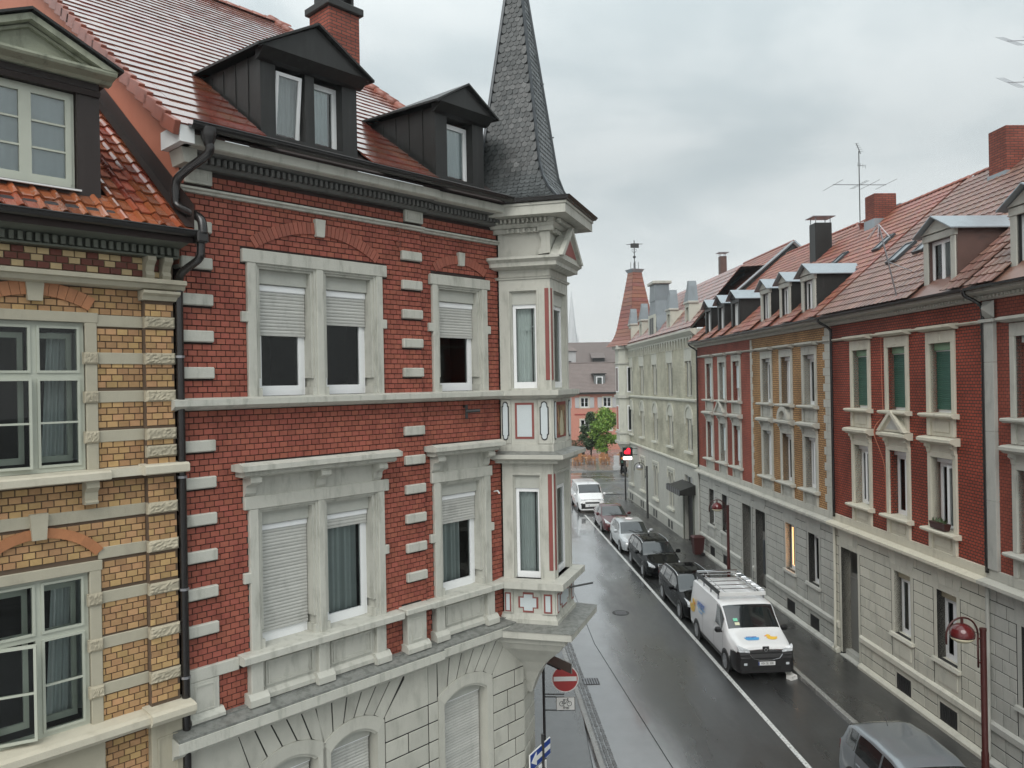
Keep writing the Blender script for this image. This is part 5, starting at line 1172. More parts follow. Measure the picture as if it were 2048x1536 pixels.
def skylight(h, x, v, w=.55, l=.95):
    y, z = -.5 + v * math.cos(RRP), 11.26 + v * math.sin(RRP); f = T(x, y, z) @ RX(RRP); m = MB(f)
    m.box(0, w, 0, .07, .03, .12); m.box(0, w, l - .07, l, .03, .12); m.box(0, .07, .07, l - .07, .03, .12); m.box(w - .07, w, .07, l - .07, .03, .12); s = m.obj('skylight', 'lead', h, fix=False)
    MB(f).box(.07, w - .07, .07, l - .07, .07, .09).obj('skylight_pane', 'zinc', s, fix=False)
def chimney(h, x0, x1, y0, y1, z0, z1, mat, zf=None, cap=None):
    c = box('chimney', mat, h, x0, x1, y0, y1, z0, z1, b=.02)
    if zf: box('chimney_flashing', 'zinc', c, x0 - .03, x1 + .03, y0 - .03, y1 + .03, z0 - .05, zf)
    if cap:
        for x in (x0 + .05, x1 - .05):
            for y in (y0 + .05, y1 - .05): box('cap_leg', 'steel', c, x - .015, x + .015, y - .015, y + .015, z1, cap)
        box('chimney_cap', 'steel', c, x0 - .12, x1 + .12, y0 - .12, y1 + .12, cap, cap + .03)
    return c
N1 = row_house('deep red brick house with cream trim and green roller shutters', 7.3, 7.75, 'far_brick_red', 'cream_trim', 'cream_gf', (1.95, 4.01, 6.07), (4.1, 6.15), 1.03, 'tri', None, [(6.07, 1.35, 2)], 'tile_grey', green=True)
N2 = row_house('ochre brick house with grey stone surrounds and a lit ground floor window', 14.88, 7.58, 'far_brick_ochre', 'grey_trim', 'grey_stone', (1.84, 3.82, 5.88), (3.95, 6.0), .88, 'arch', None, [(1.84, 1.05, 1), (3.82, 1.05, 1), (5.88, 1.15, 1)], 'tile_far', quoin=True, lit=3.95)
N3 = row_house('red brick house with white shutters between the ochre and the cream house', 22.85, 7.97, 'far_brick_rust', 'grey_trim', 'grey_stone', (2.1, 4.15, 6.15), (2.2, 4.25), 7.22, 'tri', (.15, .1, .1, .55, .6, .25), [(2.1, 1.05, 0), (4.15, 1.05, 0), (6.15, 1.1, 0)], 'tile_far')
N0 = row_house('weathered red house with a grey corner pilaster at the right edge', -.45, 7.0, 'far_brick_rust', 'grey_trim', 'grey_stone', (1.52, 3.6, 5.7), (1.52, 3.6, 5.7), None, None, None, [(1.6, 1.3, 1)], 'tile_grey', pil=(.03, .44))
for x, v in ((1.3, 2.3), (2.6, 2.45), (3.6, 2.35)): skylight(N1, x, v)
skylight(N2, 3.0, 3.6, .5, .7); skylight(N3, 7.2, 2.4, .45, .9); skylight(N2, 6.2, 3.6, .5, .8)
chimney(N3, 7.3, 7.9, 3.0, 3.75, 13.6, 16.0, 'dark_zinc', cap=16.25)
chimney(N2, 2.3, 3.05, 4.0, 4.9, 14.9, 16.5, 'chimney_brick', zf=15.5)
chimney(N2, .3, 1.1, 6.2, 7.0, 14.2, 16.2, 'chimney_brick', cap=16.5)
chimney(N1, 2.1, 2.9, 4.1, 5.0, 14.9, 16.7, 'chimney_brick', zf=15.35)
m = MB(); f = T(1.45, 4.3, 15.25); m.fr = f; m.lathe([(.09, 0), (.13, .32), (.15, .34), (.15, .38)], 12); m.obj('roof_vent', 'tile_orange', N2)
# downpipes at the party walls
for h, x in ((N1, .06), (N3, .06), (N0, -.02)):
    dpipe([(x, -.46, 11.2), (x, -.44, 11.08), (x + .1, -.2, 10.9), (x + .1, -.09, 10.78), (x + .1, -.08, 10.6), (x + .1, -.08, 8), (x + .1, -.08, 4.6)], par=h, r=.045, mat='gutter_metal'); dpipe([(x + .1, -.09, 4.3), (x + .1, -.09, 2.5), (x + .1, -.12, .1)], par=h, r=.045, mat='grey_stone' if h is not N1 else 'cream_gf')
dpipe([(3.24, -.04, 10.4), (3.25, -.04, 9.4), (3.28, -.04, 8.4), (3.33, -.05, 8.22)], name='cable', r=.012, par=N1, mat='terracotta'); dpipe([(3.3, -.04, 8.05), (3.24, -.3, 7.6), (3.3, -.03, 6.6), (3.34, -.03, 5.2)], name='cable', r=.012, par=N1, mat='terracotta')
box('letterbox_panel', 'lead', N2, 1.18, 1.36, -.05, .2, 1.1, 2.5, b=.01)
# flower box on a sill
fb = thing('flower_box', 'brown plastic flower box on a cream sill of the deep red house', 'flower box', (*rp(7.3 - 6.02, -.08), 5.275), RR)
m = MB(); m.slab([(-.3, -.07), (.3, -.07), (.3, .07), (-.3, .07)], 0, .17, pts2=[(-.34, -.09), (.34, -.09), (.34, .09), (-.34, .09)]); m.obj('trough', 'bin_red', fb)
m = MB()
for k in range(26):
    a = random.uniform(-.3, .3); t = random.uniform(0, 6.3); m.add([(a, 0, .16), (a + .05 * math.cos(t), .05 * math.sin(t), .25 + random.random() * .06), (a + .07 * math.cos(t + .4), .07 * math.sin(t + .4), .2)], [(0, 1, 2)])
m.obj('plants', 'leaf_dark', fb, kind='stuff')
# aerials
def rod(mb, a, b, r=.012): mb.tube([a, b], r, 5)
a1 = thing('tv_aerial', 'tall thin tv aerial with wide crossbar on the ridge near the brick chimney', 'aerial', (*rp(14.73, 4.9), 15.75), 0)
m = MB(); rod(m, (0, 0, 0), (0, 0, 3.3), .022); m.obj('mast', 'iron', a1)
m = MB(); rod(m, (-1.15, 0, 1.85), (1.15, 0, 1.8), .014); m.obj('boom', 'iron', a1)
for x, l in ((-1.15, .95), (-.05, .75), (.05, .72), (.45, .85), (1.15, .9)): m = MB(); rod(m, (x + .03, -l, 1.82), (x - .03, l, 1.83), .008); m.obj('element', 'iron', a1)
m = MB(); rod(m, (-.12, -.1, 2.65), (.42, .3, 2.72), .01); m.obj('boom', 'iron', a1)
for k in range(4): m = MB(); rod(m, (-.1 + k * .17, -.1 + k * .13, 2.6), (-.1 + k * .17, -.1 + k * .13, 2.78), .006); m.obj('element', 'iron', a1)
m = MB(); rod(m, (-.1, 0, 3.62), (.12, .1, 3.2), .016); m.obj('boom', 'iron', a1)
for k in range(5): z = 3.6 - k * .09; m = MB(); rod(m, (-.24 + k * .05, -.1, z), (.06 + k * .05, .12, z + .06), .006); m.obj('element', 'iron', a1)
a2 = thing('tv_aerial', 'leaning rod aerial with drooping arms beside the rusty dormer', 'aerial', (*rp(2.65, -.3), 11.28), 0)
m = MB(); rod(m, (0, 0, 0), (-.42, .15, 2.15), .02); m.obj('mast', 'steel', a2)
for k in range(6): t = k * math.pi / 3; m = MB(); rod(m, (-.42, .15, 2.15), (-.42 + .32 * math.cos(t), .15 + .32 * math.sin(t), 1.75), .009); m.obj('element', 'steel', a2)
m = MB(); rod(m, (-.22, .08, 1.1), (.35, -.1, .8), .012); m.obj('stay', 'steel', a2)
a3 = thing('tv_aerial', 'aerial with slanted rods at the upper right edge above the tall brick chimney', 'aerial', (*rp(4.5, 4.9), 16.69), 0)
m = MB(); rod(m, (0, 0, 0), (0, 0, 2.9), .022); m.obj('mast', 'steel', a3)
for z in (1.35, 2.6):
    m = MB(); rod(m, (-.62, 0, z - .02), (.7, 0, z), .012); m.obj('boom', 'steel', a3)
    for x in (-.62, -.52, -.42, .2, .6): m = MB(); rod(m, (x + .05, -.45, z - .35), (x - .05, .45, z + .3), .009); m.obj('element', 'steel', a3)
# ================================================================== street, kerbs, signs, lamps
def wet(name, base, r0, r1, scale, spec=.7, ior=1.45, patch=None):
    m = bpy.data.materials.new(name); m.use_nodes = True; MATS[name] = m; nt = m.node_tree; N = nt.nodes; L = nt.links; b = N['Principled BSDF']
    g = N.new('ShaderNodeNewGeometry'); P = g.outputs['Position']
    def nse(s, d=5, v=None):
        n = N.new('ShaderNodeTexNoise'); n.inputs['Scale'].default_value = s; n.inputs['Detail'].default_value = d; n.inputs['Roughness'].default_value = .6; L.new(v or P, n.inputs['Vector']); return n.outputs[0]
    sv = N.new('ShaderNodeVectorMath'); sv.operation = 'MULTIPLY'; sv.inputs[1].default_value = (1, .28, 1); L.new(P, sv.inputs[0])
    r = N.new('ShaderNodeMapRange'); r.interpolation_type = 'SMOOTHSTEP'; r.inputs[1].default_value = .38; r.inputs[2].default_value = .66; r.inputs[3].default_value = r0; r.inputs[4].default_value = r1
    L.new(nse(scale, 6, sv.outputs[0]), r.inputs[0]); L.new(r.outputs[0], b.inputs['Roughness'])
    mx = N.new('ShaderNodeMix'); mx.data_type = 'RGBA'; mx.inputs[6].default_value = (*[c * .7 for c in base], 1); mx.inputs[7].default_value = (*[c * 1.35 for c in base], 1); L.new(nse(scale * 2.3, 8), mx.inputs[0]); L.new(mx.outputs[2], b.inputs['Base Color'])
    if patch:                                # polished lane by the left kerb, worn edge; sky sheen painted into paler base
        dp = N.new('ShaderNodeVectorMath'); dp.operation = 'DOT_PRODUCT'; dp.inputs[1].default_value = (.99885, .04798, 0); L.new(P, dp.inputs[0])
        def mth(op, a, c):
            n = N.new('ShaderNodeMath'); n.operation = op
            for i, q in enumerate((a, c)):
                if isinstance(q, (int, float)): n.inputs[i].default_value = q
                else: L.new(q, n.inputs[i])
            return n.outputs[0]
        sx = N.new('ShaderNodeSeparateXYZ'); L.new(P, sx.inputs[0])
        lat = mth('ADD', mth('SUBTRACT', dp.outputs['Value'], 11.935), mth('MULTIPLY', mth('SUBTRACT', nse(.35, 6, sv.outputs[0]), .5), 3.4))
        lat = mth('SUBTRACT', lat, mth('MULTIPLY', mth('MAXIMUM', mth('SUBTRACT', sx.outputs[1], 26), 0), .12))  # painted sheen spreads across the road with distance, as at a grazing view
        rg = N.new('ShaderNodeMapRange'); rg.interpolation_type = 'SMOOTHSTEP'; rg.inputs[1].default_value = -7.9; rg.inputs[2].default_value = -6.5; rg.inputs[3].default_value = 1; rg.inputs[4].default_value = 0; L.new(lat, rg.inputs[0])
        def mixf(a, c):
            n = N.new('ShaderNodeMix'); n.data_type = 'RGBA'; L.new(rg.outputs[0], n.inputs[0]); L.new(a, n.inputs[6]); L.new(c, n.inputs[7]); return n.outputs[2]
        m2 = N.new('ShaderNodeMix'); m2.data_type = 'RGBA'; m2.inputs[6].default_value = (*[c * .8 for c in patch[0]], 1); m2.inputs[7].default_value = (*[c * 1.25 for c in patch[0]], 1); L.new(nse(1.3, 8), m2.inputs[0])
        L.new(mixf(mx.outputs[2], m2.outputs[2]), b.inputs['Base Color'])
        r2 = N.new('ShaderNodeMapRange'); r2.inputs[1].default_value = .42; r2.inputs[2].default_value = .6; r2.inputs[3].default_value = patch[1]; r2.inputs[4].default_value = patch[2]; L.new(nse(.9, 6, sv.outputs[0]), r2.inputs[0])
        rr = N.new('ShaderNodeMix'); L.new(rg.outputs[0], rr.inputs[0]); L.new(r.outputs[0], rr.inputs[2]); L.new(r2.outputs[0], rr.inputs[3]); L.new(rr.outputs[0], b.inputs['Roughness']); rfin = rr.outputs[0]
    else: rfin = r.outputs[0]
    b.inputs['Specular IOR Level'].default_value = spec; b.inputs['IOR'].default_value = ior
    b.inputs['Coat Weight'].default_value = 1.0 if patch else .6; b.inputs['Coat Roughness'].default_value = .12; b.inputs['Coat IOR'].default_value = 1.4
    L.new(rfin, b.inputs['Coat Roughness'])
    bp = N.new('ShaderNodeBump'); bp.inputs['Strength'].default_value = .25; bp.inputs['Distance'].default_value = .006; L.new(nse(55, 4), bp.inputs['Height'])
    b2 = N.new('ShaderNodeBump'); b2.inputs['Strength'].default_value = .25; b2.inputs['Distance'].default_value = .03; L.new(nse(1.7, 3), b2.inputs['Height']); L.new(bp.outputs[0], b2.inputs['Normal']); L.new(b2.outputs[0], b.inputs['Normal'])
    return m
wet('wet_asphalt', (.022, .023, .023), .26, .46, .55, .6)
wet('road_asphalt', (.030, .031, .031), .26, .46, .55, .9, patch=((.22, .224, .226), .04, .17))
wet('left_pavement_sheen', (.10, .102, .1), .12, .35, .7, .8)  # paler than the right pavement: reflected sky put into the base colour
wet('wet_pavement', (.045, .045, .043), .25, .5, .7, .5)
wet('wet_plaza', (.2, .2, .195), .2, .4, .5)
wet('kerb_granite', (.24, .24, .225), .22, .4, 3)
wet('cobble', (.05, .05, .05), .2, .4, 4)
M('road_paint', (.62, .63, .61), .3, .2, 3, dirt=.8, dcol=(.10, .10, .10), ds=(7, 7, 7), lo=.5, hi=.66)
M('tar', (.02, .02, .02), .15)
def sheet(name, pts, z, mat, th=0):
    m = MB(); m.slab(pts, z - max(th, .03), z) if th else m.add([(x, y, z) for x, y in pts], [tuple(range(len(pts)))])
    return m.obj(name, mat, None, kind='structure')
sheet('ground', [(-900, -200), (900, -200), (900, 1400), (-900, 1400)], -.03, 'wet_asphalt')
K = lambda t, w: rp(t, w)
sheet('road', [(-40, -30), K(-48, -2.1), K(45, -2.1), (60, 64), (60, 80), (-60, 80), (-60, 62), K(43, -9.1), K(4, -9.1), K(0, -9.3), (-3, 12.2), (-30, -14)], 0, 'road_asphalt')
pr = sheet('pavement', [K(-40, -2.1), K(40.5, -2.1), K(43.5, -1.0), K(43.5, .3), K(-40, .3)], .12, 'wet_pavement', .15)
pl = sheet('pavement', [K(4, -9.1), K(43, -9.1), K(43, -12), K(4, -12), (-5, 17), (-16, 4), (-14.3, 2.6), (-3.6, 12.6), (-.6, 14.6), K(0, -9.35)][::-1], .12, 'left_pavement_sheen', .15)
plz = sheet('plaza', [(-30, 79.5), (60, 79.5), (60, 104), (-30, 104)], .10, 'wet_plaza', .12)
ks = {}
def kerb(parent, t0, t1, w, side):
    n = int((t1 - t0) / 1.0)
    me = MB().cbox(0, .985, -.075, .075, -.1, .135, .012).mesh('kerb_stone', 'kerb_granite', fix=False)
    for k in range(n): p = K(t0 + (t1 - t0) * k / n, w); link('kerb_stone', me, parent, mw=T(p[0], p[1], random.uniform(-.004, .003)) @ RZ(math.atan2(D2.y, D2.x) + random.uniform(-.004, .004)))
kerb(pr, -8, 40, -2.1, 1); kerb(pl, 0, 43, -9.1, 0)
# gutter of small setts along the left kerb
st = MB(); 
for k in range(270):
    for j in range(3):
        p = Vector(K(.2 + k * .112 + random.uniform(-.01, .01), -8.98 + j * .115)); fr = T(p.x, p.y, -.05) @ RZ(RR + random.uniform(-.06, .06)); st.fr = fr; st.cbox(-.049, .049, -.05, .05, 0, .05 + random.uniform(.004, .016), .012, random.random())
st.obj('gutter_setts', 'cobble', None, kind='stuff', fix=False)
# painted lines and seams
def line(name, a, b, w, mat='road_paint', z=.009):
    a, b = Vector(a), Vector(b); d = (b - a).normalized(); n = Vector((d.y, -d.x)) * w / 2; return sheet(name, [tuple(a - n), tuple(b - n), tuple(b + n), tuple(a + n)], z, mat)
line('parking_line', K(-14, -4.12), K(35.3, -4.47), .13)
for y, x0, x1, w in ((64.5, -20, 8.2, .35), (67.6, 3.6, 6.4, .2), (70.5, -40, 50, .16), (73.6, -40, 50, .16), (76.5, -40, 50, .12)): line('road_line', (x0, y), (x1, y - .6), w)
line('tar_seam', K(0, -7.4), K(9, -7.9), .025, 'tar', .0075); line('tar_seam', K(9, -7.9), K(24, -7.6), .025, 'tar', .0075)
def drain(t, w):
    p = K(t, w); d = thing('drain_cover', 'iron drain grate in the road beside the left kerb', 'drain', (p[0], p[1], .001), RR); box('frame', 'iron', d, -.25, .25, -.25, .25, 0, .01)
    for k in range(6): box('bar', 'steel', d, -.22, .22, -.2 + k * .075, -.17 + k * .075, .01, .018)
drain(5.6, -8.55)
mh = thing('manhole_cover', 'round iron manhole cover in the middle of the driving lane', 'manhole', (*K(12.5, -6.3), .001), 0)
MB().lathe([(0, 0), (.34, 0), (.34, .009), (.31, .009), (.30, .005), (0, .006)], 28).obj('cover', 'iron', mh)
for k in range(5): box('rib', 'steel', mh, -.22, .22, -.2 + k * .1 - .012, -.2 + k * .1 + .012, .006, .0095)
# ---- street lamps
def lamp(loc, rz, hz, label, red=True):
    l = thing('street_lamp', label, 'street lamp', loc, rz, 'hooped street lamps along the right pavement'); c = 'pole_red' if red else 'iron'
    MB().lathe([(.075, 0), (.075, 1.2), (.062, 1.25), (.062, hz), (.07, hz + .01), (.07, hz + .06), (.0, hz + .07)], 14).obj('pole', c, l, smooth=35)
    R_ = .36; cx = -.12 - R_; path = [(-.12, 0, hz - .75), (-.12, 0, hz - .05)] + [(cx + R_ * math.cos(t), 0, hz - .05 + R_ * 1.0 * math.sin(t)) for t in [math.pi * i / 14 for i in range(15)]] + [(cx - R_, 0, hz - .22)]
    MB().tube(path, .02, 8).obj('hoop', 'pole_red' if red else 'iron', l, smooth=True)
    for z in (hz - .65, hz - .15): MB().tube([(0, 0, z), (-.12, 0, z)], .018, 6).obj('bracket', c, l)
    g = .245; cz = hz + .02; pr_ = [(.0, g * .92)] + [(g * math.cos(t), g * .92 * math.sin(t)) for t in [math.pi / 2 - (math.pi / 2 + .25) * i / 9 for i in range(1, 10)]]
    MB().lathe(pr_[::-1], 22, (cx, 0, cz - .05)).obj('lamp_shade', 'lamp_red' if red else 'steel', l, smooth=True)
    MB().lathe([(.0, -g * .72), (g * .5, -g * .66), (g * .82, -g * .45), (g * .965, -g * .235)], 22, (cx, 0, cz - .05)).obj('lamp_glass', 'lamp_glass', l, smooth=True)
    MB().tube([(cx, 0, cz + .14), (cx, 0, hz - .05 + R_)], .03, 8).obj('hanger', c, l)
lamp((9.72, 16.05, .12), rad(8), 3.75, 'red hooped street lamp above the silver hatchback at the right'); lamp((9.42, 34.0, .12), rad(5), 3.5, 'red hooped street lamp between the work van and the ochre house'); lamp((8.86, 51.2, .12), 0, 3.4, 'grey hooped street lamp under the heart sign', False)
# ---- no entry sign post
np_ = thing('sign_post', 'grey post with round no entry sign and bicycle plate at the house corner', 'sign', (.59, 17.4, .12))
MB().tube([(0, 0, 0), (0, 0, 3.05)], .032, 10).obj('post', 'steel' if False else 'iron', np_)
m = MB(T(.485, -.05, 2.42) @ RX(math.pi / 2)); m.lathe([(0, -.006), (.305, -.006), (.305, .004), (0, .004)], 40); m.obj('no_entry_disc', 'sign_white', np_)
m = MB(T(.485, -.057, 2.42) @ RX(math.pi / 2)); m.lathe([(0, -.002), (.282, -.002), (.282, .003), (0, .003)], 40); m.obj('no_entry_field', 'sign_red', np_)
box('no_entry_bar', 'sign_white', np_, .225, .745, -.066, -.06, 2.37, 2.47)
for z in (2.78, 2.06, 2.0, 1.70): MB().tube([(0, 0, z), (.3 if z > 2.5 else .46, -.03, z)], .014, 6).obj('bracket', 'iron', np_)
pl_ = box('bicycle_plate', 'sign_white', np_, .27, .70, -.045, -.03, 1.70, 2.01)
m = MB()
for a in ((.27, .70, 1.70, 1.712), (.27, .70, 1.998, 2.01), (.27, .282, 1.712, 1.998), (.688, .70, 1.712, 1.998)): m.box(a[0], a[1], -.05, -.044, a[2], a[3])
m.obj('plate_border', 'black_print', pl_, fix=False)
def bicycle(parent, f, s):
    m = MB(f)
    for cx in (-.5, .5): m.tube([(cx * s + .3 * s * math.cos(t), 0, .3 * s * math.sin(t)) for t in [2 * math.pi * i / 18 for i in range(19)]], .035 * s, 5, False)
    P = dict(r=(-.5, 0), b=(-.05, 0), s=(-.2, .5), h=(.32, .52), f=(.5, 0), q=(.27, .7))
    for a, b in (('r', 'b'), ('r', 's'), ('b', 's'), ('b', 'h'), ('s', 'h'), ('h', 'f'), ('h', 'q')): m.tube([(P[a][0] * s, 0, P[a][1] * s), (P[b][0] * s, 0, P[b][1] * s)], .035 * s, 5)
    m.tube([(-.32 * s, 0, .56 * s), (-.1 * s, 0, .56 * s)], .045 * s, 5); m.tube([(.2 * s, 0, .72 * s), (.4 * s, 0, .7 * s)], .035 * s, 5); m.obj('bicycle_symbol', 'black_print', parent)
bicycle(pl_, T(.485, -.05, 1.855) @ Matrix.Diagonal((1, .2, 1, 1)), .17)
link('lettering', text_mesh('frei', .10, 'black_print', .01), pl_, mw=T(.50, -.047, 1.765) @ RX(math.pi / 2))
f = T(0, 0, 2.93) @ RZ(math.atan2(-.82, .57)); sn = MB(f).box(.02, 1.02, -.012, .012, -.11, .11).obj('street_name_plate', 'sign_grey', np_, fix=False); MB(f).box(.1, .62, -.03, .03, -.14, -.12).obj('plate_rail', 'iron', np_, fix=False)
# ---- one way sign
ow = thing('sign_post', 'blue one way sign with white arrow at the foot of the house corner', 'sign', (.46, 14.62, .12)); MB().tube([(0, 0, 0), (0, 0, 2.42)], .03, 10).obj('post', 'iron', ow)
f = T(-.06, -.06, 2.07) @ RZ(math.atan2(.87, .49)); b = MB(f).cbox(-.42, .42, -.012, .012, -.16, .16, .004).obj('one_way_plate', 'sign_white', ow, fix=False); MB(f).box(-.405, .405, -.017, -.01, -.145, .145).obj('blue_field', 'sign_blue', b, fix=False)
MB(f).prism([(-.38, 0), (-.17, -.125), (-.17, -.045), (.39, -.045), (.39, .045), (-.17, .045), (-.17, .125)], -.022, -.015).obj('arrow', 'sign_white', b)
pb = MB(f).cbox(-.05, .25, -.012, .012, -.52, -.2, .004).obj('bicycle_plate', 'sign_white', ow, fix=False); bicycle(pb, f @ T(.1, -.018, -.36) @ Matrix.Diagonal((1, .2, 1, 1)), .12)
# ---- wheelie bin
bn = thing('wheelie_bin', 'dark red wheelie bin standing by the doorway on the pavement', 'bin', (9.5, 40.0, .12), RR)
m = MB(); m.slab([(-.2, -.22), (.2, -.22), (.2, .22), (-.2, .22)], .08, .92, pts2=[(-.26, -.29), (.26, -.29), (.26, .29), (-.26, .29)]); m.obj('bin_body', 'bin_red', bn)
m = MB(); m.slab([(-.29, -.33), (.29, -.33), (.29, .33), (-.29, .33)], .92, .97); m.slab([(-.28, -.31), (.28, -.31), (.28, .31), (-.28, .31)], .97, 1.04, pts2=[(-.18, -.2), (.18, -.2), (.18, .2), (-.18, .2)]); m.obj('bin_lid', 'bin_red', bn)
for x in (-.2, .2): m = MB(); m.fr = T(x, .2, .1) @ RY(math.pi / 2); m.lathe([(0, -.03), (.1, -.03), (.1, .03), (0, .03)], 16); m.obj('wheel', 'plastic_black', bn)
# ---- small white carton left on the road
ct = thing('carton', 'small crushed white carton on the road at the corner of the work van', 'carton', (8.42, 23.62, 0.001), .5); m = MB(); m.slab([(-.14, -.1), (.14, -.1), (.14, .1), (-.14, .1)], 0, .12, pts2=[(-.12, -.11), (.13, -.08), (.14, .09), (-.13, .1)]); m.obj('tray', 'sign_white', ct); m = MB(); m.add([(-.12, .1, .12), (.14, .09, .12), (.18, .2, .16), (-.1, .22, .19)], [(0, 1, 2, 3)]); m.obj('flap', 'sign_white', ct)
# ================================================================== vehicles
def paint(name, col, metal=0.0, rough=.35, coat=1.0, spec=.3):
    m = M(name, col, rough, .05, 2, metal=metal, coat=coat, spec=spec, obj=True); m.node_tree.nodes['Principled BSDF'].inputs['Coat Roughness'].default_value = .03
paint('paint_white', (.74, .75, .75)); paint('paint_darkred', (.075, .008, .011), .2); paint('paint_silver', (.50, .52, .53), .6); paint('paint_black', (.004, .0045, .005), 0, .4, .5, 0); paint('paint_black_b', (.003, .003, .0035), 0, .4, .5, 0); paint('paint_greyblue', (.25, .275, .295), .55)
M('car_glass', (.012, .015, .016), .03, .1, 3, spec=.9, coat=1.0); M('rubber', (.014, .014, .014), .7); M('rim', (.38, .39, .4), .3, .1, 4, metal=.7); M('chrome', (.65, .66, .67), .12, .05, 3, metal=1.0)
M('head_lamp', (.55, .58, .6), .08, .3, 12, coat=1.0); M('tail_lamp', (.3, .01, .012), .12); M('bumper_plastic', (.02, .02, .021), .45); M('plate_white', (.7, .71, .7), .35); M('decal_blue', (.08, .33, .62), .35, .15, 8); M('decal_blue_dark', (.03, .12, .42), .35); M('decal_yellow', (.80, .50, .06), .35, .15, 8); M('decal_orange', (.75, .2, .03), .35); M('sticker_green', (.2, .62, .42), .4); M('sticker_cream', (.7, .7, .5), .4)
class CarBody:
    """loft: s runs back from the nose, v from the sill up the flank and over the roof to the centre line"""
    def __init__(s, top, belt, plan, W, L, zb=.22, rk=.76, bulge=.03):
        s.W, s.L, s.zb, s.rk, s.bulge = W, L, zb, rk, bulge; s.g = np.linspace(0, L, 240)
        def sm(pts, k=5):
            y = np.interp(s.g, [p[0] for p in pts], [p[1] for p in pts]); ker = np.ones(k) / k; yp = np.pad(y, k // 2, mode='edge'); return np.convolve(yp, ker, 'valid')[:240]
        s.top, s.belt, s.plan = sm(top), sm(belt, 9), sm(plan, 7)
    def at(s, q, v):
        zt, zbe, w = (float(np.interp(q, s.g, a)) for a in (s.top, s.belt, s.plan)); w *= s.W / 2; zbe = min(zbe, zt - .06)
        gh = max(0, min(1, (zt - zbe - .06) / .4)); wr = w * (.90 + (s.rk - .90) * gh); ed = .035 + .03 * gh; m = zbe - s.zb
        P = [(w * .93, s.zb), (w * .985, s.zb + .12 * m), (w, s.zb + .45 * m), (w * .995, s.zb + .75 * m), (w * .965, zbe), (wr + (w * .965 - wr) * .5, zbe + (zt - ed - zbe) * .52), (wr, zt - ed), (wr * .93, zt - ed * .42), (wr * .7, zt - ed * .12), (0, zt)]
        V = [0, .08, .2, .33, .45, .6, .76, .82, .88, 1.0]
        return Vector((-q, float(np.interp(v, V, [p[0] for p in P])), float(np.interp(v, V, [p[1] for p in P]))))
    def grid(s, q0, q1, nq, v0, v1, nv, off=0.0, side=1, qf=None):
        vs = []; fs = []
        for i in range(nq + 1):
            for j in range(nv + 1):
                v = v0 + (v1 - v0) * j / nv; q = q0 + (q1 - q0) * i / nq
                if qf: q = qf(q, v)
                p = s.at(q, v)
                if off:
                    e = .01; a = s.at(min(q + e, s.L), v) - s.at(max(q - e, 0), v); b = s.at(q, min(v + e, 1)) - s.at(q, max(v - e, 0)); n = a.cross(b)
                    if n.length > 1e-9:
                        n.normalize()
                        if n.dot(Vector((0, p.y, p.z - .6))) < 0: n = -n
                        p = p + n * off
                vs.append((p.x, p.y * side, p.z))
        fs = [(i * (nv + 1) + j, (i + 1) * (nv + 1) + j, (i + 1) * (nv + 1) + j + 1, i * (nv + 1) + j + 1) for i in range(nq) for j in range(nv)]
        return vs, fs
    def front(s, y, z, rear=False):
        """distance from the nose at which the body surface stands at lateral y, height z"""
        g, w, t = s.g, s.plan * s.W / 2 * .985, s.top
        if rear: g, w, t = s.L - s.g[::-1], w[::-1], t[::-1]
        i = np.argmax((w >= abs(y)) & (t >= z)); return float(g[i])
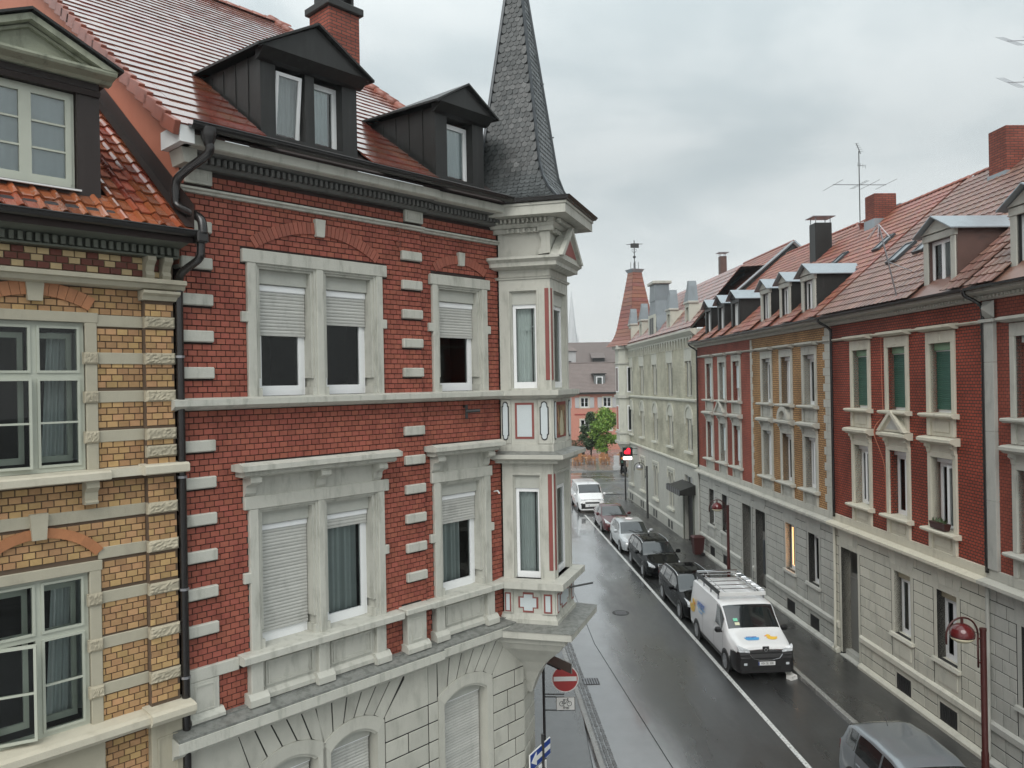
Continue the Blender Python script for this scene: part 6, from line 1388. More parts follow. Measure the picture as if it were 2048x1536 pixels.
def build_car(label, cat, loc, mat, B, axles, wr_=.32, wind=(), sides=(), rear=None, head=(), grille=(), plate=None, mirrors=None, roofbars=None, two_tone=None, tail=True, rz=None, name='car', wheel_w=.2, group='vehicles parked along the right kerb', antenna=None, doors=(), rearlow=False, handles=()):
    c = thing(name, label, cat, (loc[0], loc[1], 0.004), RR if rz is None else rz, group); m = MB()
    V = list(np.concatenate([np.linspace(0, .45, 9), np.linspace(.5, .76, 5), np.linspace(.79, 1, 7)])); qs = sorted(set(list(np.linspace(0, .4, 12)) + list(np.linspace(.4, B.L - .3, 44)) + list(np.linspace(B.L - .3, B.L, 8)))); n = len(V)
    for sd in (1, -1):
        vs = [tuple(Vector((1, sd, 1)) * B.at(q, v)) for q in qs for v in V]; m.add(vs, [(i * n + j, (i + 1) * n + j, (i + 1) * n + j + 1, i * n + j + 1) for i in range(len(qs) - 1) for j in range(n - 1)])
    for q in (0, B.L):
        ring = [B.at(q, v) for v in V]; m.add([tuple(p) for p in ring] + [(p.x, -p.y, p.z) for p in ring[::-1][1:]], [tuple(range(2 * n - 1))])
    m.add([(0, .5, B.zb), (0, -.5, B.zb), (-B.L, -.5, B.zb), (-B.L, .5, B.zb)], [(0, 1, 2, 3)])
    bm = bmesh.new(); me = m.mesh('body', mat, fix=False); bm.from_mesh(me); bmesh.ops.remove_doubles(bm, verts=bm.verts, dist=.002); bmesh.ops.recalc_face_normals(bm, faces=bm.faces); bm.to_mesh(me); bm.free(); me.shade_smooth(); me.set_sharp_from_angle(angle=rad(42)); body = link('body', me, c)
    def patch(nm, mt, q0, q1, v0, v1, side, off=.006, nq=10, nv=6, qf=None, par=None):
        vs, fs = B.grid(q0, q1, nq, v0, v1, nv, off, side, qf); k = MB().add(vs, fs); return k.obj(nm, mt, par or c, smooth=True)
    if wind:
        a, b = wind; k = MB()
        for sd in (1, -1): vs, fs = B.grid(a, b, 12, .80, 1, 8, .007, sd, lambda q, v: q); k.add(vs, fs)
        k.obj('windscreen', 'car_glass', c, smooth=True)
        k = MB()
        for yy in (.15, .5): p0, p1 = B.at(a + .03, .97), B.at(a + .28, .9); k.tube([(p0.x, yy, p0.z + .02), (p0.x - .18, yy - .42, p0.z + .14)], .01, 5)
        k.obj('wipers', 'plastic_black', c)
    for a, b in sides:
        for sd in (1, -1): patch('side_window', 'car_glass', a, b, .475, .735, sd, nq=14)
    if rear: 
        k = MB()
        for sd in (1, -1): vs, fs = B.grid(rear[0], rear[1], 8, .81, 1, 8, .007, sd); k.add(vs, fs)
        k.obj('rear_window', 'car_glass', c, smooth=True)
    for q in doors:
        for sd in (1, -1): patch('door_seam', 'plastic_black', q - .006, q + .006, .1, .47, sd, .003, 1, 10)
    for q in handles:
        for sd in (1, -1): p = B.at(q, .36); MB().cbox(p.x - .08, p.x + .08, p.y * sd - .02, p.y * sd + .02, p.z - .015, p.z + .015, .006).obj('door_handle', mat, c, fix=False)
    def fpatch(nm, mt, y0, y1, z0, z1, off=.012, rear_=False, par=None, ny=28, shape=None):
        vs = []; nz = 5
        for i in range(ny + 1):
            for j in range(nz + 1):
                y = y0 + (y1 - y0) * i / ny; z = z0 + (z1 - z0) * j / nz
                if shape: y, z = shape(i / ny, j / nz)
                f = B.front(y, z, rear_); x = -f + off if not rear_ else -(B.L - f) - off; vs.append((x, y, z))
        k = MB().add(vs, [(i * (nz + 1) + j, (i + 1) * (nz + 1) + j, (i + 1) * (nz + 1) + j + 1, i * (nz + 1) + j + 1) for i in range(ny) for j in range(nz)]); return k.obj(nm, mt, par or c)
    for nm, mt, y0, y1, z0, z1, both, off in grille:
        for sd in ((1, -1) if both else (1,)): fpatch(nm, mt, y0 * sd, y1 * sd, z0, z1, off)
    for y0, y1, z0, z1, slant in head:
        for sd in (1, -1): fpatch('headlight', 'head_lamp', 0, 1, 0, 1, .016, shape=lambda u, v, sd=sd: (sd * (y0 + (y1 - y0) * u), z0 + slant * u + (z1 - z0) * v * (.45 + .55 * u)))
    if tail:
        for sd in (1, -1): fpatch('tail_light', 'tail_lamp', sd * B.W * .36, sd * B.W * .44, .75, .98, .01, True)
    if plate:
        z0, off = plate; f = B.front(0, z0 + .05); p = box('number_plate', 'plate_white', c, -f + off - .01, -f + off, -.26, .26, z0, z0 + .11); box('plate_strip', 'sign_blue', p, -f + off - .005, -f + off + .002, -.26, -.225, z0 + .005, z0 + .105); c['plate_x'] = -f + off
    for q in axles:
        for sd in (1, -1):
            yy = B.at(q, .2).y; f = T(-q, sd * (yy - .0), wr_) @ RX(-sd * math.pi / 2)
            MB(f).lathe([(0, -.01), (wr_ + .055, -.01), (wr_ + .055, .004), (0, .004)], 30).obj('wheel_arch', 'bumper_plastic', c)
            w = MB(f); w.lathe([(.0, -wheel_w), (wr_ * .9, -wheel_w), (wr_, -wheel_w + .03), (wr_, -.01), (wr_ * .93, .016), (wr_ * .66, .016), (.0, .01)], 30); w = w.obj('wheel', 'rubber', c, smooth=40)
            k = MB(f)
            k.lathe([(wr_ * .58, .015), (wr_ * .66, .022), (wr_ * .68, .018), (wr_ * .6, .008)], 30); k.lathe([(0, .03), (wr_ * .16, .03), (wr_ * .17, .015), (0, .012)], 14)
            for i in range(7):
                t = i * 2 * math.pi / 7; dd = Vector((math.cos(t), math.sin(t), 0)); n_ = Vector((-dd.y, dd.x, 0)) * .028; a_, b_ = dd * wr_ * .12, dd * wr_ * .62; k.add([tuple(a_ - n_) [:2] + (.026,), tuple(a_ + n_)[:2] + (.026,), tuple(b_ + n_ * .8)[:2] + (.02,), tuple(b_ - n_ * .8)[:2] + (.02,)], [(0, 1, 2, 3)])
            k.obj('rim', 'rim', w, smooth=35)
    if mirrors:
        q, z, mm = mirrors
        for sd in (1, -1):
            yy = B.at(q, .45).y; k = MB(); k.cbox(-q - .09, -q + .07, yy + .03 if sd > 0 else -yy - .25, yy + .25 if sd > 0 else -yy - .03, z, z + .17, .05); k.tube([(-q - .02, sd * (yy - .05), z + .0), (-q - .02, sd * (yy + .1), z + .04)], .03, 6); k.obj('wing_mirror', mm, c, fix=False)
    if roofbars:
        a, b = roofbars
        for sd in (1, -1):
            path = [B.at(a + (b - a) * i / 10, .80) for i in range(11)]; MB().tube([(p.x, p.y * sd * .97, p.z + (.03 if 0 < i < 10 else .0)) for i, p in enumerate(path)], .018, 6).obj('roof_rail', 'chrome', c, smooth=True)
    if antenna: p = B.at(antenna, 1); MB().tube([(p.x, 0, p.z), (p.x - .1, 0, p.z + .22)], .008, 5).obj('aerial', 'plastic_black', c)
    return c, B, fpatch, patch
PLAN = lambda L, f=.80, r=.88: [(0, f * .86), (.06, f), (.3, .93), (.7, .98), (L * .45, 1), (L - .9, .99), (L - .25, .94), (L, r)]
# ---- white work van with roof rack
VL = 5.0; vb = CarBody([(0, .62), (.03, .98), (.12, 1.06), (.55, 1.16), (.88, 1.24), (1.0, 1.30), (1.62, 1.86), (1.8, 1.92), (2.4, 1.955), (4.4, 1.96), (4.85, 1.93), (5.0, 1.78)], [(0, .7), (.9, 1.12), (1.3, 1.17), (5, 1.17)], [(0, .80), (.06, .90), (.3, .955), (.8, .99), (2, 1), (4.6, 1), (4.9, .98), (5, .95)], 1.95, VL, .26, .865)
van, B, fp, pt = build_car('white work van with roof rack, yellow duck and blue lettering', 'van', rp(23.62 - 18.5, -3.22), 'paint_white', vb, (.94, 4.04), .33, (1.02, 1.66), [(1.34, 2.02)], None, [(.48, .86, .86, 1.04, .04)], [('grille', 'bumper_plastic', -.5, .5, .68, .93, False, .022), ('lower_bumper', 'bumper_plastic', -.875, .875, .27, .68, False, .012), ('bumper_side', 'bumper_plastic', .46, .875, .66, .90, True, .011), ('fog_lamp', 'head_lamp', .60, .70, .50, .57, True, .018), ('air_intake', 'rubber', -.45, .45, .34, .46, False, .018)], (.5, .035), (1.28, 1.12, 'plastic_black'), name='delivery_van', doors=(1.2, 2.1, 3.35), handles=(2.0,))
m = MB(); x = -vb.front(0, .93) + .03
for sd in (1, -1):
    pts = [(.08, .955), (.3, .95), (.52, .935)]; m.tube([(-vb.front(sd * y, z) + .028, sd * y, z) for y, z in pts], .016, 6); m.tube([(-vb.front(sd * y, z) + .028, sd * y, z) for y, z in ((.5, .82), (.4, .7), (.2, .66), (0, .655))], .011, 6)
m.obj('grille_trim', 'chrome', van)
MB(T(x + .01, 0, .95) @ RX(math.pi / 2)).add([(0, 0, 0)], []); k = MB(); xo = x + .008
for s_ in (1, -1): k.add([(xo, 0, 1.03), (xo, s_ * .075, .945), (xo, 0, .86), (xo, 0, .91), (xo, s_ * .035, .945), (xo, 0, .985)], [(0, 1, 4, 5), (1, 2, 3, 4)])
k.obj('diamond_emblem', 'chrome', van)
MB().box(xo - .012, xo - .006, -.1, .1, .84, 1.05).obj('emblem_base', 'bumper_plastic', van, fix=False)
pm_ = text_mesh('KN SE 330', .098, 'black_print', .004, .001); link('plate_lettering', pm_, van, mw=T(van['plate_x'] + .003, .015, .555) @ RZ(math.pi / 2) @ RX(math.pi / 2) @ Matrix.Diagonal((.86, 1, 1, 1)))
# duck and lettering on the flank and bonnet
def duck(f, s, par):
    body = [(-.5, .1), (-.42, -.18), (-.15, -.3), (.2, -.3), (.45, -.12), (.5, .2), (.36, .12), (.12, .14), (-.02, .2)]; MB(f).prism([(x * s, z * s) for x, z in body], -.003, .002).obj('duck_body', 'decal_yellow', par)
    hd = [(-.26 + .21 * math.cos(t), .34 + .2 * math.sin(t)) for t in [2 * math.pi * i / 14 for i in range(14)]]; MB(f).prism([(x * s, z * s) for x, z in hd], -.0045, .002).obj('duck_head', 'decal_yellow', par); MB(f).prism([(x * s, z * s) for x, z in ((-.44, .38), (-.63, .3), (-.58, .24), (-.42, .27))], -.006, .002).obj('duck_bill', 'decal_orange', par)
def tub(f, s, par): MB(f).prism([(x * s, z * s) for x, z in ((-.5, 0), (.5, 0), (.42, -.24), (.3, -.3), (-.3, -.3), (-.42, -.24))], -.003, .002).obj('tub_mark', 'decal_blue', par)
side_y = -(1.95 / 2)
fS = T(-4.55, side_y - .005, 1.02); duck(fS @ Matrix.Diagonal((-1, 1, 1, 1)), .62, van)
fS2 = T(-3.55, side_y + .018, 1.35) @ RX(rad(-4)); link('flank_lettering', text_mesh('senger', .30, 'decal_blue_dark', .012, .002), van, mw=fS2 @ T(0, -.002, .0) @ RX(math.pi / 2))
m = MB(fS2); m.box(-.42, .46, -.004, .0, -.15, -.12); m.box(-.42, -.39, -.004, 0, -.12, 0); m.prism([(.2, -.12), (.23, -.12), (.16, -.3), (-.2, -.3), (-.28, -.15), (-.24, -.15), (-.18, -.27), (.14, -.27)], -.004, .0); m.obj('tub_outline', 'decal_blue', van)
def hood_z(q): return float(np.interp(q, vb.g, vb.top))
sl_ = math.atan2(hood_z(.8) - hood_z(.3), .5); fH = T(-.55, 0, hood_z(.55) - .006) @ RZ(math.pi / 2) @ RX(-sl_ * 1.0)
fHd = T(-.55, 0, hood_z(.55) + .004) @ RZ(math.pi / 2) @ RX(sl_ + 0) @ RX(rad(-90)) @ Matrix.Rotation(math.pi, 4, 'X')
fHd = T(-.55, 0, hood_z(.55) + .012) @ RZ(math.pi / 2) @ RX(rad(-90) + sl_ + math.pi / 2) @ RX(0)
up = T(-.52, 0, hood_z(.52) + .012) @ RY(sl_) @ RZ(math.pi / 2) @ RX(-math.pi / 2) @ RX(0)
hd_ = T(-.52, 0, hood_z(.52) + .008) @ RY(sl_) @ Matrix(((0, 0, -1, 0), (1, 0, 0, 0), (0, -1, 0, 0), (0, 0, 0, 1)))
duck(hd_ @ T(.38, 0, -.02), .34, van); tub(hd_ @ T(-.26, 0, .02) @ Matrix.Diagonal((.48, 1, .5, 1)), 1, van)
link('bonnet_lettering', text_mesh('senger', .13, 'decal_blue_dark', .012, .001), van, mw=hd_ @ T(-.26, -.004, .05) @ RX(math.pi / 2))
p = vb.at(1.2, .9); tt = math.atan2(.56, .62)
for y, z, c_, w in ((-.58, .0, 'sticker_cream', .15), (-.6, .12, 'sticker_green', .14)): MB(T(-1.12 - z * .9, y, hood_z(1.12 + z * .9) + .012) @ RY(math.atan2(.56, .62))).box(-.05, .05, 0, w, 0, .004).obj('windscreen_sticker', c_, van, fix=False)
# roof rack
for s_ in (-1, 1):
    MB().cbox(-4.75, -2.05, s_ * .76 - .015, s_ * .76 + .015, 2.06, 2.22, .006).obj('rack_rail', 'plastic_black' if s_ < 0 else 'chrome', van, fix=False)
    for k in range(4): box('rack_foot', 'steel', van, -2.2 - k * .8 - .03, -2.2 - k * .8 + .03, s_ * .76 - .02, s_ * .76 + .02, 1.88, 2.08)
for k in range(6): MB().tube([(-2.15 - k * .5, -.76, 2.12), (-2.15 - k * .5, .76, 2.12)], .022, 8).obj('rack_bar', 'chrome', van)
box('rack_front', 'white_board', van, -2.06, -2.02, -.78, .78, 2.05, 2.17, b=.01); MB().tube([(-4.72, -.74, 2.22), (-4.72, .74, 2.22)], .04, 10).obj('rack_roller', 'chrome', van)
for yy, zz in ((-.55, 2.16), (.55, 2.16)): MB().tube([(-4.6, yy, zz), (-2.1, yy, zz)], .015, 6).obj('rack_bar', 'chrome', van)
# ---- the other parked cars, from the van towards the square
def wagon(L, W, H, belt): return CarBody([(0, .50), (.04, .68), (.15, .75), (.9, .88), (1.25, .95), (1.95, H - .06), (2.3, H), (3.2, H - .005), (L - .7, H - .05), (L - .28, H - .14), (L - .05, .95), (L, .6)], [(0, .6), (1.2, belt - .03), (L, belt + .05)], PLAN(L), W, L, .2, .76)
def hatch(L, W, H, belt): return CarBody([(0, .48), (.04, .66), (.14, .73), (.75, .88), (1.05, .97), (1.75, H - .07), (2.1, H), (2.9, H - .01), (L - .55, H - .08), (L - .25, H - .22), (L - .04, .92), (L, .6)], [(0, .6), (1.0, belt - .03), (L, belt + .06)], PLAN(L), W, L, .2, .77)
def sedan(L, W, H, belt): return CarBody([(0, .48), (.04, .66), (.14, .73), (.85, .88), (1.15, .95), (1.9, H - .06), (2.3, H), (2.9, H - .02), (3.7, 1.1), (4.0, 1.02), (L - .1, .95), (L, .6)], [(0, .6), (1.0, belt - .03), (L, belt + .03)], PLAN(L), W, L, .2, .75)
FR = lambda gr: [(gr, 'bumper_plastic', -.38, .38, .50, .68, False, .012), ('intake', 'bumper_plastic', -.6, .6, .26, .40, False, .012)]
def front_at(y_front): return y_front - 18.5
b1 = wagon(4.6, 1.78, 1.47, .95)
build_car('black estate car with chrome window line parked right behind the work van', 'car', rp(front_at(29.25), -3.3), 'paint_black_b', b1, (.85, 3.55), .32, (1.16, 1.98), [(1.6, 2.45), (2.52, 3.4), (3.47, 4.1)], (4.1, 4.52), [(.46, .74, .60, .80, .04)], FR('grille'), (.42, .02), (1.5, .93, 'paint_black_b'), (1.95, 4.2), doors=(1.5, 2.48, 3.45), handles=(2.3, 3.25))
b2 = wagon(4.7, 1.80, 1.45, .93)
build_car('black estate car with silver roof rails, third in the parked row', 'car', rp(front_at(35.75), -3.3), 'paint_black', b2, (.88, 3.6), .32, (1.16, 1.98), [(1.6, 2.45), (2.52, 3.4), (3.47, 4.15)], (4.2, 4.62), [(.48, .76, .58, .76, .05)], [('grille', 'bumper_plastic', -.30, .30, .36, .72, False, .014), ('grille_frame', 'chrome', -.33, .33, .70, .735, False, .02), ('grille_frame', 'chrome', .30, .33, .36, .70, True, .02)], (.44, .035), (1.5, .93, 'paint_black'), (1.95, 4.3), doors=(1.5, 2.48, 3.45), handles=(2.3, 3.25))
b3 = hatch(4.2, 1.78, 1.5, .94)
build_car('light silver hatchback parked between the dark red and the black estate car', 'car', rp(front_at(41.15), -3.4), 'paint_silver', b3, (.85, 3.4), .31, (.98, 1.78), [(1.45, 2.3), (2.37, 3.3)], (3.6, 3.98), [(.42, .76, .58, .84, .1)], FR('grille'), (.42, .02), (1.3, .95, 'paint_silver'), None, doors=(1.35, 2.33, 3.2), handles=(2.15, 3.05))
b4 = sedan(4.4, 1.77, 1.44, .92)
build_car('dark red car parked in front of the far white van', 'car', rp(front_at(46.9), -3.45), 'paint_darkred', b4, (.85, 3.5), .31, (1.06, 1.92), [(1.5, 2.4), (2.47, 3.4)], (2.95, 3.68), [(.44, .74, .58, .76, .08)], FR('grille'), (.4, .02), (1.4, .92, 'paint_darkred'), None, doors=(1.4, 2.43, 3.3), handles=(2.25, 3.15))
v2 = CarBody([(0, .60), (.03, .92), (.1, 1.0), (.5, 1.13), (.85, 1.22), (1.0, 1.29), (1.7, 1.82), (1.95, 1.87), (2.6, 1.9), (4.6, 1.9), (4.85, 1.85), (4.95, 1.7)], [(0, .7), (.9, 1.1), (1.3, 1.14), (4.95, 1.14)], [(0, .80), (.06, .90), (.3, .955), (.8, .99), (2, 1), (4.6, 1), (4.85, .98), (4.95, .95)], 1.92, 4.95, .24, .86)
build_car('white passenger van with dark side windows at the end of the parked row', 'van', rp(front_at(54.3), -3.85), 'paint_white', v2, (.92, 4.1), .33, (1.02, 1.74), [(1.4, 2.1), (2.2, 3.3), (3.4, 4.7)], None, [(.42, .80, .92, 1.0, .0)], [('grille', 'bumper_plastic', -.5, .5, .70, .80, False, .02), ('lower_bumper', 'bumper_plastic', -.55, .55, .34, .46, False, .014), ('bumper_side', 'bumper_plastic', .5, .82, .34, .72, True, .014), ('grille_trim', 'chrome', -.6, .6, .95, .975, False, .02)], (.5, .03), (1.3, 1.1, 'paint_white'), name='passenger_van', doors=(1.25, 2.15, 3.35), antenna=1.9)
b5 = CarBody([(0, .50), (.04, .70), (.14, .77), (.7, .93), (.95, 1.02), (1.65, 1.44), (2.0, 1.53), (2.8, 1.55), (3.6, 1.5), (3.85, 1.42), (4.05, 1.0), (4.1, .6)], [(0, .62), (1.0, .93), (4.1, 1.02)], PLAN(4.1), 1.75, 4.1, .2, .79)
build_car('silver blue hatchback cut off by the bottom edge at right', 'car', rp(front_at(13.7), -3.0), 'paint_greyblue', b5, (.8, 3.3), .31, (.92, 1.70), [(1.4, 2.25), (2.32, 3.25), (3.3, 3.7)], (3.68, 3.95), [(.42, .74, .60, .86, .08)], FR('grille'), (.42, .02), (1.25, .95, 'paint_greyblue'), None, doors=(1.3, 2.28, 3.2), handles=(2.1, 3.05), antenna=3.4)
for sd in (1, -1):                           # unpainted sill strip of the work van
    k = MB(); vs, fs = vb.grid(.25, 4.85, 30, .0, .10, 2, .006, sd); k.add(vs, fs); k.obj('sill_strip', 'bumper_plastic', van, smooth=True)
for sd in (1, -1):                           # black unpainted bumper wraps round the corners
    k = MB(); vs, fs = vb.grid(.0, .52, 12, .0, .37, 8, .006, sd); k.add(vs, fs); k.obj('bumper_corner', 'bumper_plastic', van, smooth=True)
vm = [o for o in van.children if o.name.startswith('body')][0].data; vm.materials.append(MATS['bumper_plastic'])
for p in vm.polygons:
    c = p.center
    if c.x > -.62 and c.z < .86 and not (c.x < -.45 and c.z > .6): p.material_index = 1
# ================================================================== cream corner house with red turret
n4 = thing('corner_house', 'cream brick corner house with arched windows and pointed red turret down the street', 'house', (*rp(42.0), 0), RR)
W4 = 19.1; WX = [42 - t for t in (40.5, 36.7, 32.75, 28.75, 24.6)]
op = [(x - .62, x + .62, 8.3, 10.3) for x in WX] + [(x - .6, x + .6, 5.25, 7.08) for x in WX]
m = MB(); wall_mesh(m, 0, W4, 4.5, 12.0, 0, op, .3); m.obj('wall', 'far_brick_cream', n4)
gop = [(x - .6, x + .6, 1.45, 3.6) for x in WX[:4]] + [(16.2, 18.0, .1, 2.9), (16.3, 17.9, 3.15, 3.85)]
m = MB(); wall_mesh(m, 0, W4, 0, 4.5, -.03, gop, .35); m.quad((0, 0, 0), (0, 9, 0), (0, 9, 12), (0, 0, 12)); m.quad((W4, 0, 0), (W4, 9, 0), (W4, 9, 12), (W4, 0, 12)); m.obj('ground_floor_wall', 'cream_roughcast', n4)
def c4(name, prof, x0, x1, mat='cream_brick_trim'): return MB().sweep(prof, x0, x1).obj(name, mat, n4)
c4('string_course', [(.02, 4.42), (-.1, 4.45), (-.14, 4.5), (-.14, 4.58), (.02, 4.62)], 0, W4); c4('string_course', [(.02, 8.0), (-.1, 8.03), (-.14, 8.08), (-.14, 8.16), (.02, 8.2)], 0, W4); c4('cornice', [(.02, 11.65), (-.15, 11.7), (-.3, 11.85), (-.35, 11.9), (-.35, 12.02), (.02, 12.04)], 0, W4); c4('plinth', [(.0, 0), (-.12, 0), (-.12, .75), (-.03, .85), (.0, .85)], 0, 16.1, 'cream_roughcast')
def pair(x, z0, z1, yy=.07):
    for a, b in ((x - .58, x - .06), (x + .06, x + .58)): window(n4, a, b, z0 + .02, z1 - .02, yy, fw=.04, sw=.045, frame_mat='grey_stone', deep=.25)
    box('mullion', 'cream_brick_trim', n4, x - .06, x + .06, -.01, .25, z0, z1)
for x in WX:
    pair(x, 8.3, 10.3); box('lintel_panel', 'cream_brick_trim', n4, x - .68, x + .68, -.03, .04, 10.3, 11.0, b=.01); 
    for s_ in (-1, 1): box('panel_drop', 'cream_brick_trim', n4, x + s_ * .72 - .05, x + s_ * .72 + .05, -.05, .03, 10.0, 11.05, b=.01)
    box('panel_head', 'cream_brick_trim', n4, x - .8, x + .8, -.06, .03, 11.0, 11.06, b=.01)
    pair(x, 5.25, 7.08); o = arc(x, 7.08, .80, 0, math.pi, 16); i_ = arc(x, 7.08, .66, 0, math.pi, 16)
    MB().prism(i_, -.02, .02).obj('tympanum', 'cream_brick_trim', n4); m = MB()
    for k in range(16): m.prism([o[k], o[k + 1], i_[k + 1], i_[k]], -.07, .02)
    m.obj('arch_moulding', 'cream_brick_trim', n4)
    for s_ in (-1, 1): box('moulding_drop', 'cream_brick_trim', n4, x + s_ * .73 - .07, x + s_ * .73 + .07, -.07, .02, 6.75, 7.08, b=.01)
    MB().sweep([(.2, 5.26), (-.14, 5.24), (-.16, 5.14), (.0, 5.1)], x - .72, x + .72).obj('sill', 'cream_brick_trim', n4)
for x in WX[:4]:
    pair(x, 1.45, 3.6, .05); MB().sweep([(.2, 1.46), (-.17, 1.43), (-.19, 1.32), (-.03, 1.28)], x - .75, x + .75).obj('sill', 'cream_brick_trim', n4)
    for s_ in (-1, 1):
        a = arc(x + s_ * .32, 3.35, .26, 0, math.pi, 10); MB().prism([(x + s_ * .32 + .3, 3.62), (x + s_ * .32 - .3, 3.62)] + [(p[0], p[1]) for p in a[::-1]], -.05, .1).obj('window_head', 'cream_brick_trim', n4)
    for a, b, c, d in ((x - .85, x + .85, 3.75, 3.9), (x - .85, x - .72, 3.2, 3.75), (x + .72, x + .85, 3.2, 3.75)): box('label_moulding', 'cream_brick_trim', n4, a, b, -.09, 0, c, d, b=.01)
    for s_ in (-.35, .35): box('basement_window', 'door_dark', n4, x + s_ - .2, x + s_ + .2, -.128, .0, .2, .68)
window(n4, 16.35, 17.05, 3.2, 3.82, .14, fw=.04, sw=.05, deep=.3); window(n4, 17.15, 17.85, 3.2, 3.82, .14, fw=.04, sw=.05, deep=.3)
# corbel table of little arches under the cornice
for k in range(int(W4 / .62)):
    x = .35 + k * .62; a = arc(x, 11.4, .22, 0, math.pi, 8); MB().prism([(x + .31, 11.7), (x - .31, 11.7), (x - .31, 11.4)] + a[::-1] + [(x + .31, 11.4)], -.12, .01).obj('corbel_arch', 'cream_brick_trim', n4); MB().prism([(x + .24, 11.4), (x + .38, 11.4), (x + .34, 11.05), (x + .28, 11.05)], -.12, .01).obj('corbel', 'cream_brick_trim', n4)
# doorway with canopy
dr = box('door', 'door_dark', n4, 16.2, 18.0, .2, .26, .1, 2.9); box('door_leaf', 'plastic_black', dr, 16.3, 17.08, .16, .2, .15, 2.6, b=.01); box('door_leaf', 'plastic_black', dr, 17.12, 17.9, .16, .2, .15, 2.6, b=.01); box('door_frame', 'dark_green_trim', n4, 16.0, 16.2, -.08, .2, .1, 3.0); box('door_frame', 'dark_green_trim', n4, 18.0, 18.2, -.08, .2, .1, 3.0)
m = MB(); m.slab([(15.8, -.95), (18.5, -.95), (18.5, .0), (15.8, .0)], 2.95, 3.2); cn = m.obj('canopy', 'dark_zinc', n4)
for k in range(13): MB().prism([(15.8 + k * .225, 2.95), (15.8 + (k + 1) * .225 - .02, 2.95), (15.8 + (k + 1) * .225 - .02, 3.28), (15.8 + k * .225, 3.28)], -.99, -.955).obj('canopy_slat', 'dark_zinc' if k % 2 else 'lead', cn)
for k in range(4): MB(T(15.79, -.95 + k * .24, 0) @ RZ(math.pi / 2)).prism([(0, 2.95), (.2, 2.95), (.2, 3.28), (0, 3.28)], -.02, .02).obj('canopy_slat', 'lead', cn)
m = MB(); m.add([(15.8, -.95, 3.2), (18.5, -.95, 3.2), (18.5, 0, 3.5), (15.8, 0, 3.5), (15.8, 0, 3.2), (18.5, 0, 3.2)], [(0, 1, 2, 3), (0, 3, 4), (1, 5, 2)]); m.obj('canopy_roof', 'dark_zinc', cn)
# roof: steep lower slope, gabled end next to the red house
m = MB(); m.add([(0, -.35, 12.03), (W4, -.35, 12.03), (W4, 2.5, 15.3), (0, 2.5, 15.3), (0, 8, 15.6), (W4, 8, 15.6)], [(0, 1, 2, 3), (3, 2, 5, 4)]); m.obj('roof', 'tile_red', n4)
tme = tile_mesh('roof_tile', .33, .42, 'tile_red', .02, 1); tm = []; sa = math.atan2(3.27, 2.85)
for r in range(12):
    for k in range(57): v = .1 + r * .36; tm.append(T(.05 + k * .333, -.35 + v * math.cos(sa), 12.05 + v * math.sin(sa)) @ RX(sa))
pieces('roof_tile', tme, tm, n4, 60)
m = MB(); gx = W4 + .0; m.add([(gx, .6, 12.6), (gx, 5.4, 16.6), (gx, 10, 12.6), (11.5, .6, 12.6), (11.5, 5.4, 16.6), (11.5, 10, 12.6)], [(0, 1, 4, 3), (1, 2, 5, 4), (3, 4, 5)]); m.obj('upper_roof', 'tile_far', n4)
m = MB(); m.add([(gx - .02, .75, 12.6), (gx - .02, 5.4, 16.45), (gx - .02, 10, 12.6)], [(0, 1, 2)]); m.obj('gable_wall', 'dark_zinc', n4)
MB().tube([(gx, .5, 12.55), (gx, 5.4, 16.62)], .09, 6).obj('verge_board', 'lead_blue', n4); MB().tube([(gx, 10, 12.55), (gx, 5.4, 16.62)], .12, 6).obj('verge_board', 'zinc', n4)
tme = tile_mesh('upper_tile', .33, .42, 'tile_far', .02, 1); tm = []; sa = math.atan2(4.0, 4.8)
for r in range(17):
    for k in range(22): v = .05 + r * .36; tm.append(T(11.6 + k * .333, .6 + v * math.cos(sa), 12.62 + v * math.sin(sa)) @ RX(sa))
pieces('upper_tile', tme, tm, n4, 60)
MB().tube([(11.5, 5.4, 16.62), (gx, 5.4, 16.62)], .1, 8).obj('ridge_cap', 'ridge_tile', n4)
for x in (13.0, 16.0): MB(T(x, 3.0, 14.62) @ RX(sa)).cbox(0, .5, 0, .9, .03, .16, .01).obj('skylight', 'lead', n4, fix=False)
for x in (WX[0], WX[1], WX[3], WX[4]):       # stone dormers with steep zinc gablets
    m = MB(); wall_mesh(m, x - .46, x + .46, 11.95, 13.5, -.02, [(x - .28, x + .28, 12.15, 13.3)], .2)
    for xx in (x - .46, x + .46): m.add([(xx, -.02, 11.95), (xx, 1.3, 13.5), (xx, -.02, 13.5)], [(0, 1, 2)])
    d = m.obj('stone_dormer', 'cream_brick_trim', n4); window(n4, x - .28, x + .28, 12.15, 13.3, .12, fw=.05, sw=.05, frame_mat='grey_trim', deep=.3, rm=.05, name='dormer_window')
    box('dormer_cap', 'grey_trim', d, x - .54, x + .54, -.1, .5, 13.5, 13.62, b=.02)
    m = MB(); m.slab([(x - .46, -.08), (x + .46, -.08), (x + .46, .5), (x - .46, .5)], 13.62, 14.5, pts2=[(x - .2, .05), (x + .2, .05), (x + .2, .5), (x - .2, .5)]); m.prism([(x - .2, 14.5), (x + .2, 14.5), (x + .08, 14.78), (x - .08, 14.78)], .05, .5); m.obj('gablet', 'lead_blue', d)
x = WX[2]; m = MB()                           # large curved zinc gable
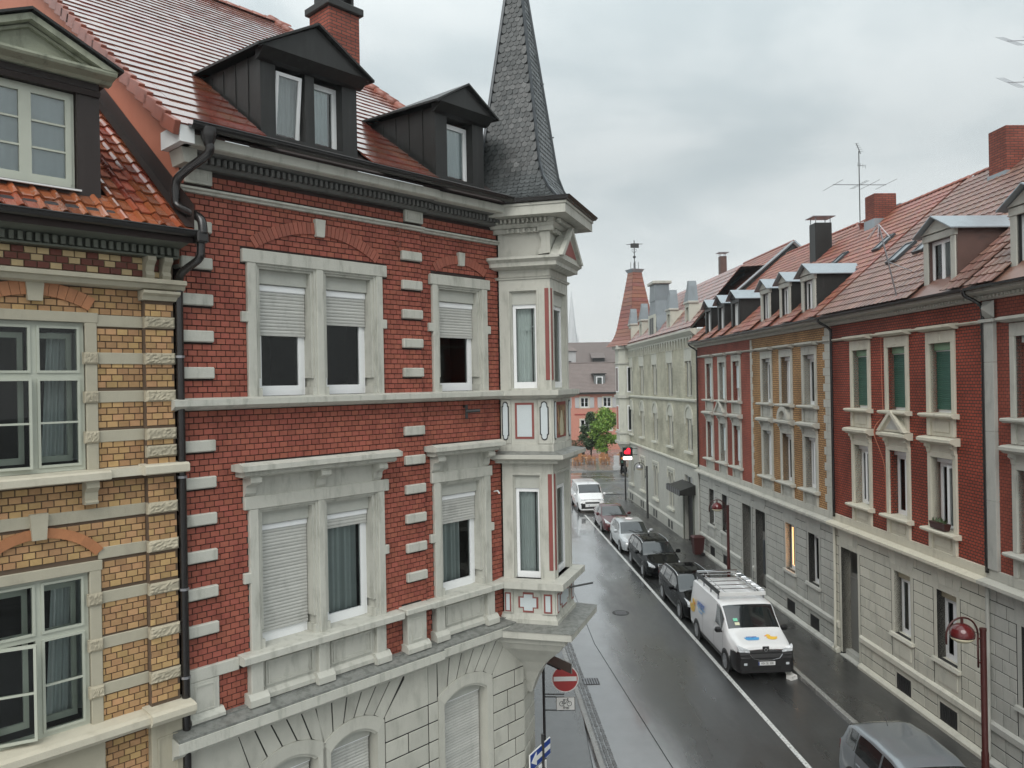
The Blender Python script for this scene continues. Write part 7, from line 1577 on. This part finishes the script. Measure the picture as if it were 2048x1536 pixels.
for z0, z1, a, b in ((11.95, 12.7, 1.45, 1.25), (12.7, 13.5, 1.25, 1.0), (13.5, 14.5, 1.0, .78), (14.5, 15.6, .78, .7)): m.slab([(x - a, -.08), (x + a, -.08), (x + a, .9), (x - a, .9)], z0, z1, pts2=[(x - b, -.04), (x + b, -.04), (x + b, .9), (x - b, .9)])
g = m.obj('zinc_gable', 'lead_blue', n4); box('gable_cap', 'grey_trim', g, x - .85, x + .85, -.2, 1.05, 15.6, 15.8, b=.03); box('gable_field', 'cream_brick_trim', g, x - .95, x + .95, -.14, .0, 12.05, 13.6)
for s_ in (-.3, .3): box('gable_window', 'door_dark', g, x + s_ - .22, x + s_ + .22, -.16, -.1, 12.2, 13.4)
chimney(n4, 13.7, 14.1, 3.0, 3.4, 14.5, 16.7, 'rust_metal', cap=16.9)
# turret bay and spire on the corner
bay = [(-.9, -.75), (.5, -.75), (.9, -.3), (.9, .6), (-1.6, .6), (-1.6, -.1)]
m = MB(); m.slab(bay, 4.5, 12.0); by = m.obj('turret_bay', 'cream_brick_trim', n4)
gr_ = lambda e: [(p[0] * (1 + e) - .0, p[1] * (1 + e) if p[1] < 0 else p[1]) for p in bay]
for z0, z1, e in ((4.4, 4.6, .16), (7.95, 8.2, .16), (5.2, 5.3, .12), (11.75, 12.05, .25), (10.6, 10.7, .1)): MB().slab(gr_(e), z0, z1).obj('bay_moulding', 'grey_trim', by)
MB().slab([(p[0] * .25 - .2, p[1] * .2 + .1) for p in bay], 3.1, 4.4, pts2=bay).obj('bay_corbel', 'cream_brick_trim', by)
for z0, z1 in ((5.4, 7.4), (8.4, 10.4)):
    w = box('bay_window', 'pvc', by, -.75, .35, -.775, -.74, z0, z1); MB().quad((-.65, -.78, z0 + .1), (.25, -.78, z0 + .1), (.25, -.78, z1 - .1), (-.65, -.78, z1 - .1)).obj('pane', 'car_glass', w, fix=False)
    w = box('bay_window', 'pvc', by, .895, .925, -.2, .5, z0, z1); MB().quad((.93, -.12, z0 + .1), (.93, .42, z0 + .1), (.93, .42, z1 - .1), (.93, -.12, z1 - .1)).obj('pane', 'car_glass', w, fix=False)
tc_ = (.0, .75); m = MB(T(tc_[0], tc_[1], 0) @ RZ(rad(20)))
pf = [(12.0, 1.75), (12.25, 1.5), (12.6, 1.28), (13.2, 1.1), (14.2, .93), (15.5, .72), (16.8, .52), (17.75, .38)]
for (z0, a), (z1, b) in zip(pf, pf[1:]): m.slab([(-a, -a), (a, -a), (a, a), (-a, a)], z0, z1, pts2=[(-b, -b), (b, -b), (b, b), (-b, b)])
ts = m.obj('turret_spire', 'tile_far', n4)
for fz in range(4):                           # tile courses on the turret
    for k in range(19):
        z = 12.15 + k * .3; a = float(np.interp(z, [p[0] for p in pf], [p[1] for p in pf])) + .012; b = float(np.interp(z + .3, [p[0] for p in pf], [p[1] for p in pf])) + .002; f = T(tc_[0], tc_[1], 0) @ RZ(rad(20) + fz * math.pi / 2)
        MB(f).add([(-a, -a - .02, z), (a, -a - .02, z), (b, -b, z + .3), (-b, -b, z + .3), (-a, -a, z - .02), (a, -a, z - .02)], [(0, 1, 2, 3), (4, 5, 1, 0)]).obj('tile_course', 'tile_far', ts)
MB(T(tc_[0], tc_[1], 0) @ RZ(rad(20))).slab([(-.42, -.42), (.42, -.42), (.42, .42), (-.42, .42)], 17.75, 18.0, pts2=[(-.55, -.55), (.55, -.55), (.55, .55), (-.55, .55)]).obj('spire_cap', 'zinc', ts)
m = MB(T(tc_[0], tc_[1], 0)); m.tube([(0, 0, 18), (0, 0, 20.3)], .035, 6); m.lathe([(0, -.14), (.12, -.04), (.12, .04), (0, .14)], 10, (0, 0, 19.0)); m.obj('finial', 'iron', ts)
for a in range(4): MB(T(tc_[0], tc_[1], 0)).tube([(.3 * math.cos(a * 1.57), .3 * math.sin(a * 1.57), 18.0), (.3 * math.cos(a * 1.57), .3 * math.sin(a * 1.57), 18.6)], .02, 5).obj('finial_rod', 'iron', ts)
m = MB(T(tc_[0], tc_[1], 20.0)); m.tube([(-.1, -.6, 0), (.1, .65, 0)], .025, 5); m.prism([(-.05, -.02), (.05, -.3), (.1, -.3), (.12, .05)], -.3, .35); m.obj('weather_vane', 'iron', ts)
for s_ in (-1, 1): MB(T(tc_[0], tc_[1], 19.5)).tube([(0, 0, -.2), (0, s_ * .2, .0), (0, s_ * .16, .12), (0, s_ * .08, .05)], .014, 5).obj('scroll', 'iron', ts)
# heart sign
hs = thing('heart_sign', 'black box sign with glowing red heart on the cream corner house', 'sign', (*rp(38.6, -.75), 3.4), 0)
bx_ = box('sign_box', 'plastic_black', hs, -.36, .36, -.1, .1, .3, .95, b=.01); box('light_strip', 'white_light', hs, -.34, .34, -.09, .09, .02, .298, b=.06)
ht = [(.26 * (math.sin(t) ** 3), .62 + .016 * (13 * math.cos(t) - 5 * math.cos(2 * t) - 2 * math.cos(3 * t) - math.cos(4 * t))) for t in [2 * math.pi * i / 36 for i in range(36)]]
MB(T(0, 0, .62) @ RY(-rad(42)) @ T(.02, 0, -.6)).prism(ht, -.125, -.1).obj('heart', 'heart_light', hs); MB().tube([(.3, 0, .85), (.8, 0, .85)], .025, 6).obj('bracket', 'iron', hs); MB().tube([(.3, 0, .4), (.8, 0, .4)], .025, 6).obj('bracket', 'iron', hs)
# traffic light at the far corner
tl = thing('traffic_light', 'dark traffic light on a post at the far street corner', 'traffic light', (*rp(40.9, -.5), .12), 0)
MB().tube([(0, 0, 0), (0, 0, 3.7)], .06, 8).obj('post', 'iron', tl); hd2 = box('signal_head', 'plastic_black', tl, -.38, -.1, -.15, .15, 2.75, 3.7, b=.02)
for k, c in enumerate(('tail_lamp', 'decal_orange', 'shutter_green')): MB(T(-.24, -.16, 3.5 - k * .28) @ RX(math.pi / 2)).lathe([(0, 0), (.09, 0), (.09, .02), (0, .02)], 12).obj('signal_lens', c if k else 'rubber', hd2)
# ================================================================== the square: restaurant, trees, tables
rs = thing('restaurant_house', 'salmon pink restaurant with brown tiled roof facing the square', 'house', (-4, 104, 0), 0); RW = 34
wu = [4.6 + k * 3.05 for k in range(9)]
m = MB(); wall_mesh(m, 0, RW, 0, 7.9, 0, [(x - .55, x + .55, 5.85, 7.2) for x in wu] + [(x - .6, x + .6, 2.7, 4.2) for x in wu], .2); m.obj('wall', 'pink_plaster', rs)
for x in wu:
    for z0, z1, hw in ((5.85, 7.2, .55), (2.7, 4.2, .6)):
        window(rs, x - hw, x + hw, z0, z1, .1, split=1, bars=1, deep=.4, fw=.06, sw=.06)
        for a, b, c, d in ((x - hw - .14, x - hw, z0 - .12, z1 + .14), (x + hw, x + hw + .14, z0 - .12, z1 + .14), (x - hw, x + hw, z1, z1 + .14), (x - hw, x + hw, z0 - .12, z0)): box('window_surround', 'cream_trim', rs, a, b, -.03, .1, c, d)
    for s_ in (-1, 1): box('shutter_leaf', 'far_stone', rs, x + s_ * 1.0 - .3, x + s_ * 1.0 + .3, -.06, -.01, 5.8, 7.2)
link('restaurant_lettering', text_mesh('SAN MARTINO', .55, 'sign_red', .03, .02), rs, mw=T(16.0, -.05, 4.95) @ RX(math.pi / 2)); link('restaurant_lettering', text_mesh('RISTORANTE', .24, 'sign_red', .03, .02), rs, mw=T(13.1, -.05, 4.9) @ RX(math.pi / 2))
m = MB(); m.add([(-.5, -.6, 7.8), (RW + .5, -.6, 7.8), (RW + .5, 5.5, 12.0), (-.5, 5.5, 12.0), (RW + .5, 11, 7.8), (-.5, 11, 7.8)], [(0, 1, 2, 3), (3, 2, 4, 5), (0, 3, 5), (1, 4, 2)]); m.obj('roof', 'far_roof', rs)
MB().sweep([(-.65, 7.7), (-.65, 7.85), (-.5, 7.9), (.1, 7.9), (.1, 7.6)], -.5, RW + .5).obj('eave', 'dark_zinc', rs)
sa = math.atan2(4.2, 6.1); rows_ = MB()
for k in range(22): v = .15 + k * .33; rows_.box(-.5, RW + .5, -.6 + v * math.cos(sa), -.6 + v * math.cos(sa) + .06, 7.8 + v * math.sin(sa) + .0, 7.8 + v * math.sin(sa) + .05)
rows_.obj('tile_courses', 'far_roof', rs, kind='stuff')
MB().tube([(-.5, 5.5, 12.02), (RW + .5, 5.5, 12.02)], .12, 6).obj('ridge_cap', 'far_roof', rs)
d = box('dormer', 'dark_zinc', rs, 15.2, 16.7, 1.2, 3.4, 8.4, 10.3); window(rs, 15.5, 16.4, 8.75, 10.0, 1.12, deep=.05, fw=.08, room='room_pale'); box('dormer_roof', 'dark_zinc', d, 15.0, 16.9, 1.0, 4.0, 10.3, 10.45)
bh = thing('town_house', 'tall brown tiled roof rising behind the restaurant', 'house', (-8, 128, 0), 0); m = MB(); m.box(0, 45, 0, 12, 0, 9.8); m.obj('wall', 'far_stone', bh); m = MB(); m.add([(-.5, -.6, 9.7), (45.5, -.6, 9.7), (45.5, 6, 16.2), (-.5, 6, 16.2), (45.5, 12.6, 9.7), (-.5, 12.6, 9.7)], [(0, 1, 2, 3), (3, 2, 4, 5), (0, 3, 5), (1, 4, 2)]); m.obj('roof', 'far_roof', bh)
for x, w in ((22.6, 2.0), (29.0, 2.2)): d = box('dormer', 'dark_zinc', bh, x - w / 2, x + w / 2, 1.2, 4.5, 11.4, 13.4); MB().add([(x - w / 2 - .2, .9, 13.3), (x + w / 2 + .2, .9, 13.3), (x + w / 2 + .2, 5, 14.6), (x - w / 2 - .2, 5, 14.6)], [(0, 1, 2, 3)]).obj('dormer_roof', 'far_roof', d)
MB().prism([(24.2, 11.2), (27.6, 11.2), (25.9, 13.0)], 1.6, 5).obj('gable', 'dark_zinc', bh); box('skylight', 'white_board', bh, 26.4, 27.1, 3.0, 3.3, 13.1, 13.9)
lh = thing('town_house', 'dark house edge beside the church tower behind the oriel', 'house', (3, 116, 0), 0); box('wall', 'far_stone', lh, 0, 6.7, 0, 8, 0, 14, b=.05); m = MB(); m.add([(-.3, -.3, 14), (7, -.3, 14), (7, 8, 14), (-.3, 8, 14), (3.2, 4, 17)], [(0, 1, 4), (1, 2, 4), (2, 3, 4), (3, 0, 4)]); m.obj('roof', 'far_roof', lh); box('window', 'door_dark', lh, 4.6, 6.0, -.05, .02, 10.5, 12.5)
# church
ch = thing('church', 'pale grey church tower with slender spire fading in the rain', 'church', (47.5, 600, 0), 0)
m = MB(); m.box(-4, 4, -4, 4, 0, 38); m.obj('tower', 'church_stone_hazed', ch); MB().lathe([(4.6, 0), (3.9, 5), (3.0, 14), (1.6, 28), (.25, 42), (.0, 44)], 8, (0, 0, 38)).obj('spire', 'church_stone_hazed', ch); box('tower_gallery', 'church_stone_hazed', ch, -4.6, 4.6, -4.6, 4.6, 36.5, 38)
for sx in (-1, 1):
    for sy in (-1, 1): MB().lathe([(.8, 0), (.8, 4), (.05, 9)], 6, (sx * 4, sy * 4, 38)).obj('pinnacle', 'church_stone_hazed', ch)
for x in (-1.6, 1.6): MB().prism([(x - .8, 28), (x + .8, 28), (x + .8, 33.5), (x, 35), (x - .8, 33.5)], -4.1, -3.9).obj('belfry_opening', 'dark_zinc', ch)
MB().prism([(-3, 38.5), (3, 38.5), (0, 45)], -4.2, -3.5).obj('tower_gable', 'church_stone_hazed', ch); m = MB(); m.box(-10, 10, 4, 60, 0, 20); m.prism([(-11, 20), (11, 20), (0, 32)], 4, 60); m.obj('nave', 'church_stone_hazed', ch)
# trees
M('chair_wood', (.30, .14, .065), .5, .2, 8, tone=.2)
def tree(label, loc, h, rw, rz0, n, leaf, seed, name='tree'):
    rnd = random.Random(seed); t = thing(name, label, 'tree', loc, 0, 'trees on the square'); m = MB()
    m.tube([(0, 0, 0), (.03, .02, h * .25), (-.02, .04, h * .5), (.04, 0, h * .85)], [.11, .09, .06, .02], 8)
    cl = []
    for k in range(34):
        u = rnd.random(); z = rz0 + (h - rz0) * u; r = rw * (math.sin(math.pi * min(1, .12 + .88 * u)) ** .7) * rnd.uniform(.25, 1) * (1 - .25 * u); a = rnd.uniform(0, 6.28); c = Vector((r * math.cos(a), r * math.sin(a), z)); cl.append((c, rnd.uniform(.5, .85) * rw * .6))
        if k < 12: m.tube([(0, 0, max(.9, z * .72)), tuple(c * .5 + Vector((0, 0, z * .42))), tuple(c)], [.035, .025, .01], 5)
    m.obj('trunk', 'bark', t); L_ = MB()
    for c, r in cl:
        for k in range(n // len(cl)):
            d = Vector((rnd.gauss(0, 1), rnd.gauss(0, 1), rnd.gauss(0, 1))).normalized() * r * rnd.random() ** .6 * rnd.uniform(.6, 1.25); p = c + Vector((d.x, d.y, d.z * .75)); a = Vector((rnd.gauss(0, 1), rnd.gauss(0, 1), rnd.gauss(0, .6))).normalized(); b = a.cross(Vector((rnd.gauss(0, 1), rnd.gauss(0, 1), rnd.gauss(0, 1)))).normalized(); s = rnd.uniform(.11, .2)
            L_.add([tuple(p - a * s), tuple(p + b * s * .5), tuple(p + a * s), tuple(p - b * s * .5)], [(0, 1, 2, 3)], rnd.random())
    L_.obj('crown', leaf, t, fix=False, tone=True)
tree('bright green leafy tree in front of the restaurant', (11.3, 93, .1), 5.7, 1.85, 1.0, 11000, 'leaf_bright', 3); tree('darker slim tree left of the bright green one', (9.6, 95, .1), 5.2, 1.3, 1.1, 6000, 'leaf_dark', 5); tree('small green tree half hidden by the corner turret', (13.9, 94.5, .1), 4.2, 1.3, 1.5, 2600, 'leaf_bright', 9)
def shrub(label, loc, w, h, seed):
    rnd = random.Random(seed); t = thing('shrub', label, 'shrub', loc, 0, 'potted shrubs round the terrace'); m = MB(); m.slab([(-w * .6, -.25), (w * .6, -.25), (w * .6, .25), (-w * .6, .25)], 0, .5); m.obj('planter', 'dark_zinc', t); L_ = MB()
    for k in range(900): a, u = rnd.uniform(0, 6.28), rnd.random(); r = w * math.sqrt(rnd.random()) * (.6 + .4 * math.sin(u * 3.1)); p = Vector((r * math.cos(a), r * .5 * math.sin(a), .45 + u * h)); q = Vector((rnd.gauss(0, 1), rnd.gauss(0, 1), rnd.gauss(0, 1))).normalized(); b = q.cross(Vector((0, .3, 1))).normalized(); s = rnd.uniform(.06, .12); L_.add([tuple(p - q * s), tuple(p + b * s * .5), tuple(p + q * s), tuple(p - b * s * .5)], [(0, 1, 2, 3)], rnd.random())
    L_.obj('foliage', 'leaf_dark', t, fix=False, tone=True)
for k, (x, y, l) in enumerate(((7.3, 96, 'grey green shrub nearest the oriel on the square'), (8.5, 97, 'grey green shrub between the oriel and the trees'), (6.2, 98, 'grey green shrub mostly behind the oriel'))): shrub(l, (x, y, .1), .8, 1.5, 20 + k)
def table(loc, rz, label):
    t = thing('cafe_table', label, 'table', loc, rz, 'wooden tables on the terrace'); 
    for k in range(5): box('table_board', 'wood', t, -.55, .55, -.36 + k * .146, -.36 + k * .146 + .135, .72, .75)
    for x in (-.48, .48):
        for y in (-.3, .3): box('leg', 'wood', t, x - .03, x + .03, y - .03, y + .03, 0, .72)
def chair(loc, rz, label):
    c = thing('cafe_chair', label, 'chair', loc, rz, 'wooden chairs on the terrace'); box('seat', 'chair_wood', c, -.22, .22, -.22, .22, .43, .47); box('backrest', 'chair_wood', c, -.22, .22, .19, .22, .6, .92)
    for x in (-.19, .19):
        box('leg', 'chair_wood', c, x - .02, x + .02, -.21, -.17, 0, .43); box('leg', 'chair_wood', c, x - .02, x + .02, .18, .22, 0, .92)
TP = [(7.0, 85.2), (8.6, 86.0), (10.1, 85.4), (11.9, 86.2), (13.2, 85.2), (7.8, 88.6), (10.4, 89.0), (12.6, 89.2)]
for k, (x, y) in enumerate(TP):
    side = 'front' if k < 5 else 'back'; n_ = ('first', 'second', 'third', 'fourth', 'fifth')[k if k < 5 else k - 5]
    table((x, y, .1), random.uniform(-.1, .1), f'wooden table, {n_} from the left in the {side} row of the terrace')
    for dx, dy, r, w_ in ((-.25, -.62, 0, 'street side, left'), (.3, -.62, 0, 'street side, right'), (.0, .62, math.pi, 'house side')):
        chair((x + dx, y + dy, .1), r + math.pi * 0 + random.uniform(-.3, .3) + (math.pi if dy < 0 else math.pi), f'wooden chair on the {w_} of the {n_} table in the {side} row')
bo = thing('advert_stand', 'grey stone block on the plaza between the tables and the road', 'stand', (11.0, 82.2, .1), 0); box('base', 'far_stone', bo, -.4, .4, -.3, .3, 0, .15); box('panel', 'far_stone', bo, -.3, .3, -.12, .12, .15, 1.25, b=.03)
# motor scooter by the corner
sc2 = thing('motor_scooter', 'dark motor scooter parked at the far corner by the traffic light', 'scooter', (10.9, 76.5, .005), rad(100))
for x in (-.6, .62): MB(T(x, 0, .25) @ RX(math.pi / 2)).lathe([(0, -.05), (.2, -.06), (.25, -.03), (.25, .03), (.2, .06), (0, .05)], 18).obj('wheel', 'rubber', sc2)
m = MB(); m.slab([(-.85, -.12), (-.2, -.16), (-.2, .16), (-.85, .12)], .35, .75, pts2=[(-.9, -.1), (-.15, -.12), (-.15, .12), (-.9, .1)]); m.slab([(-.2, -.15), (.4, -.15), (.4, .15), (-.2, .15)], .2, .3); m.slab([(.35, -.2), (.5, -.15), (.5, .15), (.35, .2)], .25, 1.0, pts2=[(.2, -.18), (.35, -.12), (.35, .12), (.2, .18)]); m.obj('body', 'paint_black', sc2)
m = MB(); m.slab([(-.8, -.13), (-.15, -.13), (-.15, .13), (-.8, .13)], .76, .84); m.obj('seat', 'plastic_black', sc2); MB().tube([(.2, -.35, 1.08), (.28, 0, 1.02), (.2, .35, 1.08)], .025, 6).obj('handlebar', 'iron', sc2); MB().tube([(.62, 0, .25), (.3, 0, 1.0)], .04, 6).obj('fork', 'iron', sc2)
# ================================================================== rain haze
hz_ = bpy.data.materials.new('haze'); hz_.use_nodes = True; nt = hz_.node_tree; nt.nodes.remove(nt.nodes['Principled BSDF'])
pv = nt.nodes.new('ShaderNodeVolumePrincipled'); pv.inputs['Color'].default_value = (.93, .95, .96, 1); pv.inputs['Density'].default_value = .0009; pv.inputs['Anisotropy'].default_value = .72
nt.links.new(pv.outputs[0], nt.nodes['Material Output'].inputs['Volume']); MATS['haze'] = hz_
h_ = MB().box(-880, 880, -190, 900, -1.03, 88).obj('haze', 'haze', None, kind='stuff', fix=False)
